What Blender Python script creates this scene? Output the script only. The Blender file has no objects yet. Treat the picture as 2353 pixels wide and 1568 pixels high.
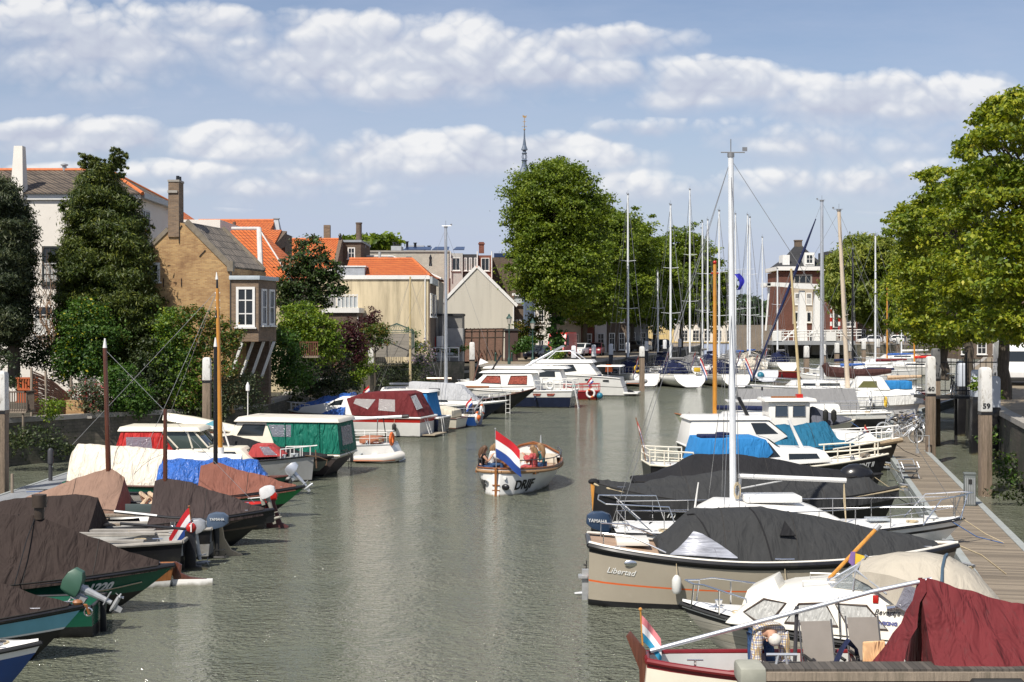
import bpy,bmesh,math,random
import numpy as np
from mathutils import Vector,Matrix,noise as mnoise
R=math.radians
PI=math.pi
random.seed(7)
rng=np.random.default_rng(7)
sc=bpy.context.scene
COL=sc.collection
F,CX,HY,H=3268.0,1176.5,745.0,6.0
def P(px,py,z=0.0):
 fd=(py-HY)/(H-z)
 return Vector(((px-CX)/fd,F/fd,z))
def Q(px,py,d):
 return Vector(((px-CX)*d/F,d,H-(py-HY)*d/F))
# materials
MATS={}
def nn(nt,typ,**kw):
 n=nt.nodes.new(typ)
 for k,v in kw.items():
  if k.startswith('i_'):
   key=k[2:]
   key=int(key) if key.isdigit() else key.replace('_',' ')
   n.inputs[key].default_value=v
  else:
   setattr(n,k,v)
 return n
def newmat(name):
 m=bpy.data.materials.new(name); m.use_nodes=True
 nt=m.node_tree; nt.nodes.clear()
 out=nt.nodes.new('ShaderNodeOutputMaterial')
 b=nt.nodes.new('ShaderNodeBsdfPrincipled')
 nt.links.new(b.outputs[0],out.inputs[0])
 return m,nt,b,out
def ramp(nt,fac,stops):
 r=nt.nodes.new('ShaderNodeValToRGB')
 el=r.color_ramp.elements
 while len(el) < len(stops): el.new(0.5)
 for e,(p,c) in zip(el,stops):
  e.position=p; e.color=(*c,1) if len(c)==3 else c
 nt.links.new(fac,r.inputs[0]); return r
def mixc(nt,fac,a,b,mode='MIX'):
 m=nt.nodes.new('ShaderNodeMix'); m.data_type='RGBA'; m.blend_type=mode
 for s,v in ((m.inputs[0],fac),(m.inputs[6],a),(m.inputs[7],b)):
  if isinstance(v,(int,float)): s.default_value=v
  elif isinstance(v,tuple): s.default_value=(*v,1)
  else: nt.links.new(v,s)
 return m.outputs[2]
def M(name,col,rough=0.5,var=0.12,scale=3.0,bump=0.0,bscale=30.0,metal=0.0,spec=0.5,dirt=None,dscale=1.5,dlo=0.55,dhi=0.75,coat=0.0,stretch=(1,1,1),random_island=False,trans=0.0,scum=None):
 """general weathered surface: broad tone variation, fine grain, optional stains of a second colour"""
 if name in MATS: return MATS[name]
 scum=scum if scum is not None else any(k in name for k in ('gelcoat','hull','paint','topsides','taupe')) and not any(k in name for k in ('car','van','window','wall','mast','inner','pile','white_paint'))
 m,nt,b,out=newmat(name); L=nt.links.new
 tc=nn(nt,'ShaderNodeTexCoord')
 mp=nn(nt,'ShaderNodeMapping'); mp.inputs['Scale'].default_value=stretch
 L(tc.outputs['Object'],mp.inputs[0])
 n1=nn(nt,'ShaderNodeTexNoise',i_Scale=scale,i_Detail=6.0,i_Roughness=0.6); L(mp.outputs[0],n1.inputs['Vector'])
 lo=tuple(max(0,c*(1-var)) for c in col); hi=tuple(min(1,c*(1+var)) for c in col)
 r=ramp(nt,n1.outputs[0],[(0.3,lo),(0.7,hi)])
 c=r.outputs[0]
 if dirt:
  n2=nn(nt,'ShaderNodeTexNoise',i_Scale=dscale,i_Detail=8.0,i_Roughness=0.7); L(mp.outputs[0],n2.inputs['Vector'])
  rr=ramp(nt,n2.outputs[0],[(dlo,(0,0,0)),(dhi,(1,1,1))])
  c=mixc(nt,rr.outputs[0],c,dirt)
 if scum:
  sz=nn(nt,'ShaderNodeSeparateXYZ'); L(tc.outputs['Object'],sz.inputs[0]); n5=nn(nt,'ShaderNodeTexNoise',i_Scale=3.0,i_Detail=5.0); L(tc.outputs['Object'],n5.inputs['Vector'])
  q=nn(nt,'ShaderNodeMath',operation='MULTIPLY_ADD',i_1=.22,i_2=-.02); L(n5.outputs[0],q.inputs[0]); q2=nn(nt,'ShaderNodeMath',operation='SUBTRACT'); L(q.outputs[0],q2.inputs[0]); L(sz.outputs[2],q2.inputs[1])
  q3=nn(nt,'ShaderNodeMath',operation='MULTIPLY',i_1=12.0,use_clamp=True); L(q2.outputs[0],q3.inputs[0]); q4=nn(nt,'ShaderNodeMath',operation='MULTIPLY',i_1=.75); L(q3.outputs[0],q4.inputs[0]); c=mixc(nt,q4.outputs[0],c,(.11,.10,.055))
 if random_island:
  g=nn(nt,'ShaderNodeNewGeometry')
  rr=ramp(nt,g.outputs['Random Per Island'],[(0,(0.7,0.7,0.7)),(1,(1.25,1.25,1.25))])
  c=mixc(nt,1.0,c,rr.outputs[0],'MULTIPLY')
 L(c,b.inputs['Base Color'])
 b.inputs['Roughness'].default_value=rough; b.inputs['Metallic'].default_value=metal
 b.inputs['Specular IOR Level'].default_value=spec; b.inputs['Coat Weight'].default_value=coat
 b.inputs['Transmission Weight'].default_value=trans
 if bump:
  n3=nn(nt,'ShaderNodeTexNoise',i_Scale=bscale,i_Detail=3.0); L(mp.outputs[0],n3.inputs['Vector'])
  bp=nn(nt,'ShaderNodeBump',i_Strength=bump,i_Distance=0.02); L(n3.outputs[0],bp.inputs['Height']); L(bp.outputs[0],b.inputs['Normal'])
 MATS[name]=m; return m
def cloth(name,col,var=0.1,rough=0.85,fold=0.6,fscale=1.6,dirt=None):
 if name in MATS: return MATS[name]
 m,nt,b,out=newmat(name); L=nt.links.new
 tc=nn(nt,'ShaderNodeTexCoord')
 n1=nn(nt,'ShaderNodeTexNoise',i_Scale=1.3,i_Detail=7.0,i_Roughness=0.65); L(tc.outputs['Object'],n1.inputs['Vector'])
 lo=tuple(c*(1-var) for c in col); hi=tuple(min(1,c*(1+var)) for c in col)
 c=ramp(nt,n1.outputs[0],[(0.32,lo),(0.68,hi)]).outputs[0]
 mp=nn(nt,'ShaderNodeMapping'); mp.inputs['Scale'].default_value=(2.2,1,0.6); mp.inputs['Rotation'].default_value=(0,R(25),0)
 L(tc.outputs['Object'],mp.inputs[0])
 n2=nn(nt,'ShaderNodeTexNoise',i_Scale=fscale,i_Detail=3.0,i_Roughness=0.5,i_Distortion=0.8); L(mp.outputs[0],n2.inputs['Vector'])
 n3=nn(nt,'ShaderNodeTexNoise',i_Scale=60.0,i_Detail=2.0); L(tc.outputs['Object'],n3.inputs['Vector'])
 if dirt:
  n4=nn(nt,'ShaderNodeTexNoise',i_Scale=4.0,i_Detail=9.0,i_Roughness=0.75); L(mp.outputs[0],n4.inputs['Vector'])
  c=mixc(nt,ramp(nt,n4.outputs[0],[(0.55,(0,0,0)),(0.72,(0.7,0.7,0.7))]).outputs[0],c,dirt)
 L(c,b.inputs['Base Color']); b.inputs['Roughness'].default_value=rough
 b.inputs['Specular IOR Level'].default_value=0.3
 b1=nn(nt,'ShaderNodeBump',i_Strength=min(1,fold*1.4),i_Distance=0.2); L(n2.outputs[0],b1.inputs['Height'])
 b2=nn(nt,'ShaderNodeBump',i_Strength=0.15,i_Distance=0.01); L(n3.outputs[0],b2.inputs['Height']); L(b1.outputs[0],b2.inputs['Normal'])
 L(b2.outputs[0],b.inputs['Normal'])
 MATS[name]=m; return m
def wallvec(nt):
 tc=nn(nt,'ShaderNodeTexCoord'); s=nn(nt,'ShaderNodeSeparateXYZ'); nt.links.new(tc.outputs['Object'],s.inputs[0])
 a=nn(nt,'ShaderNodeMath',operation='ADD'); nt.links.new(s.outputs[0],a.inputs[0]); nt.links.new(s.outputs[1],a.inputs[1])
 c=nn(nt,'ShaderNodeCombineXYZ'); nt.links.new(a.outputs[0],c.inputs[0]); nt.links.new(s.outputs[2],c.inputs[1])
 return tc,s,c
def brick(name,c1,c2,mortar,w=0.22,h=0.065,stain=None,slo=0.5,shi=0.7,sscale=0.5):
 if name in MATS: return MATS[name]
 m,nt,b,out=newmat(name); L=nt.links.new
 tc,s,v=wallvec(nt)
 t=nn(nt,'ShaderNodeTexBrick',i_Scale=1.0,i_Mortar_Size=0.008,i_Brick_Width=w,i_Row_Height=h,i_Bias=0.0)
 t.inputs['Color1'].default_value=(*c1,1); t.inputs['Color2'].default_value=(*c2,1); t.inputs['Mortar'].default_value=(*mortar,1)
 L(v.outputs[0],t.inputs['Vector'])
 n=nn(nt,'ShaderNodeTexNoise',i_Scale=sscale,i_Detail=9.0,i_Roughness=0.7); L(tc.outputs['Object'],n.inputs['Vector'])
 c=t.outputs['Color']
 rr=ramp(nt,n.outputs[0],[(0.3,(0.8,0.8,0.8)),(0.7,(1.15,1.15,1.15))])
 c=mixc(nt,1.0,c,rr.outputs[0],'MULTIPLY')
 if stain:
  r2=ramp(nt,n.outputs[0],[(slo,(0,0,0)),(shi,(0.85,0.85,0.85))])
  c=mixc(nt,r2.outputs[0],c,stain)
 L(c,b.inputs['Base Color']); b.inputs['Roughness'].default_value=0.9
 bp=nn(nt,'ShaderNodeBump',i_Strength=0.6,i_Distance=0.02); bp.invert=True; L(t.outputs['Fac'],bp.inputs['Height']); L(bp.outputs[0],b.inputs['Normal'])
 MATS[name]=m; return m
def tiles(name,c1,c2,dirt,w=0.24,h=0.3,dlo=0.5,dhi=0.72):
 if name in MATS: return MATS[name]
 m,nt,b,out=newmat(name); L=nt.links.new
 tc,s,v=wallvec(nt)
 t=nn(nt,'ShaderNodeTexBrick',i_Scale=1.0,i_Mortar_Size=0.0,i_Brick_Width=w,i_Row_Height=h*0.62,i_Bias=0.0,offset=0.0)
 t.inputs['Color1'].default_value=(*c1,1); t.inputs['Color2'].default_value=(*c2,1)
 L(v.outputs[0],t.inputs['Vector'])
 n=nn(nt,'ShaderNodeTexNoise',i_Scale=0.9,i_Detail=9.0,i_Roughness=0.75); L(tc.outputs['Object'],n.inputs['Vector'])
 c=mixc(nt,ramp(nt,n.outputs[0],[(dlo,(0,0,0)),(dhi,(0.8,0.8,0.8))]).outputs[0],t.outputs['Color'],dirt)
 sp=nn(nt,'ShaderNodeSeparateXYZ'); L(v.outputs[0],sp.inputs[0])
 fx=nn(nt,'ShaderNodeMath',operation='MULTIPLY',i_1=2*PI/w); L(sp.outputs[0],fx.inputs[0])
 sx=nn(nt,'ShaderNodeMath',operation='SINE'); L(fx.outputs[0],sx.inputs[0])
 fz=nn(nt,'ShaderNodeMath',operation='MULTIPLY',i_1=1/(h*0.62)); L(sp.outputs[1],fz.inputs[0])
 fr=nn(nt,'ShaderNodeMath',operation='FRACT'); L(fz.outputs[0],fr.inputs[0])
 sub=nn(nt,'ShaderNodeMath',operation='MULTIPLY',i_1=-1.3); L(fr.outputs[0],sub.inputs[0])
 ad=nn(nt,'ShaderNodeMath',operation='ADD'); L(sx.outputs[0],ad.inputs[0]); L(sub.outputs[0],ad.inputs[1])
 bp=nn(nt,'ShaderNodeBump',i_Strength=1.0,i_Distance=0.05); L(ad.outputs[0],bp.inputs['Height']); L(bp.outputs[0],b.inputs['Normal'])
 gap=ramp(nt,fr.outputs[0],[(0.0,(0.3,0.3,0.3)),(0.2,(1,1,1))])
 c=mixc(nt,1.0,c,gap.outputs[0],'MULTIPLY')
 L(c,b.inputs['Base Color']); b.inputs['Roughness'].default_value=0.75
 MATS[name]=m; return m
def planks(name,c1,c2,w=0.14,axis=1,gap=0.06,rough=0.8,long=3.0):
 if name in MATS: return MATS[name]
 m,nt,b,out=newmat(name); L=nt.links.new
 tc=nn(nt,'ShaderNodeTexCoord'); s=nn(nt,'ShaderNodeSeparateXYZ'); L(tc.outputs['Object'],s.inputs[0])
 q=nn(nt,'ShaderNodeMath',operation='MULTIPLY',i_1=1/w); L(s.outputs[axis],q.inputs[0])
 fl=nn(nt,'ShaderNodeMath',operation='FLOOR'); L(q.outputs[0],fl.inputs[0])
 fr=nn(nt,'ShaderNodeMath',operation='FRACT'); L(q.outputs[0],fr.inputs[0])
 wn=nn(nt,'ShaderNodeTexWhiteNoise',noise_dimensions='1D'); L(fl.outputs[0],wn.inputs['W'])
 mp=nn(nt,'ShaderNodeMapping'); sv=[1.0,1.0,1.0]; sv[axis]=30.0; mp.inputs['Scale'].default_value=sv; L(tc.outputs['Object'],mp.inputs[0])
 n=nn(nt,'ShaderNodeTexNoise',i_Scale=1.5,i_Detail=7.0,i_Roughness=0.7); L(mp.outputs[0],n.inputs['Vector'])
 c=ramp(nt,wn.outputs['Value'],[(0,c1),(1,c2)]).outputs[0]
 c=mixc(nt,1.0,c,ramp(nt,n.outputs[0],[(0.3,(0.68,0.68,0.68)),(0.7,(1.2,1.2,1.2))]).outputs[0],'MULTIPLY')
 g=ramp(nt,fr.outputs[0],[(0.0,(0.25,0.25,0.25)),(gap,(1,1,1))])
 c=mixc(nt,1.0,c,g.outputs[0],'MULTIPLY')
 L(c,b.inputs['Base Color']); b.inputs['Roughness'].default_value=rough
 bp=nn(nt,'ShaderNodeBump',i_Strength=0.5,i_Distance=0.01); L(n.outputs[0],bp.inputs['Height']); L(bp.outputs[0],b.inputs['Normal'])
 MATS[name]=m; return m
def leafmat(name,c1,c2,c3=None,trans=0.28,nscale=0.5):
 if name in MATS: return MATS[name]
 m,nt,b,out=newmat(name); L=nt.links.new
 g=nn(nt,'ShaderNodeNewGeometry'); tc=nn(nt,'ShaderNodeTexCoord')
 n=nn(nt,'ShaderNodeTexNoise',i_Scale=nscale,i_Detail=3.0); L(tc.outputs['Object'],n.inputs['Vector'])
 c=ramp(nt,g.outputs['Random Per Island'],[(0.0,c1),(0.8,c2),(1.0,c3 or c2)]).outputs[0]
 c=mixc(nt,1.0,c,ramp(nt,n.outputs[0],[(0.35,(0.72,0.8,0.8)),(0.65,(1.25,1.15,0.95))]).outputs[0],'MULTIPLY')
 L(c,b.inputs['Base Color']); b.inputs['Roughness'].default_value=0.5; b.inputs['Specular IOR Level'].default_value=0.35
 t=nn(nt,'ShaderNodeBsdfTranslucent')
 tcol=mixc(nt,1.0,c,(1.5,1.6,0.6),'MULTIPLY'); L(tcol,t.inputs[0])
 mx=nn(nt,'ShaderNodeMixShader',i_0=trans); L(b.outputs[0],mx.inputs[1]); L(t.outputs[0],mx.inputs[2]); L(mx.outputs[0],out.inputs[0])
 MATS[name]=m; return m
def glass(name,col=(0.02,0.025,0.03),rough=0.05):
 if name in MATS: return MATS[name]
 m,nt,b,out=newmat(name)
 b.inputs['Base Color'].default_value=(*col,1); b.inputs['Roughness'].default_value=rough
 b.inputs['Specular IOR Level'].default_value=0.45
 MATS[name]=m; return m
def vinyl(name,col=(0.7,0.72,0.72),alpha=0.45):
 if name in MATS: return MATS[name]
 m,nt,b,out=newmat(name); L=nt.links.new
 b.inputs['Base Color'].default_value=(*col,1); b.inputs['Roughness'].default_value=0.15; b.inputs['Alpha'].default_value=alpha
 tc=nn(nt,'ShaderNodeTexCoord'); n=nn(nt,'ShaderNodeTexNoise',i_Scale=5.0,i_Detail=3.0,i_Distortion=2.0); L(tc.outputs['Object'],n.inputs['Vector'])
 bp=nn(nt,'ShaderNodeBump',i_Strength=0.7,i_Distance=0.06); L(n.outputs[0],bp.inputs['Height']); L(bp.outputs[0],b.inputs['Normal'])
 MATS[name]=m; return m
white=M('white_gelcoat',(0.74,0.73,0.70),0.3,0.05,2,spec=0.5,dirt=(0.52,0.48,0.4),dlo=0.58,dhi=0.85)
cream=M('cream_gelcoat',(0.72,0.67,0.55),0.35,0.06,2,dirt=(0.5,0.45,0.33),dlo=0.58,dhi=0.85)
navy=M('navy_paint',(0.012,0.018,0.045),0.2,0.2,2)
black=M('black_paint',(0.013,0.013,0.015),0.3,0.25,2,dirt=(0.05,0.045,0.035),dlo=0.55,dhi=0.8)
rubber=M('black_rubber',(0.018,0.018,0.018),0.6,0.2)
steel=M('polished_steel',(0.72,0.72,0.72),0.22,0.05,metal=1.0)
alu=M('grey_aluminium',(0.62,0.64,0.67),0.35,0.06,4,metal=0.7)
mastw=M('white_mast_paint',(0.66,0.68,0.70),0.35,0.06,4)
galv=M('galvanised_steel',(0.42,0.43,0.44),0.5,0.15,6,metal=0.5)
wire=M('steel_wire',(0.28,0.28,0.28),0.4,0.1,metal=0.6)
varnish=M('varnished_wood',(0.26,0.10,0.03),0.25,0.25,5,stretch=(6,6,1),coat=0.5)
orangewood=M('golden_varnished_spar',(0.52,0.23,0.035),0.28,0.22,4,stretch=(5,5,0.5),coat=0.5)
mahog=M('mahogany',(0.095,0.032,0.018),0.25,0.3,5,stretch=(6,6,0.6),coat=0.5)
oldwood=M('weathered_wood',(0.26,0.21,0.16),0.85,0.3,4,bump=0.5,stretch=(8,8,0.6),dirt=(0.1,0.09,0.06),dscale=0.6)
rope=M('rope_fibre',(0.45,0.37,0.24),0.9,0.2,30)
glassd=glass('dark_window_glass')
glassg=glass('green_tinted_glass',(0.05,0.07,0.065))
interior=M('boat_interior_grey',(0.12,0.12,0.12),0.8,0.3)
red=M('red_paint',(0.42,0.018,0.012),0.3,0.12)
dred=M('dark_red_paint',(0.17,0.012,0.016),0.3,0.15)
blue=M('blue_paint',(0.015,0.06,0.22),0.3,0.12)
flagr=cloth('red_flag_cloth',(0.5,0.02,0.03),fold=0.2); flagw=cloth('white_flag_cloth',(0.75,0.75,0.75),fold=0.2); flagb=cloth('blue_flag_cloth',(0.02,0.06,0.26),fold=0.2)
lifeo=M('orange_plastic',(0.6,0.13,0.025),0.5,0.1)
yellowp=M('yellow_plastic',(0.65,0.42,0.03),0.5,0.1)
teak=planks('teak_deck',(0.33,0.22,0.15),(0.42,0.29,0.2),w=0.06,axis=1,gap=0.12)
floorm=M('grey_sole_paint',(0.3,0.3,0.29),0.7,0.2)
# mesh builder
class MB:
 def __init__(s): s.v=[]; s.f=[]; s.m=[]; s.mats=[]
 def mi(s,mat):
  if mat is None: return 0
  if mat not in s.mats: s.mats.append(mat)
  return s.mats.index(mat)
 def add(s,vs,fs,mat=None):
  o=len(s.v); s.v += [tuple(v) for v in vs]; k=s.mi(mat)
  for f in fs: s.f.append(tuple(i+o for i in f)); s.m.append(k)
  return s
 def box(s,c,d,rz=0.0,mat=None,taper=1.0,ty=None,rot=None):
  x,y,z=d[0]/2,d[1]/2,d[2]/2; ty=taper if ty is None else ty
  vs=[Vector((sx*x*(taper if sz > 0 else 1),sy*y*(ty if sz > 0 else 1),sz*z)) for sz in (-1,1) for sx,sy in ((-1,-1),(1,-1),(1,1),(-1,1))]
  m=Matrix.Rotation(rz,3,'Z') if rot is None else rot
  vs=[m @ v+Vector(c) for v in vs]
  return s.add(vs,[(0,3,2,1),(4,5,6,7),(0,1,5,4),(1,2,6,5),(2,3,7,6),(3,0,4,7)],mat)
 def tube(s,pts,r,seg=8,r1=None,mat=None,caps=True,closed=False):
  pts=[Vector(p) for p in pts]; n=len(pts); r1=r if r1 is None else r1
  rings=[]; prev=None
  for i,p in enumerate(pts):
   a=pts[(i-1) % n] if (i > 0 or closed) else p; b=pts[(i+1) % n] if (i < n-1 or closed) else p
   t=(b-a); t=t.normalized() if t.length > 1e-9 else Vector((0,0,1))
   if prev is None:
    u=t.orthogonal().normalized()
   else:
    u=(prev-t*prev.dot(t)); u=u.normalized() if u.length > 1e-6 else t.orthogonal().normalized()
   prev=u; w=t.cross(u)
   rr=(r[i] if isinstance(r,(list,tuple)) else r+(r1-r)*i/max(1,n-1))
   rings.append([p+(u*math.cos(2*PI*k/seg)+w*math.sin(2*PI*k/seg))*rr for k in range(seg)])
  vs=[v for ring in rings for v in ring]; fs=[]
  for i in range(n if closed else n-1):
   for k in range(seg):
    j=(i+1) % n
    fs.append((i*seg+k,i*seg+(k+1) % seg,j*seg+(k+1) % seg,j*seg+k))
  if caps and not closed:
   fs.append(tuple(range(seg-1,-1,-1))); fs.append(tuple((n-1)*seg+k for k in range(seg)))
  return s.add(vs,fs,mat)
 def ring(s,c,R0,r,axis='y',seg=20,mseg=8,mat=None,rot=None):
  pts=[]
  for k in range(seg):
   a=2*PI*k/seg
   v={'y': Vector((math.cos(a)*R0,0,math.sin(a)*R0)),'x': Vector((0,math.cos(a)*R0,math.sin(a)*R0)),'z': Vector((math.cos(a)*R0,math.sin(a)*R0,0))}[axis]
   if rot is not None: v=rot @ v
   pts.append(v+Vector(c))
  return s.tube(pts,r,mseg,mat=mat,closed=True)
 def lathe(s,c,prof,seg=14,mat=None,rot=None):
  vs=[]; fs=[]
  for (rr,z) in prof:
   for k in range(seg):
    a=2*PI*k/seg; v=Vector((rr*math.cos(a),rr*math.sin(a),z))
    if rot is not None: v=rot @ v
    vs.append(v+Vector(c))
  for i in range(len(prof)-1):
   for k in range(seg): fs.append((i*seg+k,i*seg+(k+1) % seg,(i+1)*seg+(k+1) % seg,(i+1)*seg+k))
  fs.append(tuple(range(seg-1,-1,-1))); fs.append(tuple((len(prof)-1)*seg+k for k in range(seg)))
  return s.add(vs,fs,mat)
 def ball(s,c,r,seg=12,mat=None,sc_=(1,1,1),rot=None):
  n=max(4,seg // 2)
  prof=[(max(1e-4,math.sin(PI*i/n))*r,-math.cos(PI*i/n)*r) for i in range(n+1)]
  o=len(s.v); s.lathe((0,0,0),prof,seg,mat)
  for i in range(o,len(s.v)):
   v=Vector(s.v[i]); v=Vector((v.x*sc_[0],v.y*sc_[1],v.z*sc_[2]))
   if rot is not None: v=rot @ v
   s.v[i]=tuple(v+Vector(c))
  return s
 def loft(s,rows,mat=None,mats=None,close=False,capa=False,capb=False):
  n=len(rows[0]); vs=[p for r in rows for p in r]; o=len(s.v); s.v += [tuple(v) for v in vs]
  for i in range(len(rows)-1):
   for k in range(n if close else n-1):
    s.f.append((o+i*n+k,o+i*n+(k+1) % n,o+(i+1)*n+(k+1) % n,o+(i+1)*n+k))
    s.m.append(s.mi(mats[k] if mats else mat))
  if capa: s.f.append(tuple(o+k for k in range(n-1,-1,-1))); s.m.append(s.mi(mats[0] if mats else mat))
  if capb: s.f.append(tuple(o+(len(rows)-1)*n+k for k in range(n))); s.m.append(s.mi(mats[0] if mats else mat))
  return s
 def slab(s,pts,nrm,t,mat=None):
  pts=[Vector(p) for p in pts]; nv=Vector(nrm).normalized()*t; n=len(pts)
  vs=pts+[p+nv for p in pts]
  fs=[tuple(range(n-1,-1,-1)),tuple(range(n,2*n))]+[(i,(i+1) % n,n+(i+1) % n,n+i) for i in range(n)]
  return s.add(vs,fs,mat)
 def prism(s,prof,w0,w1=None,mat=None,zr=None):
  w1=w0 if w1 is None else w1
  zs=[p[1] for p in prof]; lo,hi=zr or (min(zs),max(zs))
  hw=lambda z: w0+(w1-w0)*(z-lo)/max(1e-6,hi-lo)
  n=len(prof)
  vs=[(x,-hw(z),z) for x,z in prof]+[(x,hw(z),z) for x,z in prof]
  fs=[tuple(range(n)),tuple(range(2*n-1,n-1,-1))]+[(i,n+i,n+(i+1) % n,(i+1) % n) for i in range(n)]
  return s.add(vs,fs,mat)
 def build(s,name,mat=None,parent=None,smooth=35,bevel=0.0,bseg=2,loc=None,rz=None):
  me=bpy.data.meshes.new(name)
  me.from_pydata(s.v,[],s.f)
  for mm in (s.mats or [mat]): me.materials.append(mm if mm is not None else mat)
  if len(s.mats) > 1: me.polygons.foreach_set('material_index',s.m)
  bm=bmesh.new(); bm.from_mesh(me); bmesh.ops.recalc_face_normals(bm,faces=bm.faces)
  if bevel:
   bmesh.ops.remove_doubles(bm,verts=bm.verts,dist=1e-4)
   bmesh.ops.recalc_face_normals(bm,faces=bm.faces)
   ed=[e for e in bm.edges if len(e.link_faces)==2 and e.calc_face_angle(0) > R(25)]
   if ed: bmesh.ops.bevel(bm,geom=ed,offset=bevel,segments=bseg,affect='EDGES',profile=0.6)
  bm.to_mesh(me); bm.free()
  if smooth:
   me.shade_smooth(); me.set_sharp_from_angle(angle=R(smooth))
  o=bpy.data.objects.new(name,me); COL.objects.link(o)
  if parent is not None: o.parent=parent
  if loc is not None: o.location=loc
  if rz is not None: o.rotation_euler[2]=rz
  return o
def tag(o,label=None,cat=None,group=None,kind=None):
 if label: o['label']=label
 if cat: o['category']=cat
 if group: o['group']=group
 if kind: o['kind']=kind
 return o
def thing(name,label,cat,loc=(0,0,0),rz=0.0,group=None):
 o=bpy.data.objects.new(name,None); COL.objects.link(o); o.location=loc; o.rotation_euler[2]=rz
 o.empty_display_size=0.3
 return tag(o,label,cat,group)
def kids(o): return [c for c in o.children]
def dup(o,loc=None,rz=None,label=None,parent=None,scale=None):
 c=o.copy(); COL.objects.link(c)
 if parent is not None: c.parent=parent
 if loc is not None: c.location=loc
 if rz is not None: c.rotation_euler[2]=rz
 if scale is not None: c.scale=(scale,)*3 if isinstance(scale,(int,float)) else scale
 if label: c['label']=label
 for k in kids(o): dup(k,parent=c)
 return c
FONTS={}
def textmesh(txt,size,shear=0.0,bold=0.0,italic=False):
 cu=bpy.data.curves.new('t','FONT'); cu.body=txt; cu.size=size; cu.shear=shear; cu.offset=bold
 cu.resolution_u=3; cu.extrude=0.004
 ob=bpy.data.objects.new('t',cu); COL.objects.link(ob)
 dg=bpy.context.evaluated_depsgraph_get(); me=bpy.data.meshes.new_from_object(ob.evaluated_get(dg))
 bpy.data.objects.remove(ob); return me
def lettering(txt,size,mat,parent,fn,shear=0.0,bold=0.0,name='lettering',label=None):
 me=textmesh(txt,size,shear,bold); me.name=name
 bm=bmesh.new(); bm.from_mesh(me)
 bmesh.ops.triangulate(bm,faces=bm.faces); bm.to_mesh(me); bm.free()
 w=max(v.co.x for v in me.vertices)
 for v in me.vertices: v.co=Vector(fn(v.co.x,v.co.y,v.co.z,w))
 me.materials.clear(); me.materials.append(mat)
 o=bpy.data.objects.new(name,me); COL.objects.link(o); o.parent=parent
 if label: o['label']=label
 return o
# camera,sun,sky
cam=bpy.data.cameras.new('camera'); cam.sensor_width=36; cam.lens=36*F/2353.0
cam.shift_y=-(784-HY)/2353.0; cam.clip_start=0.2; cam.clip_end=6000
co=bpy.data.objects.new('camera',cam); COL.objects.link(co); co.location=(0,0,H); co.rotation_euler=(R(90),0,0)
sc.camera=co
SUN_EL,SUN_AZ=52.0,-148.0      # azimuth of the sun measured from +y towards +x
ds=Vector((math.sin(R(SUN_AZ))*math.cos(R(SUN_EL)),math.cos(R(SUN_AZ))*math.cos(R(SUN_EL)),math.sin(R(SUN_EL))))
sl=bpy.data.lights.new('sun','SUN'); sl.energy=5.0; sl.angle=R(0.5); sl.color=(1.0,0.94,0.84)
so=bpy.data.objects.new('sun',sl); COL.objects.link(so); so.rotation_euler=ds.to_track_quat('Z','Y').to_euler(); so.location=(-30,-30,60)
w=bpy.data.worlds.new('World'); sc.world=w; w.use_nodes=True
nt=w.node_tree; nt.nodes.clear(); L=nt.links.new
wo=nn(nt,'ShaderNodeOutputWorld'); bg=nn(nt,'ShaderNodeBackground',i_Strength=0.1); L(bg.outputs[0],wo.inputs[0])
sky=nn(nt,'ShaderNodeTexSky',sky_type='NISHITA'); sky.sun_disc=False
sky.sun_elevation=R(SUN_EL); sky.sun_rotation=R(SUN_AZ); sky.air_density=1.0; sky.dust_density=0.6; sky.ozone_density=2.5
tc=nn(nt,'ShaderNodeTexCoord'); sp=nn(nt,'ShaderNodeSeparateXYZ'); L(tc.outputs['Generated'],sp.inputs[0])
def mth(op,a,b=None,c=None,clamp=False):
 n=nt.nodes.new('ShaderNodeMath'); n.operation=op; n.use_clamp=clamp
 for i,v in enumerate((a,b,c)):
  if v is None: continue
  if isinstance(v,(int,float)): n.inputs[i].default_value=v
  else: L(v,n.inputs[i])
 return n.outputs[0]
ay=mth('MAXIMUM',mth('ABSOLUTE',sp.outputs[1]),0.02)
u=mth('DIVIDE',sp.outputs[0],ay); v=mth('DIVIDE',sp.outputs[2],ay)
uv=nn(nt,'ShaderNodeCombineXYZ'); L(u,uv.inputs[0]); L(v,uv.inputs[1])
def fbm(scale,det,vec,rough=0.6,sx=1.0,sy=1.0,off=(0,0,0)):
 mp=nn(nt,'ShaderNodeMapping'); mp.inputs['Scale'].default_value=(sx,sy,1); mp.inputs['Location'].default_value=off; L(vec,mp.inputs[0])
 n=nn(nt,'ShaderNodeTexNoise',i_Scale=scale,i_Detail=det,i_Roughness=rough); L(mp.outputs[0],n.inputs['Vector']); return n
def billow(scale,vec,off=(0,0,0)):
 tot=None
 for k,(m_,w_) in enumerate(((1,1.0),(2.1,.52),(4.3,.27),(9.0,.13))):
  mp=nn(nt,'ShaderNodeMapping'); mp.inputs['Scale'].default_value=(1,1.25,1); mp.inputs['Location'].default_value=(off[0]+k*3.1,off[1]+k*1.7,0); L(vec,mp.inputs[0])
  n=nn(nt,'ShaderNodeTexNoise',i_Scale=scale*m_,i_Detail=0.0); L(mp.outputs[0],n.inputs['Vector'])
  q=mth('MULTIPLY',mth('SUBTRACT',mth('MULTIPLY',mth('POWER',mth('ABSOLUTE',mth('SUBTRACT',n.outputs[0],0.5)),.8),2.6),0.35),w_); tot=q if tot is None else mth('ADD',tot,q)
 return tot
nz=billow(12,uv.outputs[0])
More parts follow.
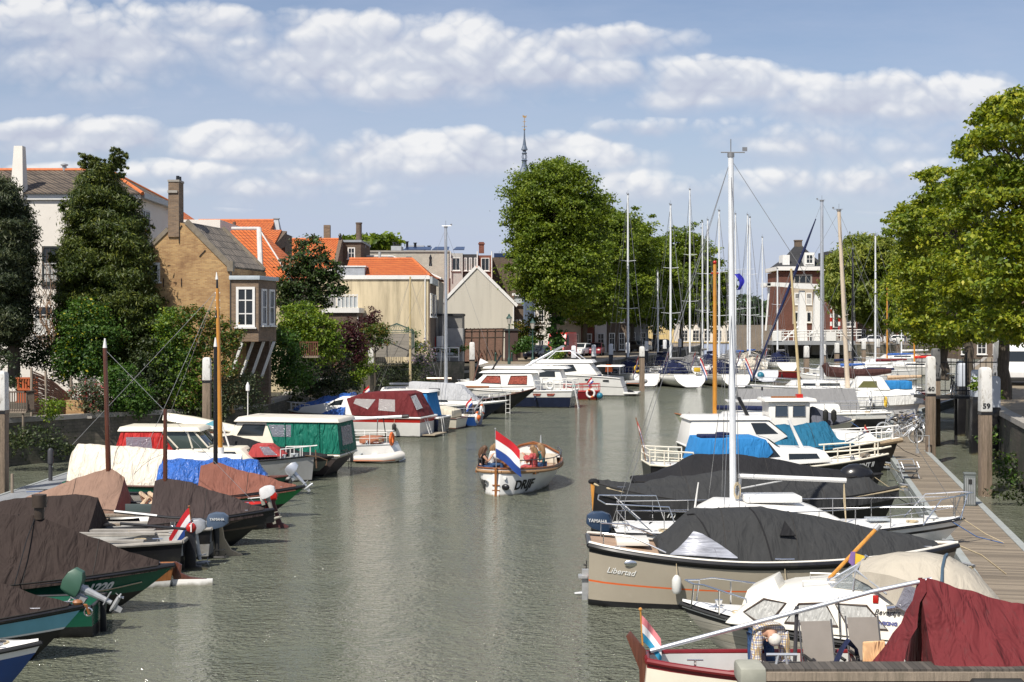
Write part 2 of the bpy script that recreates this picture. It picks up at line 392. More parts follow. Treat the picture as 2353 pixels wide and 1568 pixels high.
nz2=fbm(70,5,uv.outputs[0],0.6,1.0,1.3,(3,1,0))
wx=fbm(9,3,uv.outputs[0],0.5); wv=nn(nt,'ShaderNodeVectorMath',operation='SUBTRACT'); L(wx.outputs['Color'],wv.inputs[0]); wv.inputs[1].default_value=(.5,.5,.5)
wsc=nn(nt,'ShaderNodeVectorMath',operation='MULTIPLY'); L(wv.outputs[0],wsc.inputs[0]); wsc.inputs[1].default_value=(.05,.018,0)
wad=nn(nt,'ShaderNodeVectorMath',operation='ADD'); L(uv.outputs[0],wad.inputs[0]); L(wsc.outputs[0],wad.inputs[1]); uvd=wad.outputs[0]
CL=[(950,140,430,62,1.0),(800,90,180,45,.8),(1050,150,330,48,1.0),(1360,95,140,30,.8),(1290,165,220,35,.8),(900,205,300,32,.8),(1420,85,70,22,.8),
 (240,110,330,70,.75),(520,45,140,28,.6),(120,60,160,50,.6),(250,200,200,30,.45),
 (1660,190,180,38,1.0),(1700,165,90,25,.9),(1570,225,110,28,.9),(2050,235,260,42,.95),(2230,240,120,28,.8),(1990,215,70,22,.7),
 (180,322,200,34,1.0),(60,300,110,22,.9),(300,325,80,22,.8),(560,338,150,28,1.0),(560,310,90,22,.8),(610,345,85,18,.8),
 (1080,365,370,42,1.0),(920,370,130,30,.9),(1250,350,140,28,.9),(1380,370,100,22,.8),(750,412,110,18,.6),
 (1850,330,260,40,.45),(2000,420,260,35,.4),(620,435,230,24,.4),(1500,440,200,30,.3),(300,400,300,20,.3),(1480,300,90,20,.4),(2230,300,100,30,.4)]
dens=None; hs_=None; ws_=None
def acc_(a,b): return b if a is None else mth('ADD',a,b)
for (px,py,a,b,wt) in CL:
 mp=nn(nt,'ShaderNodeMapping',vector_type='TEXTURE')
 mp.inputs['Location'].default_value=((px-CX)/F,(HY-py-b*.2)/F,0); mp.inputs['Scale'].default_value=(a/F,b*1.4/F,1)
 L(uvd,mp.inputs[0])
 s3=nn(nt,'ShaderNodeSeparateXYZ'); L(mp.outputs[0],s3.inputs[0])
 yy=mth('MAXIMUM',s3.outputs[1],mth('MULTIPLY',s3.outputs[1],1.25*-1.0)); yy=mth('MULTIPLY_ADD',yy,1.0,0.0)
 ln=mth('SQRT',mth('ADD',mth('POWER',mth('ABSOLUTE',s3.outputs[0]),2.0),mth('POWER',yy,2.0)))
 d=mth('MULTIPLY',mth('SUBTRACT',1.38,ln),wt)
 k=mth('POWER',mth('MAXIMUM',mth('SUBTRACT',1.5,ln),0.001),2.0); hs_=acc_(hs_,mth('MULTIPLY',k,s3.outputs[1])); ws_=acc_(ws_,k)
 dens=d if dens is None else mth('SMOOTH_MAX',dens,d,0.15)
hgt=mth('DIVIDE',hs_,mth('MAXIMUM',ws_,0.02))
far_n=fbm(1.4,5,tc.outputs['Generated'],0.6,1,1,(5,2,0))
back=mth('MULTIPLY',mth('SUBTRACT',far_n.outputs[0],0.5),3.0)
outside=mth('GREATER_THAN',v,0.30); isback=mth('LESS_THAN',sp.outputs[1],0.03)
sel=mth('MAXIMUM',outside,isback,clamp=True)
dmix=nn(nt,'ShaderNodeMix'); L(sel,dmix.inputs[0]); L(dens,dmix.inputs[2]); L(back,dmix.inputs[3])
d0=dmix.outputs[0]
dn=mth('ADD',d0,mth('MULTIPLY',mth('SUBTRACT',nz,0.12),0.52))
dn=mth('ADD',dn,mth('MULTIPLY',mth('SUBTRACT',nz2.outputs[0],0.5),0.35))
edge=mth('MULTIPLY_ADD',mth('MULTIPLY_ADD',hgt,0.7,0.4,clamp=True),2.2,0.7)
cov=mth('MULTIPLY',mth('SUBTRACT',dn,-0.02),edge,clamp=True)
cov=mth('MULTIPLY',mth('SMOOTH_MIN',cov,1.0,0.2),0.86)
uv2=nn(nt,'ShaderNodeVectorMath',operation='ADD'); L(uv.outputs[0],uv2.inputs[0]); uv2.inputs[1].default_value=(-0.003,0.006,0)
nzb=billow(12,uv2.outputs[0])
lit=mth('MULTIPLY',mth('SUBTRACT',nz,nzb),0.7)
lit=mth('ADD',lit,mth('ADD',mth('MULTIPLY_ADD',nz,.38,0.38),mth('MULTIPLY',hgt,0.5)),clamp=True)
cc=ramp(nt,lit,[(0.0,(4.5,4.75,5.7)),(0.5,(5.5,5.75,6.4)),(1.0,(8.0,7.9,7.8))])
veil=fbm(5,7,uv.outputs[0],0.65,0.5,2.2,(1,7,0))
vf=mth('MULTIPLY',mth('SUBTRACT',veil.outputs[0],0.33,clamp=True),1.4,clamp=True)
vf=mth('ADD',vf,mth('MULTIPLY',mth('SUBTRACT',0.17,v,clamp=True),5.0))
vf=mth('MINIMUM',vf,0.88)
skb=mixc(nt,1.0,sky.outputs[0],(0.98,0.88,0.88),'MULTIPLY')
skc=mixc(nt,vf,skb,(4.2,4.75,6.1))
fin=mixc(nt,cov,skc,cc.outputs[0])
L(fin,bg.inputs[0])
w.cycles.sampling_method='MANUAL'; w.cycles.sample_map_resolution=512
sc.view_settings.view_transform='Standard'; sc.view_settings.look='None'; sc.view_settings.exposure=0.28; sc.view_settings.gamma=1.0
# water
wm,nt2,b,out=newmat('canal_water'); L2=nt2.links.new
tc2=nn(nt2,'ShaderNodeTexCoord')
def wn(scale,sx,sy,det,rot=0.0,dist=0.0):
 mp=nn(nt2,'ShaderNodeMapping'); mp.inputs['Scale'].default_value=(sx,sy,1); mp.inputs['Rotation'].default_value=(0,0,rot); L2(tc2.outputs['Object'],mp.inputs[0])
 n=nn(nt2,'ShaderNodeTexNoise',i_Scale=scale,i_Detail=det,i_Roughness=0.55,i_Distortion=dist); L2(mp.outputs[0],n.inputs['Vector']); return n.outputs[0]
a1=wn(2.6,1.0,1.5,3,R(15),0.4); a2=wn(7.5,1.0,1.4,2,R(-25),0.2); a3=wn(0.35,1.0,0.8,2)
a4=wn(0.06,1.0,0.5,4)
mx_=nn(nt2,'ShaderNodeMath',operation='ADD'); L2(a3,mx_.inputs[0]); L2(a4,mx_.inputs[1]); hf=nn(nt2,'ShaderNodeMath',operation='MULTIPLY',i_1=.5); L2(mx_.outputs[0],hf.inputs[0])
calm=ramp(nt2,hf.outputs[0],[(0.38,(0.3,0.3,0.3)),(0.58,(1.1,1.1,1.1))])
sm=nn(nt2,'ShaderNodeMath',operation='MULTIPLY',i_1=0.75); L2(a2,sm.inputs[0])
ad=nn(nt2,'ShaderNodeMath',operation='ADD'); L2(a1,ad.inputs[0]); L2(sm.outputs[0],ad.inputs[1])
ml=nn(nt2,'ShaderNodeMath',operation='MULTIPLY'); L2(ad.outputs[0],ml.inputs[0]); L2(calm.outputs[0],ml.inputs[1])
def m2(op,*a):
 n=nt2.nodes.new('ShaderNodeMath'); n.operation=op
 for i,q in enumerate(a):
  if isinstance(q,(int,float)): n.inputs[i].default_value=q
  else: L2(q,n.inputs[i])
 return n.outputs[0]
wm_=nn(nt2,'ShaderNodeMapping',vector_type='TEXTURE'); wm_.inputs['Location'].default_value=(-.4,51.5,0); wm_.inputs['Rotation'].default_value=(0,0,R(73+180)); L2(tc2.outputs['Object'],wm_.inputs[0])
ws3=nn(nt2,'ShaderNodeSeparateXYZ'); L2(wm_.outputs[0],ws3.inputs[0]); av=m2('ABSOLUTE',ws3.outputs[1])
rdg=m2('MAXIMUM',m2('SUBTRACT',1.0,m2('MULTIPLY',m2('ABSOLUTE',m2('SUBTRACT',av,m2('MULTIPLY_ADD',ws3.outputs[0],.17,.7))),2.2)),0.0)
fade=m2('MULTIPLY',m2('MINIMUM',m2('MAXIMUM',ws3.outputs[0],0.0),1.0),m2('MAXIMUM',m2('SUBTRACT',1.0,m2('MULTIPLY',ws3.outputs[0],.045)),0.0))
ht=m2('ADD',ml.outputs[0],m2('MULTIPLY',m2('MULTIPLY',rdg,fade),.55))
bp=nn(nt2,'ShaderNodeBump',i_Strength=1.0,i_Distance=0.26); L2(ht,bp.inputs['Height'])
cl=ramp(nt2,hf.outputs[0],[(0.4,(0.115,0.124,0.090)),(0.6,(0.155,0.163,0.124))])
L2(cl.outputs[0],b.inputs['Base Color']); b.inputs['Roughness'].default_value=0.06; b.inputs['IOR'].default_value=1.333
L2(bp.outputs[0],b.inputs['Normal'])
mb=MB(); mb.add([(-120,-30,0),(120,-30,0),(120,262,0),(-120,262,0)],[(0,1,2,3)])
tag(mb.build('water',wm,smooth=0),'grey green rippled canal water between the moored boats',None,kind='structure')
# foliage
def leafmesh(name,pts,nrm,size,elong=1.7,mats=None,midx=None,droop=0.0,jitter=0.9):
 n=len(pts); r=rng.normal(size=(n,3))*jitter+nrm
 r /= np.linalg.norm(r,axis=1,keepdims=True)+1e-9
 a=rng.normal(size=(n,3)); a[:,2] -= droop
 a -= (a*r).sum(1,keepdims=True)*r; a /= np.linalg.norm(a,axis=1,keepdims=True)+1e-9
 b=np.cross(r,a)
 s=(size*(0.65+0.7*rng.random(n)))[:,None]
 v=np.empty((n,4,3))
 v[:,0]=pts-a*s*elong*0.5; v[:,2]=pts+a*s*elong*0.5
 v[:,1]=pts+b*s*0.5+r*s*0.18; v[:,3]=pts-b*s*0.5+r*s*0.18
 v=v.reshape(-1,3)
 me=bpy.data.meshes.new(name); me.vertices.add(4*n); me.vertices.foreach_set('co',v.ravel())
 i=np.arange(n)[:,None]*4; tri=np.concatenate([i+[0,1,2],i+[0,2,3]],1).ravel()
 me.loops.add(6*n); me.loops.foreach_set('vertex_index',tri)
 me.polygons.add(2*n); me.polygons.foreach_set('loop_start',np.arange(0,6*n,3))
 if midx is not None: me.polygons.foreach_set('material_index',np.repeat(midx,2))
 for m in mats: me.materials.append(m)
 me.update(calc_edges=True); me.validate(); return me
def crownpts(blobs,per=None,dens=60.0,clump=0.35,shell=0.55,leaves=28,up=0.7,ragged=0.25):
 """blobs: (centre, radii). Twig clumps fill the outer shell of each blob, leaves scatter round each twig."""
 P_,N_=[],[]
 C=np.array([b[0] for b in blobs],float); Rr=np.array([b[1] for b in blobs],float)
 for c,r in zip(C,Rr):
  area=4*PI*((r[0]*r[1]) ** 1.6/3+(r[0]*r[2]) ** 1.6/3+(r[1]*r[2]) ** 1.6/3) ** (1/1.6)
  k=max(6,int(area*dens/leaves))
  d=rng.normal(size=(k,3)); d /= np.linalg.norm(d,axis=1,keepdims=True)
  rad=1-shell*rng.random(k) ** 1.7+ragged*rng.normal(size=k)*0.5+(rng.random(k) < .10)*rng.random(k)*ragged*.8
  cc=c+d*r*rad[:,None]
  inside=np.zeros(k,bool)
  for c2,r2 in zip(C,Rr):
   if c2 is c: continue
   q=(((cc-c2)/r2) ** 2).sum(1); inside |= q < 0.35
  cc=cc[~inside]; dd=d[~inside]; k=len(cc)
  if not k: continue
  cs=np.minimum(clump*(0.55+0.9*rng.random(k)),min(r)*.55)
  p=cc[:,None,:]+rng.normal(size=(k,leaves,3))*np.array([1,1,0.42])*cs[:,None,None]
  n=(dd[:,None,:]*0.7+np.array([0,0,up]))*np.ones((k,leaves,1))
  P_.append(p.reshape(-1,3)); N_.append(n.reshape(-1,3))
 return np.concatenate(P_),np.concatenate(N_)
def limb(mb,a,b,r0,r1,wob=0.15,seg=7,n=6):
 a,b=Vector(a),Vector(b); pts=[]
 for i in range(n+1):
  t=i/n; p=a.lerp(b,t)
  if 0 < i < n: p += Vector((random.uniform(-1,1),random.uniform(-1,1),random.uniform(-.4,.4)))*wob
  pts.append(p)
 mb.tube(pts,r0,seg,r1); return pts
bark=M('tree_bark',(0.075,0.06,0.045),0.95,0.3,5,bump=0.9,bscale=14,stretch=(3,3,0.5),dirt=(0.06,0.075,0.035))
LF={
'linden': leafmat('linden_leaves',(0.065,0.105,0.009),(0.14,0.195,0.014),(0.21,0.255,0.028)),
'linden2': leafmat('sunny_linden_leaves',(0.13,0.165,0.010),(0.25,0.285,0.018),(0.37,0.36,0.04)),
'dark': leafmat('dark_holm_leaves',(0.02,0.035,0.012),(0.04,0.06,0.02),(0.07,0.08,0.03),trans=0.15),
'conifer': leafmat('conifer_sprays',(0.024,0.045,0.008),(0.075,0.10,0.014),(0.16,0.18,0.025),trans=0.12),
'conifer2': leafmat('blackish_conifer_sprays',(0.016,0.028,0.012),(0.045,0.06,0.024),(0.09,0.10,0.04),trans=0.1),
'bright': leafmat('bright_shrub_leaves',(0.07,0.13,0.012),(0.15,0.22,0.02),(0.24,0.28,0.03)),
'ivy': leafmat('ivy_leaves',(0.03,0.075,0.014),(0.06,0.13,0.02),(0.12,0.19,0.03)),
'autumn': leafmat('maple_tinted_leaves',(0.06,0.08,0.012),(0.14,0.12,0.02),(0.30,0.13,0.03)),
'purple': leafmat('purple_leaves',(0.03,0.008,0.012),(0.06,0.014,0.02),(0.09,0.03,0.03)),
'willow': leafmat('willow_leaves',(0.10,0.14,0.025),(0.19,0.22,0.035),(0.27,0.28,0.06)),
'grey': leafmat('grey_green_leaves',(0.05,0.075,0.04),(0.09,0.11,0.06),(0.13,0.14,0.08)),
'lilac': leafmat('wisteria_blossom',(0.25,0.18,0.32),(0.4,0.32,0.45),(0.5,0.45,0.55)),
'yellow': leafmat('yellow_flower_leaves',(0.25,0.28,0.02),(0.4,0.38,0.02),(0.5,0.42,0.03)),
'pink': leafmat('red_valerian_flowers',(0.3,0.04,0.06),(0.4,0.09,0.1),(0.5,0.2,0.2)),
'reed': leafmat('iris_blades',(0.05,0.10,0.012),(0.10,0.17,0.02),(0.14,0.2,0.03)),
'far': leafmat('far_leaves',(0.022,0.05,0.018),(0.04,0.075,0.025),(0.06,0.1,0.03)),
}
def plant(name,label,cat,loc,blobs,leaf,size,dens=60,clump=0.3,group=None,trunk=None,extra=None,droop=0.2,elong=1.6,crown='crown',leaves=26,shell=0.55,up=0.7,ragged=0.25,jitter=0.9,limbs=0,tr=0.25,ivy=None):
 """root at the ground; blobs in local metres"""
 t=thing(name,label,cat,loc,0,group)
 p,n=crownpts(blobs,dens=dens,clump=clump,leaves=leaves,shell=shell,up=up,ragged=ragged)
 if extra: idx=(rng.random(len(p)) < extra[1]).astype(int); mats=[LF[leaf],LF[extra[0]]]
 else: idx=None; mats=[LF[leaf]]
 me=leafmesh(crown,p,n,size,elong,mats,idx,droop,jitter)
 o=bpy.data.objects.new(crown,me); COL.objects.link(o); o.parent=t
 if trunk is not None:
  mb=MB(); top=Vector(trunk)
  limb(mb,(0,0,-0.2),top,tr,tr*0.6,wob=tr*0.35,seg=10,n=7)
  bs=sorted(blobs,key=lambda b: -b[1][0])
  for c,r in (bs[:limbs] if limbs else bs[:5]):
   st=top*random.uniform(0.75,1.0)
   pts=limb(mb,st,Vector(c),tr*0.45,0.03,wob=0.25,n=6)
   for k in range(5):
    q=pts[random.randint(2,5)]
    e=Vector(c)+Vector([random.gauss(0,.55)*r[i] for i in range(3)])
    limb(mb,q,e,tr*0.14,0.012,wob=0.15,seg=5,n=4)
  mb.build('trunk',bark,t)
 return t
def pxblobs(lst,d,base,ry=None):
 out=[]
 for b in lst:
  dd=d+(b[4] if len(b) > 4 else 0); c=Q(b[0],b[1],dd)-Vector(base); k=dd/F
  rx,rz=b[2]*k,b[3]*k
  out.append((tuple(c),(rx,(ry or min(rx,rz*1.2)),rz)))
 return out
# ground and walls
stonewall=brick('quay_masonry',(0.20,0.17,0.13),(0.13,0.115,0.09),(0.10,0.09,0.075),0.4,0.14,stain=(0.035,0.045,0.025),slo=0.42,shi=0.62,sscale=0.8)
cobble=M('clinker_paving',(0.23,0.185,0.13),0.9,0.2,1.2,bump=0.6,bscale=9,dirt=(0.13,0.13,0.07),dscale=0.5)
earth=M('garden_soil',(0.05,0.045,0.03),1.0,0.4,1.0,bump=0.8,bscale=6)
cap=M('stone_coping',(0.30,0.28,0.25),0.85,0.15,3,bump=0.3)
LEDGE=[(-48,5),(-34,30),(-21.3,60),(-18.6,63.5),(-14.8,67),(-12.7,71),(-12.5,80),(-13.8,90),(-14.0,102),(-9.5,117),(-3.2,122.5)]
QEDGE=[(-3.2,122.5),(3.5,123.0),(8,136),(14.3,159),(22,190),(27,215),(34,252)]
REDGE=[(13.2,5),(14.6,30),(16,41),(19.6,57),(24,75),(30,95),(37,115),(48,145),(62,185),(78,225),(84,252)]
def bank(name,label,edge,zt,outer,mat,lip=None,topmat=None):
 t=thing(name,label,'quay wall')
 mb=MB(); n=len(edge)
 mb.loft([[(x,y,-2.0),(x,y,zt-0.16)] for x,y in edge]); mb.build('wall_face',mat,t,smooth=0)
 nrm=[]
 for i in range(n):
  a=Vector(edge[max(0,i-1)]); b=Vector(edge[min(n-1,i+1)]); d=(b-a).normalized(); nrm.append(Vector((-d.y,d.x)))
 s=1 if (Vector(outer)-Vector(edge[n // 2])).dot(nrm[n // 2]) > 0 else -1
 rows=[]
 for (x,y),m in zip(edge,nrm):
  m=m*s; a=Vector((x,y))-m*0.05; b=Vector((x,y))+m*0.4
  rows.append([(a.x,a.y,zt-0.18),(a.x,a.y,zt+0.02),(b.x,b.y,zt+0.02),(b.x,b.y,zt-0.18)])
 mc=MB(); mc.loft(rows,close=True,capa=True,capb=True); mc.build('coping',lip or cap,t,smooth=0)
 return t
bank('quay_wall','mossy dark masonry bank wall below the gardens on the left',LEDGE,2.0,(-200,60),stonewall)
bank('quay_wall','sunlit brick quay wall under the parked cars and tall lindens',QEDGE,2.5,(-50,300),stonewall)
bank('quay_wall','shaded overgrown quay wall beside the timber jetty on the right',REDGE,2.5,(200,60),brick('mossy_shade_toned_wall',(0.075,0.06,0.045),(0.05,0.04,0.03),(0.04,0.035,0.03),0.4,0.14,stain=(0.02,0.028,0.014),slo=0.4,shi=0.6,sscale=0.8))  # brick tones darkened to carry the tree shade, with moss stain on top
bank('quay_wall','far brown quay wall behind the row of white capped piles',[(40,253),(56,253),(84,253)],2.5,(60,400),stonewall)
def sheet(name,pts,z,mat,label):
 mb=MB(); mb.add([(x,y,z) for x,y in pts],[tuple(range(len(pts)))]); return tag(mb.build(name,mat,smooth=0),label,None,kind='structure')
sheet('ground',[(-3000,-200)]+[(-60,-200)]+LEDGE+[(-3.2,3000),(-3000,3000)],1.96,earth,'dark garden ground above the left bank wall')
sheet('paving',QEDGE+[(34,3000),(-3.0,3000)],2.5,cobble,'sunny brick paving of the quay where the cars stand')
sheet('pavement',[(13.2,-200)]+REDGE+[(84,3000),(3000,3000),(3000,-200)],2.5,cobble,'brown brick pavement of the tree lined right quay')
sheet('far_ground',[(34.2,253.2),(83.8,253.2),(83.8,3000),(34.2,3000)],2.49,cobble,'far quay ground beyond the drawbridge')
# houses
def win_local(mb,x0,x1,z0,z1,y,cols,rows,f,out,bar=None):
 t=0.06*out
 def bx(a,b,c,d,tt=1.0): mb.box(((a+b)/2,y+t*tt/2,(c+d)/2),(b-a,abs(t)*tt,d-c))
 bx(x0,x1,z1-f,z1); bx(x0,x1,z0,z0+f); bx(x0,x0+f,z0+f,z1-f); bx(x1-f,x1,z0+f,z1-f)
 g=bar or f*0.45; e=0.002
 for i in range(1,cols):
  x=x0+(x1-x0)*i/cols; bx(x-g/2,x+g/2,z0+f+e,z1-f-e,0.8)
 for i in range(1,rows):
  z=z0+(z1-z0)*i/rows; bx(x0+f+e,x1-f-e,z-g/2,z+g/2,0.7)
whitep=M('white_window_paint',(0.72,0.71,0.68),0.5,0.05)
greyp=M('grey_window_paint',(0.40,0.43,0.44),0.5,0.05)
curtain=cloth('net_curtain',(0.5,0.5,0.48),fold=0.8,fscale=5)
class House:
 def __init__(s,name,label,cat,px,d,z0=2.5,rz=0.0,group=None):
  s.d,s.fd=d,F/d; s.o=Vector(((px-CX)/s.fd,d,z0)); s.rz=rz
  s.t=thing(name,label,cat,s.o,rz,group); s.z0=z0
 def x(s,px): return (px-CX)/s.fd-s.o.x
 def z(s,py): return H-(py-HY)/s.fd-s.z0
 def dep(s,px,lx):
  return F*(s.o.x+lx)/(px-CX)-s.d
 def part(s,name,mb,mat=None,bevel=0,smooth=35,label=None):
  o=mb.build(name,mat,s.t,bevel=bevel,smooth=smooth)
  if label: o['label']=label
  return o
 def box(s,name,x0,x1,y0,y1,z0,z1,mat,bevel=0):
  mb=MB(); mb.box(((x0+x1)/2,(y0+y1)/2,(z0+z1)/2),(x1-x0,y1-y0,z1-z0)); return s.part(name,mb,mat,bevel)
 def win(s,x0,x1,z0,z1,cols=2,rows=2,y=0.0,face='front',fm=None,gm=None,f=0.09,sill=True,curt=False,name='window'):
  fm=fm or whitep; gm=gm or glassd
  mb=MB(); win_local(mb,x0,x1,z0,z1,0,cols,rows,f,-1)
  if sill: mb.box(((x0+x1)/2,-0.07,z0-0.04),(x1-x0+0.16,0.16,0.07))
  w=mb.build(name,fm,s.t); p=MB(); p.box(((x0+x1)/2,-0.006,(z0+z1)/2),(x1-x0-2*f,0.025,z1-z0-2*f)); pane=p.build('pane',gm,w)
  if curt:
   c=MB(); c.box(((x0+x1)/2,-0.014,z0+(z1-z0)*0.3),(x1-x0-2*f-0.02,0.014,(z1-z0)*0.5)); c.build('curtain',curtain,w)
  if face=='front': w.location=(0,y,0)
  elif face=='right': w.rotation_euler[2]=R(90); w.location=(y,0,0)
  return w
 def gable_y(s,x0,x1,y0,y1,ze,zr,mat,th=0.18,over=0.12,xr=None,name='roof'):
  xm=(x0+x1)/2 if xr is None else xr
  mb=MB()
  for xa in (x0-over,x1+over):
   zz=ze-over*(zr-ze)/max(.1,abs(xm-xa)) 
   mb.slab([(xa,y0+0.02,zz),(xm,y0+0.02,zr),(xm,y1,zr),(xa,y1,zz)],(0,0,1),th)
  return s.part(name,mb,mat,smooth=0)
 def gable_x(s,x0,x1,y0,y1,ze,zr,mat,th=0.15,over=0.15,hipl=0,hipr=0,name='roof'):
  ym=(y0+y1)/2; k=over*(zr-ze)/(ym-y0)
  a,b,c,e=(x0-(over if hipl else 0),y0-over,ze-k),(x1+(over if hipr else 0),y0-over,ze-k),(x1+(over if hipr else 0),y1+over,ze-k),(x0-(over if hipl else 0),y1+over,ze-k)
  r0,r1=(x0+hipl,ym,zr),(x1-hipr,ym,zr)
  mb=MB(); mb.add([a,b,c,e,r0,r1],[(0,1,5,4),(2,3,4,5),(1,2,5),(3,0,4),(3,2,1,0)])
  o=s.part(name,mb,mat,smooth=0)
  rt=MB(); rt.tube([r0,r1],0.11,8)
  if hipr: rt.tube([r1,b],0.1,8); rt.tube([r1,c],0.1,8)
  if hipl: rt.tube([r0,a],0.1,8); rt.tube([r0,e],0.1,8)
  return o,rt
orange_t=tiles('orange_pantiles',(0.62,0.16,0.035),(0.52,0.115,0.025),(0.42,0.17,0.07),dlo=0.55,dhi=0.8)
redt=tiles('faded_red_pantiles',(0.36,0.12,0.06),(0.28,0.09,0.045),(0.22,0.13,0.08))
greyt=tiles('weathered_grey_pantiles',(0.11,0.095,0.08),(0.24,0.20,0.16),(0.065,0.06,0.045),w=0.28,h=0.6)
slate=tiles('dark_glazed_pantiles',(0.035,0.037,0.042),(0.05,0.05,0.055),(0.03,0.03,0.03))
greyt2=tiles('brown_grey_pantiles',(0.075,0.058,0.045),(0.17,0.13,0.095),(0.3,0.1,0.04),w=0.27,h=0.5,dlo=0.7,dhi=0.8)
ridge_o=M('orange_ridge_tiles',(0.5,0.14,0.04),0.7,0.2,4)
ridge_w=M('mortared_ridge',(0.5,0.49,0.47),0.85,0.15,3)
render_w=M('white_limewash',(0.70,0.66,0.60),0.9,0.05,0.8,bump=0.15,bscale=8,dirt=(0.36,0.31,0.25),dscale=1.3,dlo=0.63,dhi=0.8)
render_c=M('cream_render',(0.58,0.49,0.33),0.9,0.07,0.5,stretch=(2.5,2.5,0.25),dirt=(0.26,0.215,0.14),dscale=0.9,dlo=0.44,dhi=0.78)
render_g=M('pale_grey_render',(0.50,0.47,0.40),0.9,0.05,0.5,stretch=(2.5,2.5,0.25),dirt=(0.36,0.34,0.29),dscale=0.9,dlo=0.55,dhi=0.8)
brick_y=brick('yellow_brick',(0.54,0.34,0.145),(0.36,0.20,0.085),(0.46,0.34,0.19),stain=(0.17,0.085,0.042),slo=0.46,shi=0.68,sscale=0.6)
brick_d=brick('dark_brown_brick',(0.10,0.065,0.045),(0.15,0.10,0.07),(0.16,0.14,0.11))
brick_b=brick('bay_brick',(0.24,0.16,0.10),(0.15,0.10,0.065),(0.22,0.18,0.14))
brick_r=brick('red_brick',(0.22,0.055,0.03),(0.15,0.035,0.022),(0.2,0.13,0.1))
brick_w=brick('pale_glazed_brick',(0.52,0.48,0.40),(0.46,0.42,0.35),(0.34,0.31,0.27),w=0.3,h=0.1)
zinc=M('zinc_sheet',(0.30,0.33,0.36),0.5,0.1,2,metal=0.3)
lead=M('lead_flashing',(0.33,0.35,0.38),0.6,0.15,3)
dkwood=M('black_stained_boards',(0.03,0.03,0.032),0.7,0.2)
# white house at the far left
h=House('white_house','tall white limewashed house with grey pantiled roof behind the big conifer','house',318,74,1.96)
W0,ez,rzz=-14.0,h.z(453),h.z(374)
h.box('wall',W0,0,0,7.2,-0.3,ez,render_w)
o_,rt=h.gable_x(W0,0,0,7.2,ez+0.28,rzz,greyt2,hipr=2.6,over=0.3)
rt.build('ridge_tiles',ridge_o,h.t)
h.box('cornice',W0,0.12,-0.14,0,ez-0.15,ez+0.22,whitep)
h.box('gutter',0,0.3,0.1,7.0,ez-0.05,ez+0.25,greyp)
h.win(h.x(97),h.x(151),h.z(652),h.z(566),3,4,fm=M('black_window_paint',(0.03,0.035,0.035),0.4),curt=True)
h.win(h.x(78),h.x(122),h.z(768),h.z(702),3,3,curt=True)
mb=MB(); mb.box(((h.x(36)),-0.03,h.z(472)),(0.05,0.03,0.9)); mb.box(((h.x(150)),-0.03,h.z(500)),(0.05,0.03,0.7)); h.part('wall_anchor',mb,black)
ya,yb=h.dep(326,0),h.dep(343,0); h.win(ya,yb,h.z(535),h.z(478),3,3,y=0.0,face='right',fm=greyp)
mb=MB(); xa,xb=h.x(28),h.x(58); mb.add([(xa,-0.35,ez-0.2),(xb,-0.35,ez-0.2),(xb,0.5,ez-0.2),(xa,0.5,ez-0.2),(xa+0.12,-0.1,h.z(336)),(xb-0.12,-0.1,h.z(336)),(xb-0.12,0.4,h.z(336)),(xa+0.12,0.4,h.z(336))],[(0,3,2,1),(4,5,6,7),(0,1,5,4),(1,2,6,5),(2,3,7,6),(3,0,4,7)])
h.part('chimney',mb,render_w)
mb=MB(); mb.tube([(h.x(98),3.6,rzz-.1),(h.x(98),3.6,rzz+0.25)],0.12); mb.lathe((h.x(98),3.6,rzz+.25),[(0.2,0),(0.2,.06),(.05,.12)]); h.part('roof_vent',mb,galv)
# orange roofed house right behind it
h=House('orange_roofed_house','house showing only a steep orange roof and white cornice behind the brick chimney','house',335,88,1.96)
h.box('wall',0,4.6,0,8,-0.2,h.z(505),render_w)
mb=MB(); z1,z2=h.z(505),h.z(447); mb.add([(0,-0.2,z1),(h.x(387)+.7,-0.2,z1),(h.x(387)+.7,8,z1),(0,8,z1),(0,4,z2),(.3,4,z2)],[(0,1,5,4),(1,2,5),(2,3,4,5),(0,4,3),(0,3,2,1)]); h.part('roof',mb,orange_t,smooth=0)
# brick gabled house with the bay over the water
h=House('brick_house','yellow brown brick gabled house with tall chimney and a bay over the water','house',533,69,1.96,rz=0)
fx,fz=h.x,h.z
sk=Vector((.75,5.2))            # direction of the ridge
gx=[(fx(352),-0.3),(0,-0.3),(0,fz(617)),(fx(524),fz(615)),(fx(428),fz(514)),(fx(412),fz(512)),(fx(387),fz(530)),(fx(352),fz(566))]
mb=MB(); n=len(gx)
mb.add([(x,0,z) for x,z in gx]+[(x+sk.x,sk.y,z) for x,z in gx],[tuple(range(n)),tuple(range(2*n-1,n-1,-1))]+[(i,n+i,n+(i+1) % n,(i+1) % n) for i in range(n)])
h.part('gable_wall',mb,brick_y,smooth=0)
mb=MB(); e=0.12
mb.slab([(fx(424),0.3,fz(514)-.02),(fx(524)+.15,0.3,fz(617)-0.02),(fx(524)+sk.x+.15,sk.y-.25,fz(617)-.02),(fx(424)+sk.x,sk.y-.25,fz(514)-.02)],(0.5,0,0.8),0.14)
mb.slab([(fx(424),0.3,fz(514)-.02),(fx(352)-.2,0.3,fz(572)),(fx(352)+sk.x,sk.y,fz(572)),(fx(424)+sk.x,sk.y-.25,fz(514)-.02)],(-0.5,0,0.8),0.14)
h.part('roof',mb,greyt,smooth=0)
lich=M('lichen_stone',(0.20,0.17,0.13),0.95,0.25,3,bump=.4)
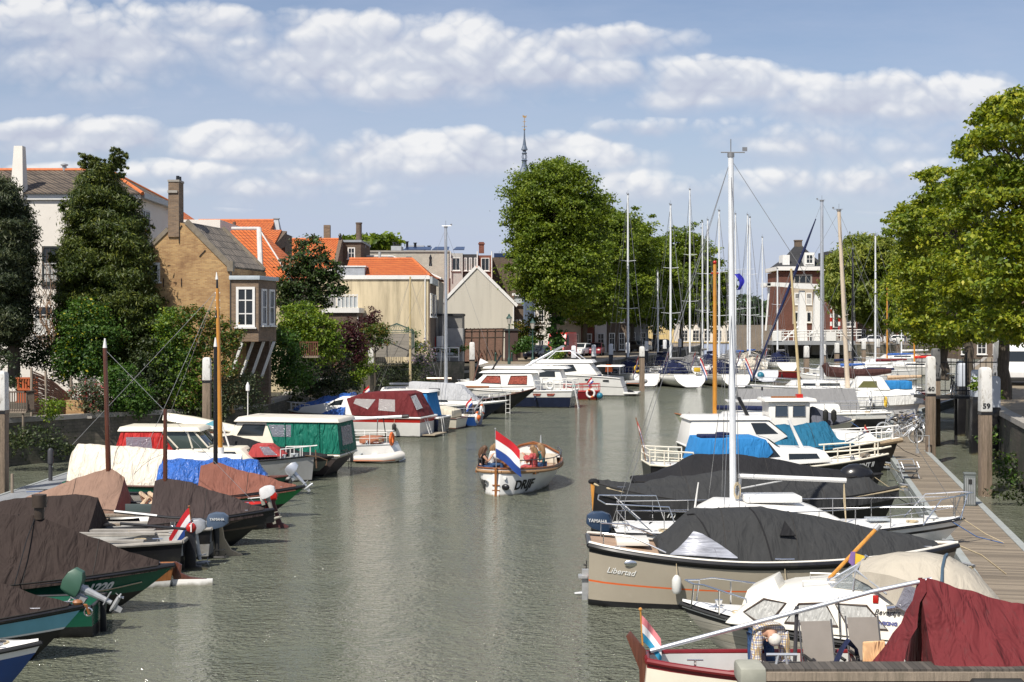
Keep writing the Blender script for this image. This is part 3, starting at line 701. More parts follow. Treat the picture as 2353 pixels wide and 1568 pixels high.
for (yy,ox) in ((0.0,0.0),(sk.y-.3,sk.x)):
 mb=MB(); mb.slab([(fx(424)+ox,yy-.06,fz(514)),(fx(526)+ox,yy-.06,fz(617)),(fx(526)+ox,yy+.3,fz(617)),(fx(424)+ox,yy+.3,fz(514))],(0.6,0,0.8),0.26); h.part('parapet',mb,lich,smooth=0)
mb=MB(); mb.slab([(fx(350),-.06,fz(568)),(fx(388),-.06,fz(531)),(fx(388),.3,fz(531)),(fx(350),.3,fz(568))],(-0.6,0,.8),.2); h.part('parapet',mb,lich,smooth=0)
mb=MB(); mb.box((fx(529),.15,fz(612)),(0.28,.5,.5)); h.part('kneeler_stone',mb,lich)
mb=MB(); c0,c1=fx(387),fx(412); mb.box(((c0+c1)/2,.42,(fz(415)+fz(545))/2),(c1-c0,1.0,fz(415)-fz(545)),taper=0.97,mat=brick_b)
mb.box((c0+(c1-c0)*.42,0.34,fz(441)),((c1-c0)*.9,.95,.12),mat=cap); mb.box(((c0+c1)/2,.42,fz(416)),(c1-c0+.04,1.04,.1),mat=cap)
ch=h.part('chimney',mb); mb=MB(); [mb.lathe((c1-.12,.2+.4*i,fz(414)),[(.09,0),(.08,.22)]) for i in range(2)]; mb.build('chimney_pot',black,ch)
mb=MB()
for (a,b,c,d2) in ((412,560,412,520),(406,518,412,528),(418,518,412,528),(472,575,458,590),(376,640,376,660),(417,640,417,659)):
 mb.tube([(fx(a),-.03,fz(b)),(fx(c),-.03,fz(d2))],0.02,5)
h.part('wall_anchor',mb,black)
h.win(fx(345),fx(368),fz(648),fz(604),1,2,f=.12)
b0,b1=fx(535),fx(597); bz0,bz1=fz(785),fz(644); sx=0.45; sd=2.1
mb=MB(); pl=[(b0,-.35),(b1,-.35),(b1+sx,sd),(b0,sd)]
mb.add([(x,y,bz0) for x,y in pl]+[(x,y,bz1) for x,y in pl],[(0,3,2,1),(4,5,6,7)]+[(i,(i+1) % 4,4+(i+1) % 4,4+i) for i in range(4)])
bay=h.part('bay',mb,brick_b,smooth=0)
mb=MB(); pl=[(b0-.1,-.47),(b1+.08,-.47),(b1+sx+.12,sd+.1),(b0-.1,sd+.1)]
mb.add([(x,y,bz1+.003) for x,y in pl]+[(x,y,bz1+.2) for x,y in pl],[(0,3,2,1),(4,5,6,7)]+[(i,(i+1) % 4,4+(i+1) % 4,4+i) for i in range(4)])
mb.build('bay_cornice',M('blue_grey_fascia',(0.42,0.47,0.5),.5),bay,bevel=.02)
h.win(fx(546),fx(589),fz(752),fz(660),2,3,y=-.35,f=.12)
ang=math.atan2(sd+.35,sx)
for (q0,q1) in ((.14,.42),(.56,.86)):
 Ls=math.hypot(sx,sd+.35); w_=h.win(q0*Ls,q1*Ls,fz(748),fz(664),1,2,f=.1); w_.rotation_euler[2]=ang; w_.location=(b1,-.35,0)
mb=MB()
for i in range(4):
 x=b0+.45+i*.42; y=-.35+.55*i; mb.slab([(x,y,bz0-.02),(x+.13,y,bz0-.02),(x-.5,y+.1,fz(868)),(x-.62,y+.1,fz(868))],(0,1,0),.16)
h.part('bracket',mb,whitep)
mb=MB(); mb.tube([(fx(531),-.08,fz(625)),(fx(531),-.08,fz(800))],.05); h.part('downpipe',mb,dkwood)
mb=MB(); mb.box((b0+.1,2.4,fz(850)),(2.6,.6,3.6)); h.part('lower_wall',mb,brick_d)
# cluster of orange roofs
def roofhouse(label,px,d,x0,x1,ye,yr,dep,mat,hipr=0,hipl=0,wall=None,wins=(),z0=1.96,ridge=None,eavefas=True):
 h=House('orange_roofed_house',label,'house',px,d,z0)
 a,b=h.x(x0),h.x(x1); h.box('wall',a+.05,b-.05,0,dep,-.3,h.z(ye),wall or render_w)
 fdm=F/(d+dep/2); zr=H-(yr-HY)/fdm-z0
 o,rt=h.gable_x(a,b,0,dep,h.z(ye),zr,mat,hipr=hipr,hipl=hipl)
 rt.build('ridge_tiles',ridge or ridge_o,h.t)
 if eavefas: h.box('gutter',a,b,-.32,-.16,h.z(ye)-.22,h.z(ye)-.02,whitep)
 h.zr=zr; return h
h=roofhouse('house with wide orange ridge roof and a grey vent stack at its right end',430,100,424,607,560,507,9,orange_t)
mb=MB(); xa=h.x(611); zz=h.z(492); mb.add([(xa-.35,4,h.z(528)),(xa+.35,4,h.z(528)),(xa+.35,5,h.z(528)),(xa-.35,5,h.z(528)),(xa-.12,4.3,zz),(xa+.14,4.3,zz),(xa+.14,4.7,zz),(xa-.12,4.7,zz)],[(0,3,2,1),(4,5,6,7),(0,1,5,4),(1,2,6,5),(2,3,7,6),(3,0,4,7)]); mb.box((xa,4.5,zz),(.42,.55,.06)); h.part('vent_stack',mb,lead)
mb=MB()
for px in (489,519,494): mb.tube([(h.x(px),3,h.z(525)),(h.x(px),3,h.z(503))],.12,8)
h.part('roof_vent',mb,brick_d)
h=House('orange_roofed_house','orange hipped roof with pale mortared hips above the bay house','house',560,84,1.96)
zE,zR=h.z(648),h.z(520); xl,xr_=h.x(488),h.x(700)
h.box('wall',h.x(500),h.x(668),0.3,9,-.3,zE,render_c)
apex1=(h.x(500),4.2,h.z(527)+.3); apex2=(h.x(566),4.2,h.z(527)+.3)
mb=MB(); mb.add([(h.x(480),0,zE),(h.x(672),0,zE),(h.x(690),9,zE),(h.x(480),9,zE),apex1,apex2],[(0,1,5,4),(1,2,5),(2,3,4,5),(3,0,4),(3,2,1,0)]); h.part('roof',mb,orange_t,smooth=0)
mb=MB(); mb.tube([apex1,apex2],.13); mb.tube([apex2,(h.x(672),0,zE)],.05,mat=None); mb.tube([apex2,(h.x(600),-0.02,zE+.05)],.16); h.part('hip_flashing',mb,ridge_w)
h=House('orange_roofed_house','narrow orange roof slope with dark brick gable edge beside the pale hipped one','house',600,92,1.96)
mb=MB(); x0_,x1_=h.x(572),h.x(638); mb.slab([(x0_,3,h.z(526)),(x1_-.2,3,h.z(526)),(h.x(622),-.5,h.z(588)),(h.x(560),-.5,h.z(588))],(0,-.5,.8),.15); h.part('roof',mb,orange_t,smooth=0)
mb=MB(); mb.add([(x1_-.25,3,h.z(524)),(x1_+.1,3.2,h.z(524)),(h.x(643),2.8,h.z(560)),(h.x(622),-.5,h.z(588)),(h.x(622)-.2,-.6,h.z(588))],[(0,1,2,3,4)]); mb.slab([(x1_-.2,3,-.3+0),(x1_,3,-.3),(x1_,3,h.z(530)),(x1_-.2,3,h.z(530))],(0,1,0),3); h.part('gable_edge',mb,brick_d,smooth=0)
h.box('wall',h.x(575),h.x(630),2.9,6,-.3,h.z(560),brick_d)
h=roofhouse('house with large orange tiled roof behind the dark evergreen tree',700,118,628,772,618,550,9,orange_t,wall=brick_d)
xr_=h.x(772)
mb=MB(); mb.add([(xr_+.01,-.15,h.z(618)-.1),(xr_+.01,4.5,h.zr+.1),(xr_+.01,9.1,h.z(618)),(xr_-.3,-.15,h.z(618)-.1),(xr_-.3,4.5,h.zr+.1),(xr_-.3,9.1,h.z(618))],[(0,1,2),(3,5,4),(0,3,4,1),(1,4,5,2)]); h.part('gable_wall',mb,brick_d,smooth=0)
for px in (732,):
 x=h.x(px); mb=MB(); mb.box((x,5.5,h.z(528)),(.55,.55,1.5)); mb.box((x,5.5,h.z(512)),(.6,.6,.12),taper=.6); h.part('chimney',mb,brick_b)
mb=MB(); mb.lathe((h.x(767),4.3,h.zr-.1),[(.14,0),(.12,.35),(.16,.4),(.05,.6)]); h.part('roof_vent',mb,black)
h=House('dark_flat_house','small dark brick flat roofed house with white window and tall round chimney','house',800,123,1.96)
h.box('wall',h.x(772),h.x(829),0,8,-.3,h.z(558),brick_d); h.box('roof',h.x(770),h.x(831),-.15,8.1,h.z(557),h.z(552),zinc)
h.win(h.x(799),h.x(816),h.z(595),h.z(569),2,2)
mb=MB(); mb.tube([(h.x(819),2,h.z(560)),(h.x(819),2,h.z(510))],.26,14); mb.tube([(h.x(819),2,h.z(511)),(h.x(819),2,h.z(508))],.3,14); h.part('chimney',mb,brick_d)
mb=MB()
for px in (832,841): mb.tube([(h.x(px),3,h.z(566)),(h.x(px),3,h.z(552))],.03,5)
mb.tube([(h.x(829),3,h.z(552)),(h.x(842),3,h.z(552))],.03,5); h.part('railing',mb,greyp)
# cream rendered building
h=House('cream_building','large cream rendered building with orange hipped roof and grey dormer','building',985,112,2.3)
h.box('wall',h.x(640),-.02,0,9,-.3,h.z(640),render_c)
h.box('cornice',h.x(778),.1,-.12,-.003,h.z(642),h.z(633),whitep)
o,rt=h.gable_x(h.x(790),h.x(986),0,8,h.z(633),h.z(597)+.25,orange_t,hipr=1.6,over=.1); rt.build('ridge_tiles',ridge_o,h.t)
h.box('dormer',h.x(775),h.x(838),-.05,3,h.z(633),h.z(614),lead); h.box('dormer_roof',h.x(774),h.x(841),-.12,3.1,h.z(614)+.003,h.z(611),whitep)
h.box('side_wall',0,.12,0.05,9,-.3,h.z(637),brick_d); h.box('side_cornice',.1,.3,-.1,9,h.z(652),h.z(636),greyp)
for (a,b) in ((988,994),(998,1004)):
 w_=h.win(h.dep(a,.12),min(8.5,h.dep(b,.12)),h.z(728),h.z(674),1,4,y=.12,face='right',f=.08)
mb=MB(); mb.tube([(h.x(977),-.07,h.z(640)),(h.x(977),-.07,h.z(800))],.05); h.part('downpipe',mb,whitep)
h.box('wing',h.x(760),h.x(834),-4,-.1,-.2,h.z(720),brick_d)
h.box('balcony',h.x(755),h.x(838),-4.2,-.1,h.z(720)+.003,h.z(709),whitep)
mb=MB(); q=MB()
for i in range(6):
 x=h.x(790)+(h.x(834)-h.x(790))*i/5; mb.box((x,-4.1,h.z(694)),(.08,.08,1.05))
mb.box(((h.x(762)+h.x(834))/2,-4.1,h.z(681)),(h.x(834)-h.x(762),.1,.08))
for i in range(14):
 x=h.x(762)+(h.x(788)-h.x(762))*i/14; mb.box((x,-4.1,h.z(695)),(.1,.05,1.0))
q.box(((h.x(790)+h.x(834))/2,-4.06,h.z(696)),(h.x(834)-h.x(790),.02,.85)); rl=h.part('balcony_railing',mb,whitep); q.build('screen',greyp,rl)
mb=MB(); mb.tube([(h.x(835),-4.1,h.z(728)),(h.x(836),-4.1,h.z(790))],.05); h.part('downpipe',mb,whitep)
h=House('red_roofed_house','faded red hipped roof with two skylights behind the cream building','house',900,122,2.5)
h.box('wall',h.x(840),h.x(1008),0,9,-.3,h.z(645),brick_w)
o,rt=h.gable_x(h.x(830),h.x(1012),0,9,h.z(640),h.z(584),redt,hipr=4.5,over=.1); rt.build('ridge_tiles',ridge_w,h.t)
mb=MB()
for px in (892,934):
 mb.slab([(h.x(px-6),2.0,h.z(597)),(h.x(px+7),2.0,h.z(597)),(h.x(px+7),2.7,h.z(590)),(h.x(px-6),2.7,h.z(590))],(0,-.5,.8),.15)
h.part('skylight',mb,glassg); mb=MB(); mb.lathe((h.x(987),1.5,h.z(610)),[(.15,0),(.1,.5),(.14,.7),(.03,1.0)]); h.part('roof_vent',mb,black)
mb=MB(); mb.tube([(h.x(865),3,h.z(605)),(h.x(865),3,h.z(575))],.12); h.part('flue',mb,greyp)
# modern flat roofed block
h=House('flat_roofed_block','modern flat roofed block of pale brick grey and black bays with solar panels','building',1031,150,2.5)
h.box('wall',h.x(830),0,0,12,-.2,h.z(580),brick_w); h.box('roof_edge',h.x(828),.1,-.1,12,h.z(580)+.003,h.z(576),cap)
xr0=0.0
for nm,(a,b),mt,n in (('grey_bay',(1031,1063),M('grey_panel',(.38,.38,.36),.7),1),('black_bay',(1063,1098),dkwood,3),('red_bay',(1098,1130),brick_r,1)):
 yo=(b-1031)*.0; h.box(nm,h.x(a)+.003,h.x(b),.3+(a-1031)*.01,12,-.2,h.z(582+(a-1031)*.06),mt)
 for i in range(n):
  ww=(h.x(b)-h.x(a))/n; x0=h.x(a)+ww*i+ww*.22; h.win(x0,x0+ww*.6,h.z(622),h.z(592),2,1,y=.3+(a-1031)*.01-.001,f=.07)
h.box('plant_room',h.x(893),h.x(917),3,6,h.z(576),h.z(562),lead); h.box('plant_room',h.x(925),h.x(966),6,9,h.z(576),h.z(557),lead)
solar=M('solar_glass',(.015,.03,.08),.15,.1)
for (a,b) in ((925,989),(991,1030),(1040,1066)):
 mb=MB(); mb.slab([(h.x(a),1,h.z(574)),(h.x(b),1,h.z(574)),(h.x(b),3,h.z(565)),(h.x(a)+.3,3,h.z(565))],(0,-.3,.9),.06); h.part('solar_panel',mb,solar)
mb=MB()
for px,py in ((899,552),(906,556),(929,550),(948,553),(981,560)): mb.lathe((h.x(px),4,h.z(565)),[(.14,0),(.14,h.z(py)-h.z(565)-.1),(.22,h.z(py)-h.z(565)-.08),(.2,h.z(py)-h.z(565))],8)
h.part('roof_vent',mb,black)
mb=MB(); mb.box((h.x(1105),3,h.z(566)),(.55,.55,1.2)); mb.box((h.x(1105),3,h.z(557)),(.7,.7,.14)); h.part('chimney',mb,brick_r)
mb=MB()
for px in (1035,1097,1130): mb.tube([(h.x(px),-.05,h.z(578)),(h.x(px),-.05,h.z(640))],.06)
h.part('downpipe',mb,whitep)
h=House('dark_block','dark brick block with solar panels half hidden behind the tall linden','building',1131,160,2.5)
h.box('wall',0.05,h.x(1200),0,10,-.2,h.z(592),brick_d); h.box('solar_panel',.2,h.x(1195),0.2,3,h.z(591),h.z(582),solar)
# white gable
h=House('gabled_house','pale rendered gable end house with orange roof beside the lindens','house',1181,146,2.5)
xa,xm,xb=h.x(1019),h.x(1096),0.0
mb=MB(); prof=[(xa,-.2),(xb,-.2),(xb,h.z(703)),(xm,h.z(614)),(xa,h.z(700))]; n=5
mb.add([(x,0,z) for x,z in prof]+[(x,9,z) for x,z in prof],[tuple(range(n)),tuple(range(2*n-1,n-1,-1))]+[(i,n+i,n+(i+1) % n,(i+1) % n) for i in range(n)]); h.part('gable_wall',mb,render_g,smooth=0)
mb=MB(); mb.slab([(xm,.25,h.z(614)),(xb+.2,.25,h.z(703)),(xb+.2,9,h.z(703)),(xm,9,h.z(614))],(.6,0,.8),.12); mb.slab([(xm,.25,h.z(614)),(xa-.2,.25,h.z(700)),(xa-.2,9,h.z(700)),(xm,9,h.z(614))],(-.6,0,.8),.12); h.part('roof',mb,orange_t,smooth=0)
mb=MB(); mb.slab([(xm,-.1,h.z(614)-.1),(xb+.25,-.1,h.z(706)),(xb+.25,.25,h.z(706)),(xm,.25,h.z(614)-.1)],(.6,0,.8),.3); mb.slab([(xm,-.1,h.z(614)-.1),(xa-.25,-.1,h.z(703)),(xa-.25,.25,h.z(703)),(xm,.25,h.z(614)-.1)],(-.6,0,.8),.3); h.part('verge_board',mb,whitep,smooth=0)
mb=MB(); mb.tube([(h.x(1180),-.08,h.z(705)),(h.x(1180),-.08,h.z(790))],.06); h.part('downpipe',mb,whitep)
h.box('side_wing',.02,h.x(1203),1,8,-.2,h.z(703),brick_d); h.win(h.x(1185),h.x(1191),h.z(768),h.z(735),1,3,y=1); h.win(h.x(1193),h.x(1199),h.z(768),h.z(735),1,3,y=1)
h.box('dormer',0.02,h.x(1200),.6,4,h.z(697),h.z(680),greyp); h.box('dormer_roof',-.2,h.x(1202),.4,4.2,h.z(680)+.003,h.z(674),whitep)
# small grey annexe,red door,terrace
h=House('grey_annexe','small grey flat roofed annexe with red door between cream building and gable','annexe',1018,122,2.5)
h.box('wall',-.4,h.x(1062),0,6,-.2,h.z(726),M('old_grey_render',(.22,.21,.19),.9,.2)); h.box('roof',-.5,h.x(1064),-.15,6,h.z(726)+.003,h.z(721),dkwood)
h.box('lower_wall',h.x(1030),h.x(1066),-3,-.003,-.2,h.z(755),M('grey_cladding',(.34,.33,.32),.8,.12)); h.box('white_door',h.x(1008),h.x(1030),-3.2,-3.1,-.1,h.z(772),whitep); h.box('red_door',h.x(991),h.x(1006),-3.1,-3.0,0,h.z(774),red)
h.win(h.x(1022),h.x(1027),h.z(768),h.z(745),1,3)
h=House('garden_wall','low red brick garden wall behind the timber pergola','wall',1165,137,2.5)
h.box('wall',h.x(1066),h.x(1156),0,.3,-.1,h.z(757),brick('garden_brick',(0.24,0.12,0.08),(0.17,0.085,0.06),(0.2,0.16,0.13)))
h=House('pergola','rustic dark timber pergola standing before the red brick garden wall','pergola',1100,134,2.5)
mb=MB()
for px in (1066,1082,1100,1118,1136,1154): mb.tube([(h.x(px),0,-.1),(h.x(px)+.1,0,h.z(757))],.07,6)
for py in (757,763,777): mb.tube([(h.x(1060),0,h.z(py)),(h.x(1160),0,h.z(py)+.05)],.06,6)
for px in range(1062,1162,9): mb.tube([(h.x(px),-.3,h.z(756)),(h.x(px),1.6,h.z(755))],.04,5)
h.part('frame',mb,M('dark_rustic_poles',(.05,.035,.025),.95,.3))
h=House('shed','dark brown timber shed at the end of the pergola','shed',1178,133,2.5)
h.box('wall',h.x(1160),h.x(1190),0,2.5,0,h.z(760),M('brown_shed_boards',(.06,.035,.03),.85)); h.box('roof',h.x(1158),h.x(1192),-.15,2.6,h.z(760)+.003,h.z(756),dkwood)
# street facades behind the lindens
def facade(label,p0,p1,d,ytop,mat,bays,name='townhouse'):
 h=House(name,label,'townhouse',p0,d,2.5); h.box('wall',0,h.x(p1),0,8,-.2,h.z(ytop),mat); W=h.x(p1)
 for st in range(3):
  zz=0.3+st*3.0
  if zz+2.3 > h.z(ytop): break
  for i in range(bays):
   ww=W/bays; h.win(ww*i+ww*.2,ww*i+ww*.8,zz+(.0 if st==0 else .4),zz+2.1,2,2 if st else 3,f=.1)
 h.box('cornice',-.1,W+.1,-.3,-.003,h.z(ytop)-.3,h.z(ytop)+.05,whitep); return h
facade('pale cream townhouse with white bay windows left of the first linden trunk',1232,1278,158,640,render_w,2)
facade('grey townhouse front behind the first linden trunk',1279,1335,160,650,M('warm_grey_render',(.42,.38,.33),.9),2)
facade('narrow dark red brick townhouse between linden trunks',1336,1366,165,640,brick_r,1)
facade('white plastered townhouse behind the second linden trunk',1367,1394,170,650,render_w,1)
facade('brown brick townhouse behind the third linden trunk',1395,1440,176,640,brick_d,2)
facade('grey painted townhouse in the shade of the far lindens',1441,1490,190,660,M('grey_paint_wall',(.3,.3,.3),.9),2)
facade('long white low building behind the far sailing yachts',1560,1690,262,738,render_w,5)
# church spire
h=House('church_spire','slender dark slate church spire with open lantern and weathercock','church spire',1205,420,2.5)
slt=M('spire_slate',(.09,.12,.17),.5,.15)
def zz(py): return h.z(py)
mb=MB(); mb.lathe((0,0,0),[(3,0),(2.8,zz(430)),(1.7,zz(398)),(.9,zz(384)),(.75,zz(378))],8); h.part('steeple',mb,slt,smooth=0)
mb=MB(); mb.lathe((0,0,0),[(.65,zz(379)),(.65,zz(371)),(.95,zz(369)),(.7,zz(367)),(.5,zz(365))],8)
for k in range(6): a=k*PI/3; mb.tube([(.45*math.cos(a),.45*math.sin(a),zz(367)),(.75*math.cos(a),.75*math.sin(a),zz(361)),(.45*math.cos(a),.45*math.sin(a),zz(354))],.1,5)
mb.lathe((0,0,0),[(.6,zz(355)),(.8,zz(353)),(.55,zz(350)),(.45,zz(347)),(1.0,zz(345)),(.55,zz(335)),(.25,zz(318)),(.15,zz(300)),(.08,zz(285))],8); h.part('lantern',mb,slt,smooth=0)
mb=MB(); mb.tube([(0,0,zz(300)),(0,0,zz(266))],.1,5); mb.box((0,0,zz(280)),(1.0,.08,.12)); mb.box((0,0,zz(291)),(1.5,.08,.12)); mb.ball((0,0,zz(298)),.3,8)
mb.slab([(-.5,0,zz(270)),(.5,0,zz(271)),(.7,0,zz(265)),(.1,0,zz(268)),(-.5,0,zz(264))],(0,1,0),.1); h.part('weathercock',mb,M('gilded_iron',(.35,.22,.08),.4))
# mansarded corner house at the drawbridge
h=House('corner_house','red brick corner house with dark mansard roof and dormer behind the drawbridge','house',1790,268,2.5)
xw=h.x(1970); h.box('wall',0,xw,0,12,-.2,h.z(624),brick('corner_brick',(0.15,0.045,0.03),(0.10,0.03,0.022),(0.14,0.09,0.07)))
h.box('cornice',-.5,xw+.4,-.8,12,h.z(622),h.z(613),whitep)
mb=MB(); zc=h.z(613); mb.add([(-.2,-.4,zc),(h.x(1900),-.4,zc),(h.x(1900),9,zc),(-.2,9,zc),(h.x(1815),3,h.z(590)),(h.x(1880),3,h.z(590)),(h.x(1880),6,h.z(590)),(h.x(1815),6,h.z(590)),(h.x(1838),4,h.z(562)),(h.x(1853),4,h.z(562)),(h.x(1853),5,h.z(562)),(h.x(1838),5,h.z(562))],
[(0,1,5,4),(1,2,6,5),(2,3,7,6),(3,0,4,7),(4,5,9,8),(5,6,10,9),(6,7,11,10),(7,4,8,11),(8,9,10,11)]); h.part('roof',mb,slate,smooth=0)
h.box('roof_wing',h.x(1901),h.x(1930),0,8,zc,h.z(578),slate)
mb=MB(); mb.box((h.x(1845),4.5,h.z(560)),(1.3,1.2,1.7)); mb.box((h.x(1845),4.5,h.z(550)),(1.5,1.4,.2)); h.part('chimney',mb,brick_d)
h.box('dormer',h.x(1847),h.x(1870),-.6,3,zc+.1,h.z(581),whitep); h.win(h.x(1850),h.x(1867),h.z(607),h.z(585),2,2,y=-.61,f=.18); h.box('dormer',h.x(1799),h.x(1815),.2,4,zc+.1,h.z(586),whitep)
h.win(h.x(1823),h.x(1866),h.z(654),h.z(631),3,1,f=.3,fm=cap)
for (x0,x1,y0,y1) in ((1884,1892,653,634),(1915,1930,647,631),(1884,1892,695,676),(1916,1932,691,669),(1941,1956,691,671)): h.win(h.x(x0),h.x(x1),h.z(y0),h.z(y1),2,2,f=.22)
h.box('panel',h.x(1821),h.x(1868),-.12,-.003,h.z(745),h.z(656),M('beige_plaster',(.42,.36,.28),.9))
for (x0,x1) in ((1825,1837),(1852,1865)):
 h.win(h.x(x0),h.x(x1),h.z(701),h.z(673),2,2,y=-.125,f=.22,curt=True); h.win(h.x(x0),h.x(x1),h.z(742),h.z(716),1,1,y=-.125,f=.22)
for (x0,x1) in ((1884,1893),(1914,1930),(1941,1966)): h.win(h.x(x0),h.x(x1),h.z(752),h.z(712),2,4,f=.22)
h.box('door',h.x(1917),h.x(1927),-.1,-.07,h.z(765),h.z(718),dkwood)
facade('dark brick townhouse row behind the willow on the far quay',1959,2060,280,690,brick_d,6)
facade('red brown townhouse behind the white cars on the far right quay',2061,2200,280,680,brick_r,7)
facade('shadowed brick townhouses behind the right hand trees',2201,2420,150,660,brick_d,6)
# vegetation
def linden(label,base,cz,hz,rx,leaf='linden',n=14,size=.26,dens=55,seed=1,group='lindens',tr=.32,ivy=False,extra=None,ry=None,low=0.0,clump=.42):
 global rng
 rs=random.Random(seed); blobs=[]
 ry=ry or rx
 for i in range(n):
  u=-1+2*(i+.5)/n; a=i*2.4+rs.uniform(-.4,.4)
  q=math.sqrt(max(0,1-abs(u) ** 4)); rr=rs.uniform(.42,.66)
  blobs.append(((math.cos(a)*q*rx*rr,math.sin(a)*q*ry*rr,cz+u*hz*.72),(rx*rs.uniform(.26,.42),ry*rs.uniform(.26,.42),hz*rs.uniform(.16,.27))))
 blobs.append(((0,0,cz),(rx*.5,ry*.5,hz*.6)))
 t=plant('linden_tree',label,'tree',base,blobs,leaf,size*.6,dens=dens*2.3,clump=clump,group=group,trunk=(0,0,cz-hz*.35),tr=tr,extra=extra,limbs=9,shell=.5,leaves=64,ragged=.5)
 return t
T=lambda px,py,z=2.5: P(px,py,z)
linden('tallest rounded linden with ivy on its trunk beside the red van',T(1275,830),11.9,7.9,5.2,size=.27,seed=3,n=46,dens=46)
linden('second tall linden of the row behind the white yachts',T(1345,817),10.6,7.6,6.6,size=.32,seed=5,n=40,dens=34)
linden('third linden of the row behind the far yachts',T(1400,809),10.5,7.6,6.8,size=.35,seed=8,n=36,dens=27)
linden('fourth linden of the row half hidden by the third',T(1452,806),9.6,6.8,6.2,size=.38,seed=11,n=30,dens=23)
linden('fifth linden behind the thin green and white masts',T(1565,800),10.6,7.2,6.4,size=.40,seed=13,n=32,dens=22,leaf='linden')
linden('low linden at the far end of the left row behind the tall white mast',T(1612,800),8.0,5.6,4.8,size=.42,seed=17,n=26,dens=22)
linden('fourth row linden behind in the gap left of the fifth',T(1505,803),8.2,6.0,5.0,size=.40,seed=19,n=26,dens=22)
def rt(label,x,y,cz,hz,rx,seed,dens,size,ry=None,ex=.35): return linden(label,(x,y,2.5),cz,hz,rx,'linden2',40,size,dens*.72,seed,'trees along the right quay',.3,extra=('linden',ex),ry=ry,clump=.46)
def boughs(label,x,y,lst,seed,top,tr=.3):
 rs=random.Random(seed); base=Vector((x,y,2.5)); bl=[]
 for (px,py,rx,rz) in lst:
  for dy in (-2.2,-.4,1.6,3.2):
   q=1-.12*abs(dy); d=y+dy+rs.uniform(-.5,.5); c=Q(px+rs.uniform(-14,14),py+rs.uniform(-12,12),d)-base; k=d/F
   bl.append((tuple(c),(rx*k*q*rs.uniform(.7,1.05),rs.uniform(1.0,1.5),rz*k*rs.uniform(.7,1.0))))
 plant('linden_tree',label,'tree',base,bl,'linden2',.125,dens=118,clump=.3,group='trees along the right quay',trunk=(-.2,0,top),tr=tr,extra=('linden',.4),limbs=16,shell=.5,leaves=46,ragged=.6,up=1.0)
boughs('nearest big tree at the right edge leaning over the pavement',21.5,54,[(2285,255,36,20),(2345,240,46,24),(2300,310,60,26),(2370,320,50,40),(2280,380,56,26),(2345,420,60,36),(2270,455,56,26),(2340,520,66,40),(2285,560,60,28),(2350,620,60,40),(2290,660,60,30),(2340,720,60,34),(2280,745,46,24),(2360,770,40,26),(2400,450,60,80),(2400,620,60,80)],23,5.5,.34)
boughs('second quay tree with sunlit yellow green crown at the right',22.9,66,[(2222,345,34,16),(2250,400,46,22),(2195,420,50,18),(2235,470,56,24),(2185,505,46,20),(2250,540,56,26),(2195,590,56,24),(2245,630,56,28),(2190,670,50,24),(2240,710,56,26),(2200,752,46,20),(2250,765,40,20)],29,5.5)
boughs('third quay tree spreading towards the water on the right',25.4,79,[(2150,408,34,14),(2165,450,46,18),(2115,470,40,15),(2085,505,40,14),(2140,515,50,18),(2060,528,34,11),(2105,555,46,18),(2160,580,50,22),(2095,610,40,18),(2140,645,50,22),(2090,680,34,15),(2135,705,50,20),(2085,738,34,14),(2150,755,44,16)],31,5.0)
rt('fourth quay tree reaching lowest over the far masts on the right',28.6,94,6.0,4.3,3.3,37,95,.23)
plant('willow_tree','feathery willow in front of the brick houses on the far quay','tree',T(1985,775),pxblobs([(1945,610,38,34),(1985,590,48,44),(2025,600,40,50),(1925,660,22,36),(1965,680,42,50),(2020,690,48,60),(2050,720,40,40)],225,T(1985,775),6),'willow',.24,dens=60,clump=.6,trunk=(0,0,8),tr=.5,droop=1.5,elong=3.5)
for i,(px,py,rx,rz,d,lab) in enumerate([(1715,712,34,46,330,'dark tree clump beyond the masts left of the drawbridge'),(1765,722,24,36,330,'round dark tree just left of the drawbridge'),(1680,716,28,40,340,'dark far tree behind the tallest mast'),(1640,720,30,40,340,'dark far tree behind the low linden'),(1795,742,16,26,335,'small dark tree at the end of the bridge beam')]):
 b=Q(px,780,d); b.z=2.4
 plant('far_tree',lab,'tree',b,pxblobs([(px,py,rx*.7,rz*.7),(px-rx*.5,py+14,rx*.6,rz*.6),(px+rx*.5,py+10,rx*.6,rz*.7)],d,b,4),'far',.8,dens=7,clump=1.1,trunk=(0,0,4),tr=.4,group='far trees beyond the bridge')
plant('far_tree','rounded green treetop above the roofs left of the flat block','tree',Q(885,640,190),pxblobs([(845,565,34,22),(885,562,30,18),(815,562,22,16)],190,Q(885,640,190),4),'linden',.5,dens=18,clump=.7)
plant('far_tree','green tree filling the gap between lindens and right quay far away','tree',T(2095,775),pxblobs([(2080,700,50,40),(2130,690,60,50),(2180,700,60,50)],215,T(2095,775),6),'linden',.5,dens=12,clump=.8,trunk=(0,0,5),tr=.4)
lerp_=lambda a,b,t: a+(b-a)*t
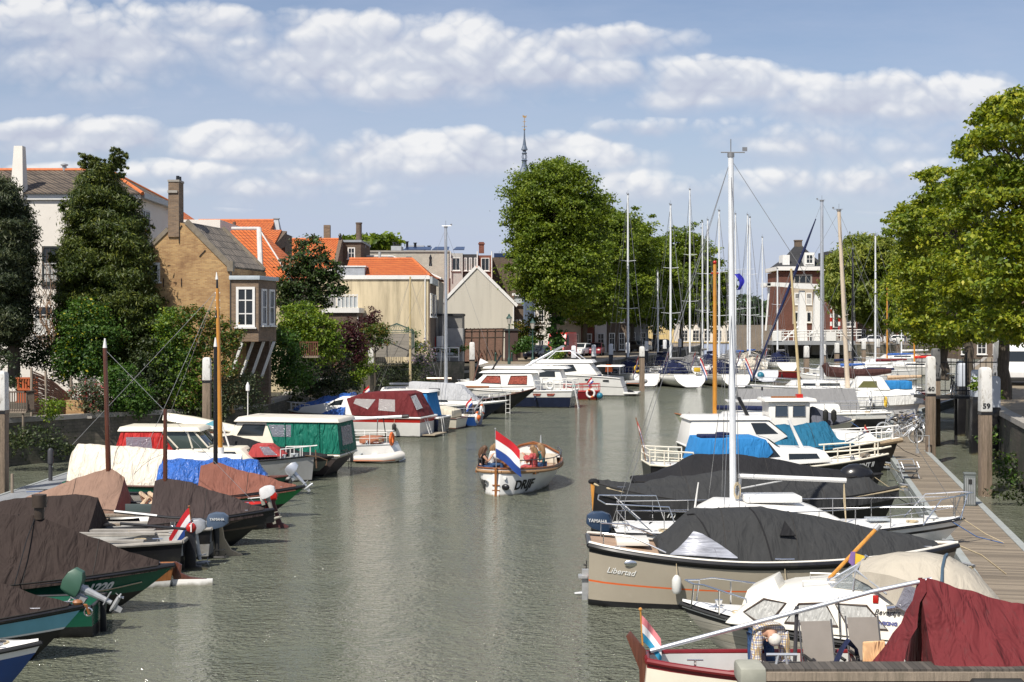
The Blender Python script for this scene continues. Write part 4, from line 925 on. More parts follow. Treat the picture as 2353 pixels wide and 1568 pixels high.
def conifer(name,label,base,outline,leaf,size,dens,d,tips=()):
 bl=[]; rs=random.Random(4)
 dense=[]
 for (p0,a0,b0),(p1,a1,b1) in zip(outline,outline[1:]):
  m_=max(1,round((p1-p0)/17)); dense += [(lerp_(p0,p1,j/m_),lerp_(a0,a1,j/m_),lerp_(b0,b1,j/m_)) for j in range(m_)]
 for (py,a,b) in dense+[outline[-1]]:
  w=(b-a)/2; n=max(1,int(w/17))
  for i in range(n):
   px=a+(b-a)*(i+.5)/n; bl.append((px+rs.uniform(-4,4),py+rs.uniform(-8,8),(b-a)/n*.6,19,rs.uniform(-1.0,1.0)))
 for (px,py,h_) in tips: bl.append((px,py,3,h_))
 bb=pxblobs(bl,d,base,1.4)
 return plant(name,label,'conifer',base,bb,leaf,size,dens=dens,clump=.2,droop=1.0,elong=4.0,trunk=(0,0,6),tr=.3,up=.2,leaves=34,shell=.5,ragged=.35,jitter=.6)
conifer('conifer_tree','big ragged sunlit conifer with several tips before the white house',Q(255,900,69),[(412,210,250),(432,198,266),(455,184,286),(478,176,302),(500,168,312),(540,162,320),(580,158,332),(620,155,342),(665,152,352),(710,150,364),(755,150,376),(795,150,382),(835,190,385)],'conifer',.05,560,69,((206,388,18),(204,366,10),(228,380,14),(266,392,18),(270,368,14),(271,350,7),(242,392,14),(136,600,16),(352,600,14),(392,760,16),(330,520,14),(158,480,14)))
conifer('conifer_tree','blackish green conifer column at the left edge',Q(30,880,66),[(435,-20,16),(465,-30,38),(500,-30,52),(540,-30,62),(580,-30,62),(620,-30,60),(660,-30,58),(700,-30,56),(740,-30,52),(775,-30,48)],'conifer2',.05,520,66)
def shrub(name,label,d,lst,leaf,size=.14,dens=110,z=None,clump=.22,group='garden shrubs',**kw):
 cx=sum(b[0] for b in lst)/len(lst); base=Q(cx,HY,d); base.z=1.9 if z is None else z
 return plant(name,label,kw.pop('cat','shrub'),base,pxblobs(lst,d,base),leaf,size*.68,dens=dens*2,clump=clump,group=group,crown='foliage',**kw)
shrub('shrub','broad shrub with yellow blossom in front of the big conifer',66,[(190,730,50,38),(225,770,50,40),(170,790,30,40),(215,830,40,40),(150,830,26,40)],'ivy',.12,190,extra=('yellow',.05))
shrub('climbing_plant','ivy hanging over the bank wall below the big conifer',64.5,[(275,870,32,36),(300,905,38,38),(265,920,30,36),(325,925,24,30)],'ivy',.13,170)
shrub('flower_bed','red valerian and orange flowers on top of the bank wall',63.5,[(185,905,20,24),(210,895,22,26),(225,925,18,22),(195,935,22,18)],'grey',.1,160,extra=('pink',.16))
shrub('shrub','green leafy shrub with yellow pods against the yellow brick wall',66.5,[(400,750,40,44),(425,790,40,50),(390,830,36,44),(445,850,34,50),(400,880,34,40),(430,905,34,34)],'ivy',.12,150,extra=('bright',.5))
shrub('small_tree','small maple tinged with orange left of the white framed bay',66,[(470,730,32,22),(500,760,30,24),(525,790,26,24),(480,790,34,24),(515,835,26,26),(545,770,16,14),(440,720,22,18)],'autumn',.12,130,extra=('ivy',.4),trunk=(0,0,3),tr=.1,cat='tree')
shrub('shrub','olive green bush under the struts of the bay',67,[(530,900,40,34),(560,880,36,30),(500,930,34,30),(575,920,26,30),(480,900,24,26)],'grey',.1,130)
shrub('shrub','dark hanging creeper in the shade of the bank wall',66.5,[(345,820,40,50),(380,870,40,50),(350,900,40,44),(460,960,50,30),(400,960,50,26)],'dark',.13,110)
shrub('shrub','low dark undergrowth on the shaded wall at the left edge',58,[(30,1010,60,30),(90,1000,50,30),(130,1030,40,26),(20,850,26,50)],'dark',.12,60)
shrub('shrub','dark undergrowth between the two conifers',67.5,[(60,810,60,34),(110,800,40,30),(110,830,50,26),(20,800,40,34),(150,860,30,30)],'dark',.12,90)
shrub('hanging_flowers','small leafy plant growing before the wicker fence',60.5,[(125,935,24,18),(110,950,18,14)],'bright',.1,160,cat='plant')
shrub('evergreen_tree','dark olive evergreen tree before the orange roofs',84,[(712,575,34,28),(680,610,34,26),(735,615,38,30),(700,650,48,32),(750,660,36,26),(665,650,26,22),(770,625,20,12),(690,690,44,26),(730,690,30,22),(660,690,20,16),(782,665,16,9)],'dark',.17,110,extra=('ivy',.2),trunk=(0,0,6),tr=.18,cat='tree',shell=.8)
shrub('shrub','bright yellow green bush right of the bay house',78,[(690,735,44,38),(730,760,44,40),(690,785,40,36),(745,800,36,32),(660,770,30,30)],'bright',.15,130)
shrub('shrub','dense mid green bush beside the bay above the bank',74,[(650,800,40,44),(640,845,40,44),(680,860,40,40),(625,780,20,30)],'ivy',.13,120)
shrub('shrub','deep purple smoke bush between green bushes',84,[(800,770,30,34),(815,800,24,34),(790,820,24,30)],'purple',.14,130)
shrub('shrub','light green bush hanging down behind the white capped pile',92,[(815,815,28,26),(830,845,24,28),(812,865,24,24),(800,790,14,14)],'bright',.15,110)
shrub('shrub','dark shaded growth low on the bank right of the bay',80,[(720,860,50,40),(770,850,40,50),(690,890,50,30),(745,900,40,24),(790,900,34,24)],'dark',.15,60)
shrub('small_tree','reddish leaved small tree in front of the cream wall',100,[(850,740,18,18),(858,722,12,14),(845,755,20,10)],'purple',.14,100,cat='tree')
shrub('small_tree','green and orange small tree beside the iron arbour',99,[(870,755,24,14),(860,775,28,18),(880,780,20,18),(838,760,16,14)],'autumn',.14,100,extra=('ivy',.5),trunk=(0,0,2.5),tr=.08,cat='tree')
shrub('shrub','wisteria with pale lilac flowers on the quay corner',106,[(970,815,20,26),(975,840,16,26),(955,830,12,20)],'lilac',.13,100,extra=('ivy',.4),cat='climber')
shrub('shrub','golden leaved bush above the wisteria',107,[(970,795,18,10),(955,800,14,8)],'autumn',.13,120,extra=('yellow',.2))
shrub('shrub','green creeper over the arbour end',104,[(945,780,12,26),(940,800,12,14),(920,800,10,12)],'ivy',.14,110)
shrub('shrub','hanging roots and creepers on the dark bank under the arbour',104,[(890,860,26,30),(920,880,24,24),(960,880,28,22),(1000,890,20,16),(940,850,26,20)],'grey',.14,60)
shrub('shrub','mixed golden and red climber right of the gable',138,[(1195,755,14,14),(1225,745,16,22),(1215,770,18,16),(1240,765,10,16),(1205,780,12,12)],'autumn',.2,70,extra=('ivy',.3),z=2.5)
shrub('shrub','round green bush behind the dark blue car',133,[(1200,795,18,13),(1215,785,16,13),(1190,800,10,10)],'ivy',.2,80,z=2.5)
shrub('shrub','yellow green bush beside the seated man',121,[(1277,815,10,9),(1284,824,10,8)],'bright',.16,90,z=2.5)
shrub('shrub','flower pots and small bushes on the sunny quay corner',118,[(1020,805,16,7),(1045,808,16,8),(1065,800,14,7)],'ivy',.14,90,z=2.5,extra=('pink',.15))
shrub('shrub','weeds hanging from the right quay wall below the trees',52,[(2270,1000,20,36),(2300,1060,30,40),(2330,1110,30,40),(2275,1070,14,40)],'ivy',.12,60,extra=('grey',.5))
shrub('shrub','dark ferns and ivy clinging to the right quay wall',47,[(2290,1150,24,60),(2330,1230,30,60),(2350,1150,20,60),(2345,1330,22,60)],'dark',.12,60,z=1.0)
shrub('shrub','low shoots round the foot of the quay trees',62,[(2285,905,12,16),(2240,880,10,16),(2265,890,10,12)],'bright',.14,80,z=2.5)
b=T(1275,830); plant('climbing_plant','ivy sleeve round the trunk of the tallest linden','climber',(b.x,b.y-.3,2.5),[((0,0,z),(.75,.6,.9)) for z in (.8,2.0,3.2,4.4)],'ivy',.2,dens=60,clump=.2)
t=thing('bare_climber','leafless brown climber against the white house wall','climber',Q(112,800,72))
mb=MB(); rs=random.Random(2)
for i in range(26):
 a=Vector((rs.uniform(-.5,.7),0,0)); e=Vector((rs.uniform(-1.2,1.2),rs.uniform(-.2,.2),rs.uniform(2,5.2))); limb(mb,a,e,.03,.008,wob=.25,seg=4,n=8)
mb.build('twigs',M('bare_twigs',(.2,.12,.07),.95),t)
t=thing('iris_clump','clump of tall green iris blades in a raft by the cream tarpaulin','water plant',P(420,1075,0.1))
pts=[]; mb=MB(); rs=random.Random(5)
for i in range(90):
 a=rs.uniform(0,6.28); r_=rs.uniform(0,.55); x,y=r_*math.cos(a),r_*math.sin(a)*.6; h_=rs.uniform(.8,1.6); lx,ly=x*rs.uniform(.6,1.8),y*1.5
 d_=Vector((-y,x,0)).normalized()*.035 if r_ > .01 else Vector((.035,0,0))
 mb.add([Vector((x,y,0))-d_,Vector((x,y,0))+d_,Vector((x+lx*.5,y+ly*.5,h_*.7))+d_*.8,Vector((x+lx,y+ly,h_)),Vector((x+lx*.5,y+ly*.5,h_*.7))-d_*.8],[(0,1,2,3,4)])
mb.build('leaves',LF['reed'],t,smooth=0)
mb=MB(); mb.lathe((0,0,0),[(.7,-.1),(.8,0),(.8,.1),(.6,.12)]); mb.build('raft',black,t)
# boats
def lerp(a,b,t): return a+(b-a)*t
def interp(t,st):
 if t <= st[0][0]: return st[0][1:]
 for a,b in zip(st,st[1:]):
  if t <= b[0]:
   k=(t-a[0])/max(1e-6,b[0]-a[0]); return tuple(lerp(x,y,k) for x,y in zip(a[1:],b[1:]))
 return st[-1][1:]
seam_m=M('dark_seam_thread',(.03,.027,.025),.9,.2)
FLEET=[]
class Boat:
 def __init__(s,name,label,end,tip,head,L,B,fb=(.8,.6,1.0),bands=None,bowl=False,ws=.8,tm=.45,rb=.6,rs=.1,flare=.18,cat='boat',group='boats moored along the canal',pw=1.0,railmat=None,rail_r=.04,deck=None,deckdrop=.05,z=None,open_=False,under=None,bowp=1.9):
  s.bowl=bowl; s.L,s.B,s.fb,s.ws,s.tm,s.rb,s.rs,s.flare,s.pw,s.bowp=L,B,fb,ws,tm,rb,rs,flare,pw,bowp
  zt=fb[2] if tip=='bow' else fb[0]; w=P(end[0],end[1],zt) if z is None else P(end[0],end[1],z)
  d=Vector((math.cos(R(head)),math.sin(R(head)),0)); o=w.copy(); o.z=0
  if tip=='bow': o=o-d*L
  s.t=thing(name,label,cat,o,R(head),group); s.head=head; s.tip=tip; FLEET.append(s)
  bands=bands or [(white,1.0),(black,.12)]
  hs=[1.0]
  for m_,f_ in bands[1:]: hs.append(f_)
  rows_h=sorted(set(hs+[.85,.6,.4,.2,.0,-.35,-.7]),reverse=True)
  mats=[]
  for a,b in zip(rows_h,rows_h[1:]):
   mid=(a+b)/2; m_=bands[0][0]
   for bm_,f_ in bands[1:]:
    if mid < f_: m_=bm_
   mats.append(m_)
  N=26; mb=MB(); ts=[i/N for i in range(N+1)]; s.ts=ts
  for sd in (-1,1):
   rows=[[s.surf(t,h,sd) for h in rows_h] for t in ts]
   mb.loft(rows,mats=mats)
  if ws > .05: mb.loft([[s.surf(0,h,-1) for h in rows_h],[s.surf(0,h,1) for h in rows_h]],mats=mats)
  o_=mb.build('hull',None,s.t,smooth=50); s.hull=o_
  if deck is not None or open_:
   mb=MB(); dz=.35 if open_ else deckdrop
   rows=[]
   for t in ts:
    zt_=s.zs(t)-dz; b=max(.005,abs(s.surf(t,zt_/s.zs(t))[1])-.05); x=t*L-(0.05 if t > .97 else 0)+(.05 if t < .02 else 0)
    rows.append([(x,-b,zt_),(x,-b*.5,zt_+(0 if open_ else .03)),(x,0,zt_+(0 if open_ else .04)),(x,b*.5,zt_+(0 if open_ else .03)),(x,b,zt_)])
   mb.loft(rows); mb.build('sole' if open_ else 'deck',deck or interior,s.t,smooth=40)
   if open_:   # inner lining and side decks
    mi=MB()
    for sd in (-1,1): mi.loft([[(t*L,sd*max(.004,s.hb(t)-.03),s.zs(t)-.02),(t*L,sd*max(.004,abs(s.surf(t,1-.36/s.zs(t))[1])-.05),s.zs(t)-.36)] for t in ts])
    mi.build('lining',deck or interior,s.t)
  if railmat is not None:
   mb=MB()
   for sd in (-1,1): mb.tube([s.surf(t,.985,sd,.01) for t in ts],rail_r,8)
   if ws > .05: mb.tube([s.surf(0,.985,-1,.01),s.surf(0,.985,1,.01)],rail_r,8)
   mb.build('rub_rail',railmat,s.t)
 def hb(s,t):
  if t < s.tm: f=s.ws+(1-s.ws)*math.sin(PI/2*t/s.tm) ** s.pw
  else: f=1-((t-s.tm)/(1-s.tm)) ** s.bowp
  return max(.004,s.B/2*f)
 def zs(s,t):
  a,m,b=s.fb
  return m+(a-m)*max(0,1-t/.45) ** 1.8+(b-m)*max(0,(t-.4)/.6) ** 1.8
 def surf(s,t,h,sd=-1,off=0.0):
  z0=s.zs(t); z=h*z0 if h >= 0 else h*.5
  k=max(0,1-h)
  b=s.hb(t)*(1-s.flare*k ** 1.2*(1+1.2*t*t)) if h >= 0 else s.hb(t)*(1-s.flare*(1+1.2*t*t))*(1+h*.9)
  if s.bowl: b=s.hb(t)*max(.22+.2*t*(1-t),(1-min(1,k) ** 2.1) ** .5)
  x=t*s.L-s.rb*k ** 1.15*t ** 6+s.rs*k*(1-t) ** 6
  return (x,sd*(max(.003,b)+off),z)
 def p(s,name,mb,mat=None,bevel=0,smooth=35,parent=None,label=None):
  o=mb.build(name,mat,parent or s.t,bevel=bevel,smooth=smooth)
  if label: o['label']=label
  return o
 def cover(s,name,st,mat,drop=.06,n=44,cols=16,sagz=.0,wr=.02,grow=1.03,closed=True):
  """fabric over the gunwales. st rows: (t, ridge z, k) with k the roundness of the section"""
  mb=MB(); rows=[]; t0,t1=st[0][0],st[-1][0]
  bt=[t0+(t1-t0)*i/n for i in range(n+1)]
  for r_ in st[1:-1]: bt.append(r_[0])
  for t in sorted(set(bt)):
   zr,k=interp(t,st)[:2]; e=s.zs(t)+.03; b=s.hb(t)*grow+.02; zr=max(zr,e+.01); row=[(t*s.L,-b-.01,e-drop)]
   for c in range(cols+1):
    u=-1+2*c/cols; q=1-abs(u) ** k
    z=e+(zr-e)*q-sagz*math.sin(PI*abs(u))*(zr-e)
    fo=mnoise.noise(Vector((t*s.L*3.2+abs(u)*2.2,u*1.1,s.L))); z += (wr*mnoise.noise(Vector((t*s.L*1.4,u*2.5,zr*3+s.L)))*2.4+wr*.9*(abs(fo)*2-.5))*(1-abs(u)) ** .3
    row.append((t*s.L,b*u,z))
   row.append((t*s.L,b+.01,e-drop)); rows.append(row)
  mb.loft(rows,mat,capa=closed,capb=closed)
  o=s.p(name,mb,mat,smooth=40); se=MB(); span=(t1-t0)*s.L; k=max(1,int(span/1.25))
  for j in range(1,k): r_=rows[int(len(rows)*j/k)]; se.tube([(x,y,z+.006) for x,y,z in r_[1:-1]],.008,4)
  for sd in (1,-2): se.tube([(r_[sd][0],r_[sd][1]*1.002,r_[sd][2]+.012) for r_ in rows],.011,4)
  se.build('seam',seam_m,o); return o
 def cabin(s,name,prof,w0,w1,mat=None,bevel=.04):
  mb=MB(); mb.prism(prof,w0,w1); o=s.p(name,mb,mat or white,bevel=bevel); zs_=[p_[1] for p_ in prof]
  return (o,w0,w1,min(zs_),max(zs_))
 def swin(s,cab,poly,mat=None,side=(-1,1),frame=None,name='window',fr=.02):
  o,w0,w1,lo,hi=cab
  hw=lambda z: w0+(w1-w0)*(z-lo)/max(1e-6,hi-lo)
  for sd in side:
   mb=MB(); pts=[(x,sd*(hw(z)-.02),z) for x,z in poly]; mb.slab(pts,(0,sd,0),.032); w_=mb.build(name,mat or glassd,o)
   if frame is not None:
    m2=MB(); m2.tube([(x,sd*(hw(z)+.012),z) for x,z in poly],fr,6,closed=True); m2.build('window_frame',frame,w_)
 def pane(s,name,pts,nrm,mat,parent=None,th=.02):
  mb=MB(); mb.slab(pts,nrm,th); return s.p(name,mb,mat,parent=parent)
 def mast(s,x,z0,ztop,r,mat,spr=(),stays=(),lean=0.0,y=0.0,r1=None,tip=None,name='mast',sfx=None,leany=0.0,sw=.008,extras=True):
  h_=ztop-z0; mb=MB(); mb.tube([(x,y,z0),(x+lean*.5,y+leany*.5,z0+h_*.5),(x+lean,y+leany,ztop)],r,10,r1 or r*.75); m_=s.p(name,mb,mat)
  at=lambda z: (x+lean*(z-z0)/h_,y+leany*(z-z0)/h_,z)
  if tip: t_=MB(); t_.tube([at(ztop),(at(ztop)[0],y+leany,ztop+.28)],(r1 or r*.75)*1.05,10,.02); t_.build('mast_tip',tip,m_)
  for (z,w_) in spr:
   sp_=MB(); a=at(z); sp_.tube([(a[0]-.1,a[1]-w_,z+.08),(a[0],a[1],z),(a[0]-.1,a[1]+w_,z+.08)],.028,6,.02); sp_.build('spreader',mat,m_)
  if extras and ztop > 7:
   e=MB(); a=at(ztop); e.tube([a,(a[0],a[1],ztop+.45)],.012,5); e.tube([(a[0]-.25,a[1],ztop+.12),(a[0]+.35,a[1],ztop+.12)],.015,5); e.box((a[0]+.35,a[1],ztop+.2),(.12,.02,.1)); e.tube([a,(a[0],a[1],ztop+.1)],r,8); e.build('masthead_fitting',wire,m_)
  if stays:
   st_=MB()
   for q in stays:
    if len(q)==3: st_.tube([at(ztop-.05),q],sw,4)
    else: st_.tube([at(q[3])]+[q[:3]],sw,4)
   st_.build('rigging',wire,m_)
  return m_
 def rigstays(s,x,zt,spr=None,b=None,bow=True,stern=True):
  b=b or s.hb(min(.95,x/s.L)) ; z=s.zs(x/s.L); o=[]
  if bow: o.append((s.L-.1,0,s.fb[2]))
  if stern: o.append((.1,0,s.fb[0]))
  o += [(x-.1,-b,z),(x-.1,b,z),(x-.3,-b,z,zt*.6),(x-.3,b,z,zt*.6)]
  return o
 def railing(s,t0,t1,h=.55,n=5,sides=(-1,1),mat=None,r=.014,inset=.08,mid=True,name='guard_rail',closebow=False,closestern=False,lean=0):
  mat=mat or steel; mb=MB(); tops={}
  for sd in sides:
   pts=[]
   for i in range(n+1):
    t=lerp(t0,t1,i/n); x=t*s.L; y=sd*max(.02,s.hb(t)-inset); z=s.zs(t)
    mb.tube([(x,y,z-.02),(x,y+sd*lean,z+h)],r*.9,6); pts.append((x,y+sd*lean,z+h))
   tops[sd]=pts; mb.tube(pts,r,6)
   if mid: mb.tube([(a,b,c-h*.45) for a,b,c in pts],r*.6,5)
  if closebow and len(sides)==2:
   a,b=tops[-1][-1],tops[1][-1]; mx=((a[0]+b[0])/2+.25,0,(a[2]+b[2])/2+.03); mb.tube([a,mx,b],r,6)
  if closestern and len(sides)==2:
   a,b=tops[-1][0],tops[1][0]; mb.tube([a,b],r,6); mb.tube([(a[0],a[1],a[2]-h*.45),(b[0],b[1],b[2]-h*.45)],r,6)
  return s.p(name,mb,mat)
 def outboard(s,x,y,z,tilt=0,mat=None,leg=None,dirn=-1,sc_=1.0,letter=None):
  mat=mat or rubber; leg=leg or galv
  r_=bpy.data.objects.new('outboard_motor',None); COL.objects.link(r_); r_.parent=s.t; r_.location=(x,y,z); r_.rotation_euler=(0,R(tilt)*(1 if dirn < 0 else -1),0 if dirn < 0 else 0); r_.scale=(sc_*(1 if dirn < 0 else -1),sc_,sc_)
  c=MB(); c.loft([[(-.02-q*.5,-wd,zb),(-.02-q*.5,wd,zb),(-.02-q*.5,wd*.86,zt_),(-.02-q*.5,-wd*.86,zt_)] for q,wd,zb,zt_ in ((-.1,.1,.12,.3),(.02,.17,.05,.42),(.35,.18,.05,.46),(.75,.17,.1,.44),(1.0,.11,.18,.36))],close=True,capa=True,capb=True)
  cw=c.build('cowling',mat,r_,bevel=.03)
  l_=MB(); l_.tube([(-.2,0,.1),(-.22,0,-.25),(-.24,0,-.62)],.09,10,.05); l_.box((-.28,0,-.5),(.28,.14,.02)); l_.tube([(-.08,0,-.68),(-.2,0,-.7),(-.42,0,-.7)],[.02,.055,.045],8); l_.box((-.2,0,-.8),(.1,.02,.16),taper=1.3); l_.box((-.02,0,-.0),(.12,.22,.3)); l_.tube([(0,.02,.12),(.45,.05,.2)],.02,6)
  l_.build('leg',leg,r_)
  pr=MB()
  for k in range(3): a=k*2.094; pr.slab([(-.44,0,-.7),(-.43,.09*math.cos(a)-.03*math.sin(a),-.7+.09*math.sin(a)+.03*math.cos(a)),(-.46,.1*math.cos(a)+.035*math.sin(a),-.7+.1*math.sin(a)-.035*math.cos(a))],(1,0,0),.012)
  pr.tube([(-.4,0,-.7),(-.5,0,-.7)],.03,8,.015); pr.build('propeller',leg,r_)
  return cw
 def blade(s,name,poly,mat,y=0,th=.06,bevel=.012):
  mb=MB(); mb.slab([(x,y-th/2,z) for x,z in poly],(0,1,0),th); return s.p(name,mb,mat,bevel=bevel)
 def flag(s,x,y,z,h=1.2,w_=.7,fh=.45,lean=-.25,mats=None,dirn=(-1,0),sag=.6,staff=None,fl0=.98,name='flag',roll=0.0):
  mb=MB(); a=Vector((x,y,z)); b=a+Vector((lean,0,h)); mb.tube([a,b],.014,6); mb.ball(b,.03,8)
  st=s.p('flagstaff',mb,staff or varnish); m3=mats or (flagr,flagw,flagb); f=MB(); n=10; dv=Vector((dirn[0],dirn[1],0)).normalized(); up=(b-a).normalized(); nv=dv.cross(Vector((0,0,1)))
  for k in range(3):
   rows=[]
   for j in (0,1):
    row=[]
    for i in range(n+1):
     u=i/n; q=b-up*(h*(1-fl0))-up*fh*(k+j)/3
     q=q+dv*w_*u*(1-.35*sag)+Vector((0,0,-1))*w_*sag*u ** 1.2+nv*.06*math.sin(u*7+(k+j)*.9)*(u+.2); row.append(q)
    rows.append(row)
   f.loft(rows,m3[k])
  f.build(name,None,st); return st
 def fender(s,t,sd=-1,h=.5,r=.11,ln=.45,mat=None,z=None,off=None):
  x,y,z_=s.surf(t,.95,sd,(off if off is not None else r)); z0=(z if z is not None else z_-.25); m=mat or rubber
  mb=MB(); mb.lathe((x,y,z0),[(.03,0),(r*.7,-.04),(r,-.1),(r,-ln+.08),(r*.7,-ln+.02),(.02,-ln)],10,m); mb.tube([(x,y,z0),(x,y-sd*r,z_+.1)],.008,4,mat=rope); return s.p('fender',mb)
 def buoyring(s,c,r=.3,axis='y',mats=None):
  mb=MB(); m_=mats or (white,lifeo); seg=24
  for k in range(8):
   pts=[]
   for j in range(4):
    a=2*PI*(k*3+j)/seg
    pts.append(Vector(c)+{'y': Vector((math.cos(a)*r,0,math.sin(a)*r)),'x': Vector((0,math.cos(a)*r,math.sin(a)*r))}[axis])
   mb.tube(pts,r*.27,8,mat=m_[1] if k in (1,5) else m_[0])
  return s.p('lifebuoy',mb)
 def text(s,txt,size,t0,h0,sd,mat,shear=0,bold=0.0,fwd=True,off=.012,slope=0.0,centre=False):
  def fn(u,v,w,W):
   if centre: u=u-W/2
   x=t0*s.L+(u if fwd else -u); t=x/s.L; t=min(.995,max(.002,t)); z=s.zs(t)
   h=h0+v/max(.2,z)+slope*u
   pt=s.surf(t,h,sd,off+w); return pt
  return lettering(txt,size,mat,s.t,fn,shear,bold)
 def arctext(s,txt,size,s0,z0,sd,mat,bold=0.0,fwd=True):
  N=400; xs=[(t/N) for t in range(N+1)]; P2=[(x*s.L,s.hb(x)) for x in xs]; acc=[P2[0][1]]
  for a,b in zip(P2,P2[1:]): acc.append(acc[-1]+math.hypot(b[0]-a[0],b[1]-a[1]))
  def fn(u,v,w,W):
   q=s0+(u if fwd else W-u); i=min(N-1,max(0,next((k for k,c in enumerate(acc) if c > q),N)-1)); f=(q-acc[i])/max(1e-6,acc[i+1]-acc[i]); t=lerp(xs[i],xs[i+1],min(1,max(0,f)))
   return s.surf(t,(z0+v)/s.zs(t),sd,.014+w)
  return lettering(txt,size,mat,s.t,fn,0,bold)
 def ropecoil(s,pts,r=.012,mat=None,name='mooring_line'):
  mb=MB(); mb.tube(pts,r,5); return s.p(name,mb,mat or rope)
brown=cloth('dark_brown_canvas',(0.030,0.020,0.017),.14,fold=.6,dirt=(0.048,0.036,0.03))
brown2=cloth('purple_brown_canvas',(0.044,0.031,0.029),.14,fold=.6,dirt=(0.066,0.052,0.048))
brown3=cloth('light_brown_canvas',(0.24,0.15,0.11),.14,fold=.5,dirt=(0.16,0.10,0.08))
terra=cloth('terracotta_canvas',(0.19,0.075,0.052),.14,fold=.45,dirt=(0.28,0.14,0.11))
creamc=cloth('cream_tarpaulin',(0.66,0.60,0.50),.05,fold=.7,fscale=2.2)
whitec=cloth('white_tarpaulin',(0.72,0.72,0.70),.04,fold=.5)
bluec=cloth('blue_tarpaulin',(0.035,0.12,0.42),.1,rough=.35,fold=1.0,fscale=3.5)
redc=cloth('bright_red_canvas',(0.44,0.022,0.02),.08,rough=.6,fold=.7,fscale=2.5)
blackc=cloth('black_canvas',(0.014,0.014,0.016),.15,fold=.4)
charc=cloth('charcoal_canvas',(0.032,0.033,0.034),.12,fold=.45,dirt=(0.05,0.05,0.05))
greenc=cloth('green_canvas',(0.006,0.14,0.095),.1,rough=.6,fold=.8,fscale=2.6)
burg=cloth('burgundy_canvas',(0.13,0.018,0.021),.12,fold=.7,dirt=(0.10,0.036,0.036))
lbluec=cloth('sky_blue_canvas',(0.025,0.19,0.46),.08,fold=.5)
tealc=cloth('faded_teal_tarpaulin',(0.012,0.11,0.20),.15,fold=.8,dirt=(0.03,0.1,0.13))
greyc=cloth('grey_tarpaulin',(0.2,0.2,0.205),.05,fold=.3)
dgreyc=cloth('slate_grey_canvas',(0.10,0.105,0.13),.08,fold=.5)
tanc=cloth('tan_canvas',(0.50,0.37,0.25),.06,fold=.5)
navyc=cloth('navy_canvas',(0.012,0.018,0.06),.1,fold=.6)
dgreen=M('dark_green_paint',(0.008,0.085,0.05),.25,.15); lgreen=M('leaf_green_paint',(0.012,0.22,0.06),.25,.12)
lblue=M('pale_blue_paint',(0.16,0.42,0.52),.3,.08)
botm=M('tarred_bottom',(0.010,0.010,0.011),.45,.3,dirt=(0.05,0.045,0.03),dlo=.6,dhi=.85)
woodh=M('brown_oiled_topsides',(0.115,0.085,0.065),.5,.2,3,stretch=(.5,4,4),dirt=(.06,.05,.04))
vin=vinyl('clear_window_sheet'); vind=vinyl('smoky_window_sheet',(.25,.25,.3),.7)
greyh=M('grey_steel_hull',(0.38,0.38,0.37),.45,.12,2,metal=.2,dirt=(.25,.2,.14))
whitel=M('white_lettering',(.75,.75,.72),.5,.02); blackl=M('black_lettering',(.012,.012,.012),.5,.02)
b=Boat('motorboat','white motorboat bow with bright blue hull in the bottom left corner',(96,1476),'bow',6,6.2,2.3,(.95,.95,1.12),[(white,1),(blue,.86),(blue,.1)],ws=.8,rb=.9,deck=white,deckdrop=-.02,railmat=rubber,rail_r=.035,bowp=2.2)
c=b.cabin('foredeck',[(2.2,1.0),(5.4,1.12),(5.0,1.32),(3.2,1.45),(2.2,1.45)],.85,.55,bevel=.09)
mb=MB(); mb.tube([(5.35,-.12,1.12),(5.35,-.12,1.42),(5.35,.12,1.42),(5.35,.12,1.12)],.035,8); mb.box((5.35,0,1.2),(.3,.34,.12)); b.p('bow_fitting',mb,white,bevel=.01)
mb=MB(); mb.box((5.45,-.2,1.32),(.2,.26,.2)); b.p('search_light',mb,M('chrome_lamp',(.6,.6,.62),.2,metal=.6),bevel=.03)
b=Boat('tjotter_boat','black wooden boat with pale blue stripe under a dark brown tent at the lower left',(192,1390),'bow',5,8.2,2.5,(.85,.62,.97),[(black,1),(lblue,.90),(whitel,.60),(botm,.56)],ws=.3,rb=.9,railmat=black,rail_r=.04,deck=black,bowp=1.7,flare=.25)
b.cover('tent',[(.02,1.0,1),(.35,2.5,1),(.38,2.5,1),(.97,1.0,1.0)],brown,sagz=.12)
mb=MB(); mb.tube([(8.05,.0,.98),(8.25,0,.96),(8.3,0,.8)],.03,6); mb.ball((8.1,-.02,1.02),.07,8,sc_=(1.4,1,.8)); b.p('stem_fitting',mb,varnish)
mb=MB(); mb.ring((8.28,0,.84),.07,.015,'y'); b.p('shackle',mb,steel)
b=Boat('workboat','green and black punt with tilted green outboard between the two brown tented boats',(228,1378),'stern',183,5.5,1.5,(.62,.55,.7),[(dgreen,1),(botm,.35)],ws=.85,rb=.5,rs=.0,open_=True,deck=dgreen,railmat=black,rail_r=.03)
b.outboard(.38,.05,.66,60,M('faded_green_cowling',(.045,.11,.075),.45,.15),galv,sc_=.95)
b.blade('skeg',[(-.02,.6),(-.12,.6),(-.16,-.3),(-.02,-.3)],botm)
b=Boat('fishing_boat','big dark green and black wooden boat with brown tent and a black stove pipe',(402,1297),'bow',4,9.5,2.7,(.9,.66,.98),[(black,1),(dgreen,.93),(botm,.46)],ws=.35,rb=1.3,railmat=black,rail_r=.045,deck=black,bowp=1.65,flare=.22)
b.cover('tent',[(.02,1.6,1.1),(.3,2.02,1.15),(.70,2.03,1.15),(.965,1.02,1.05)],brown,sagz=.10,drop=.1)
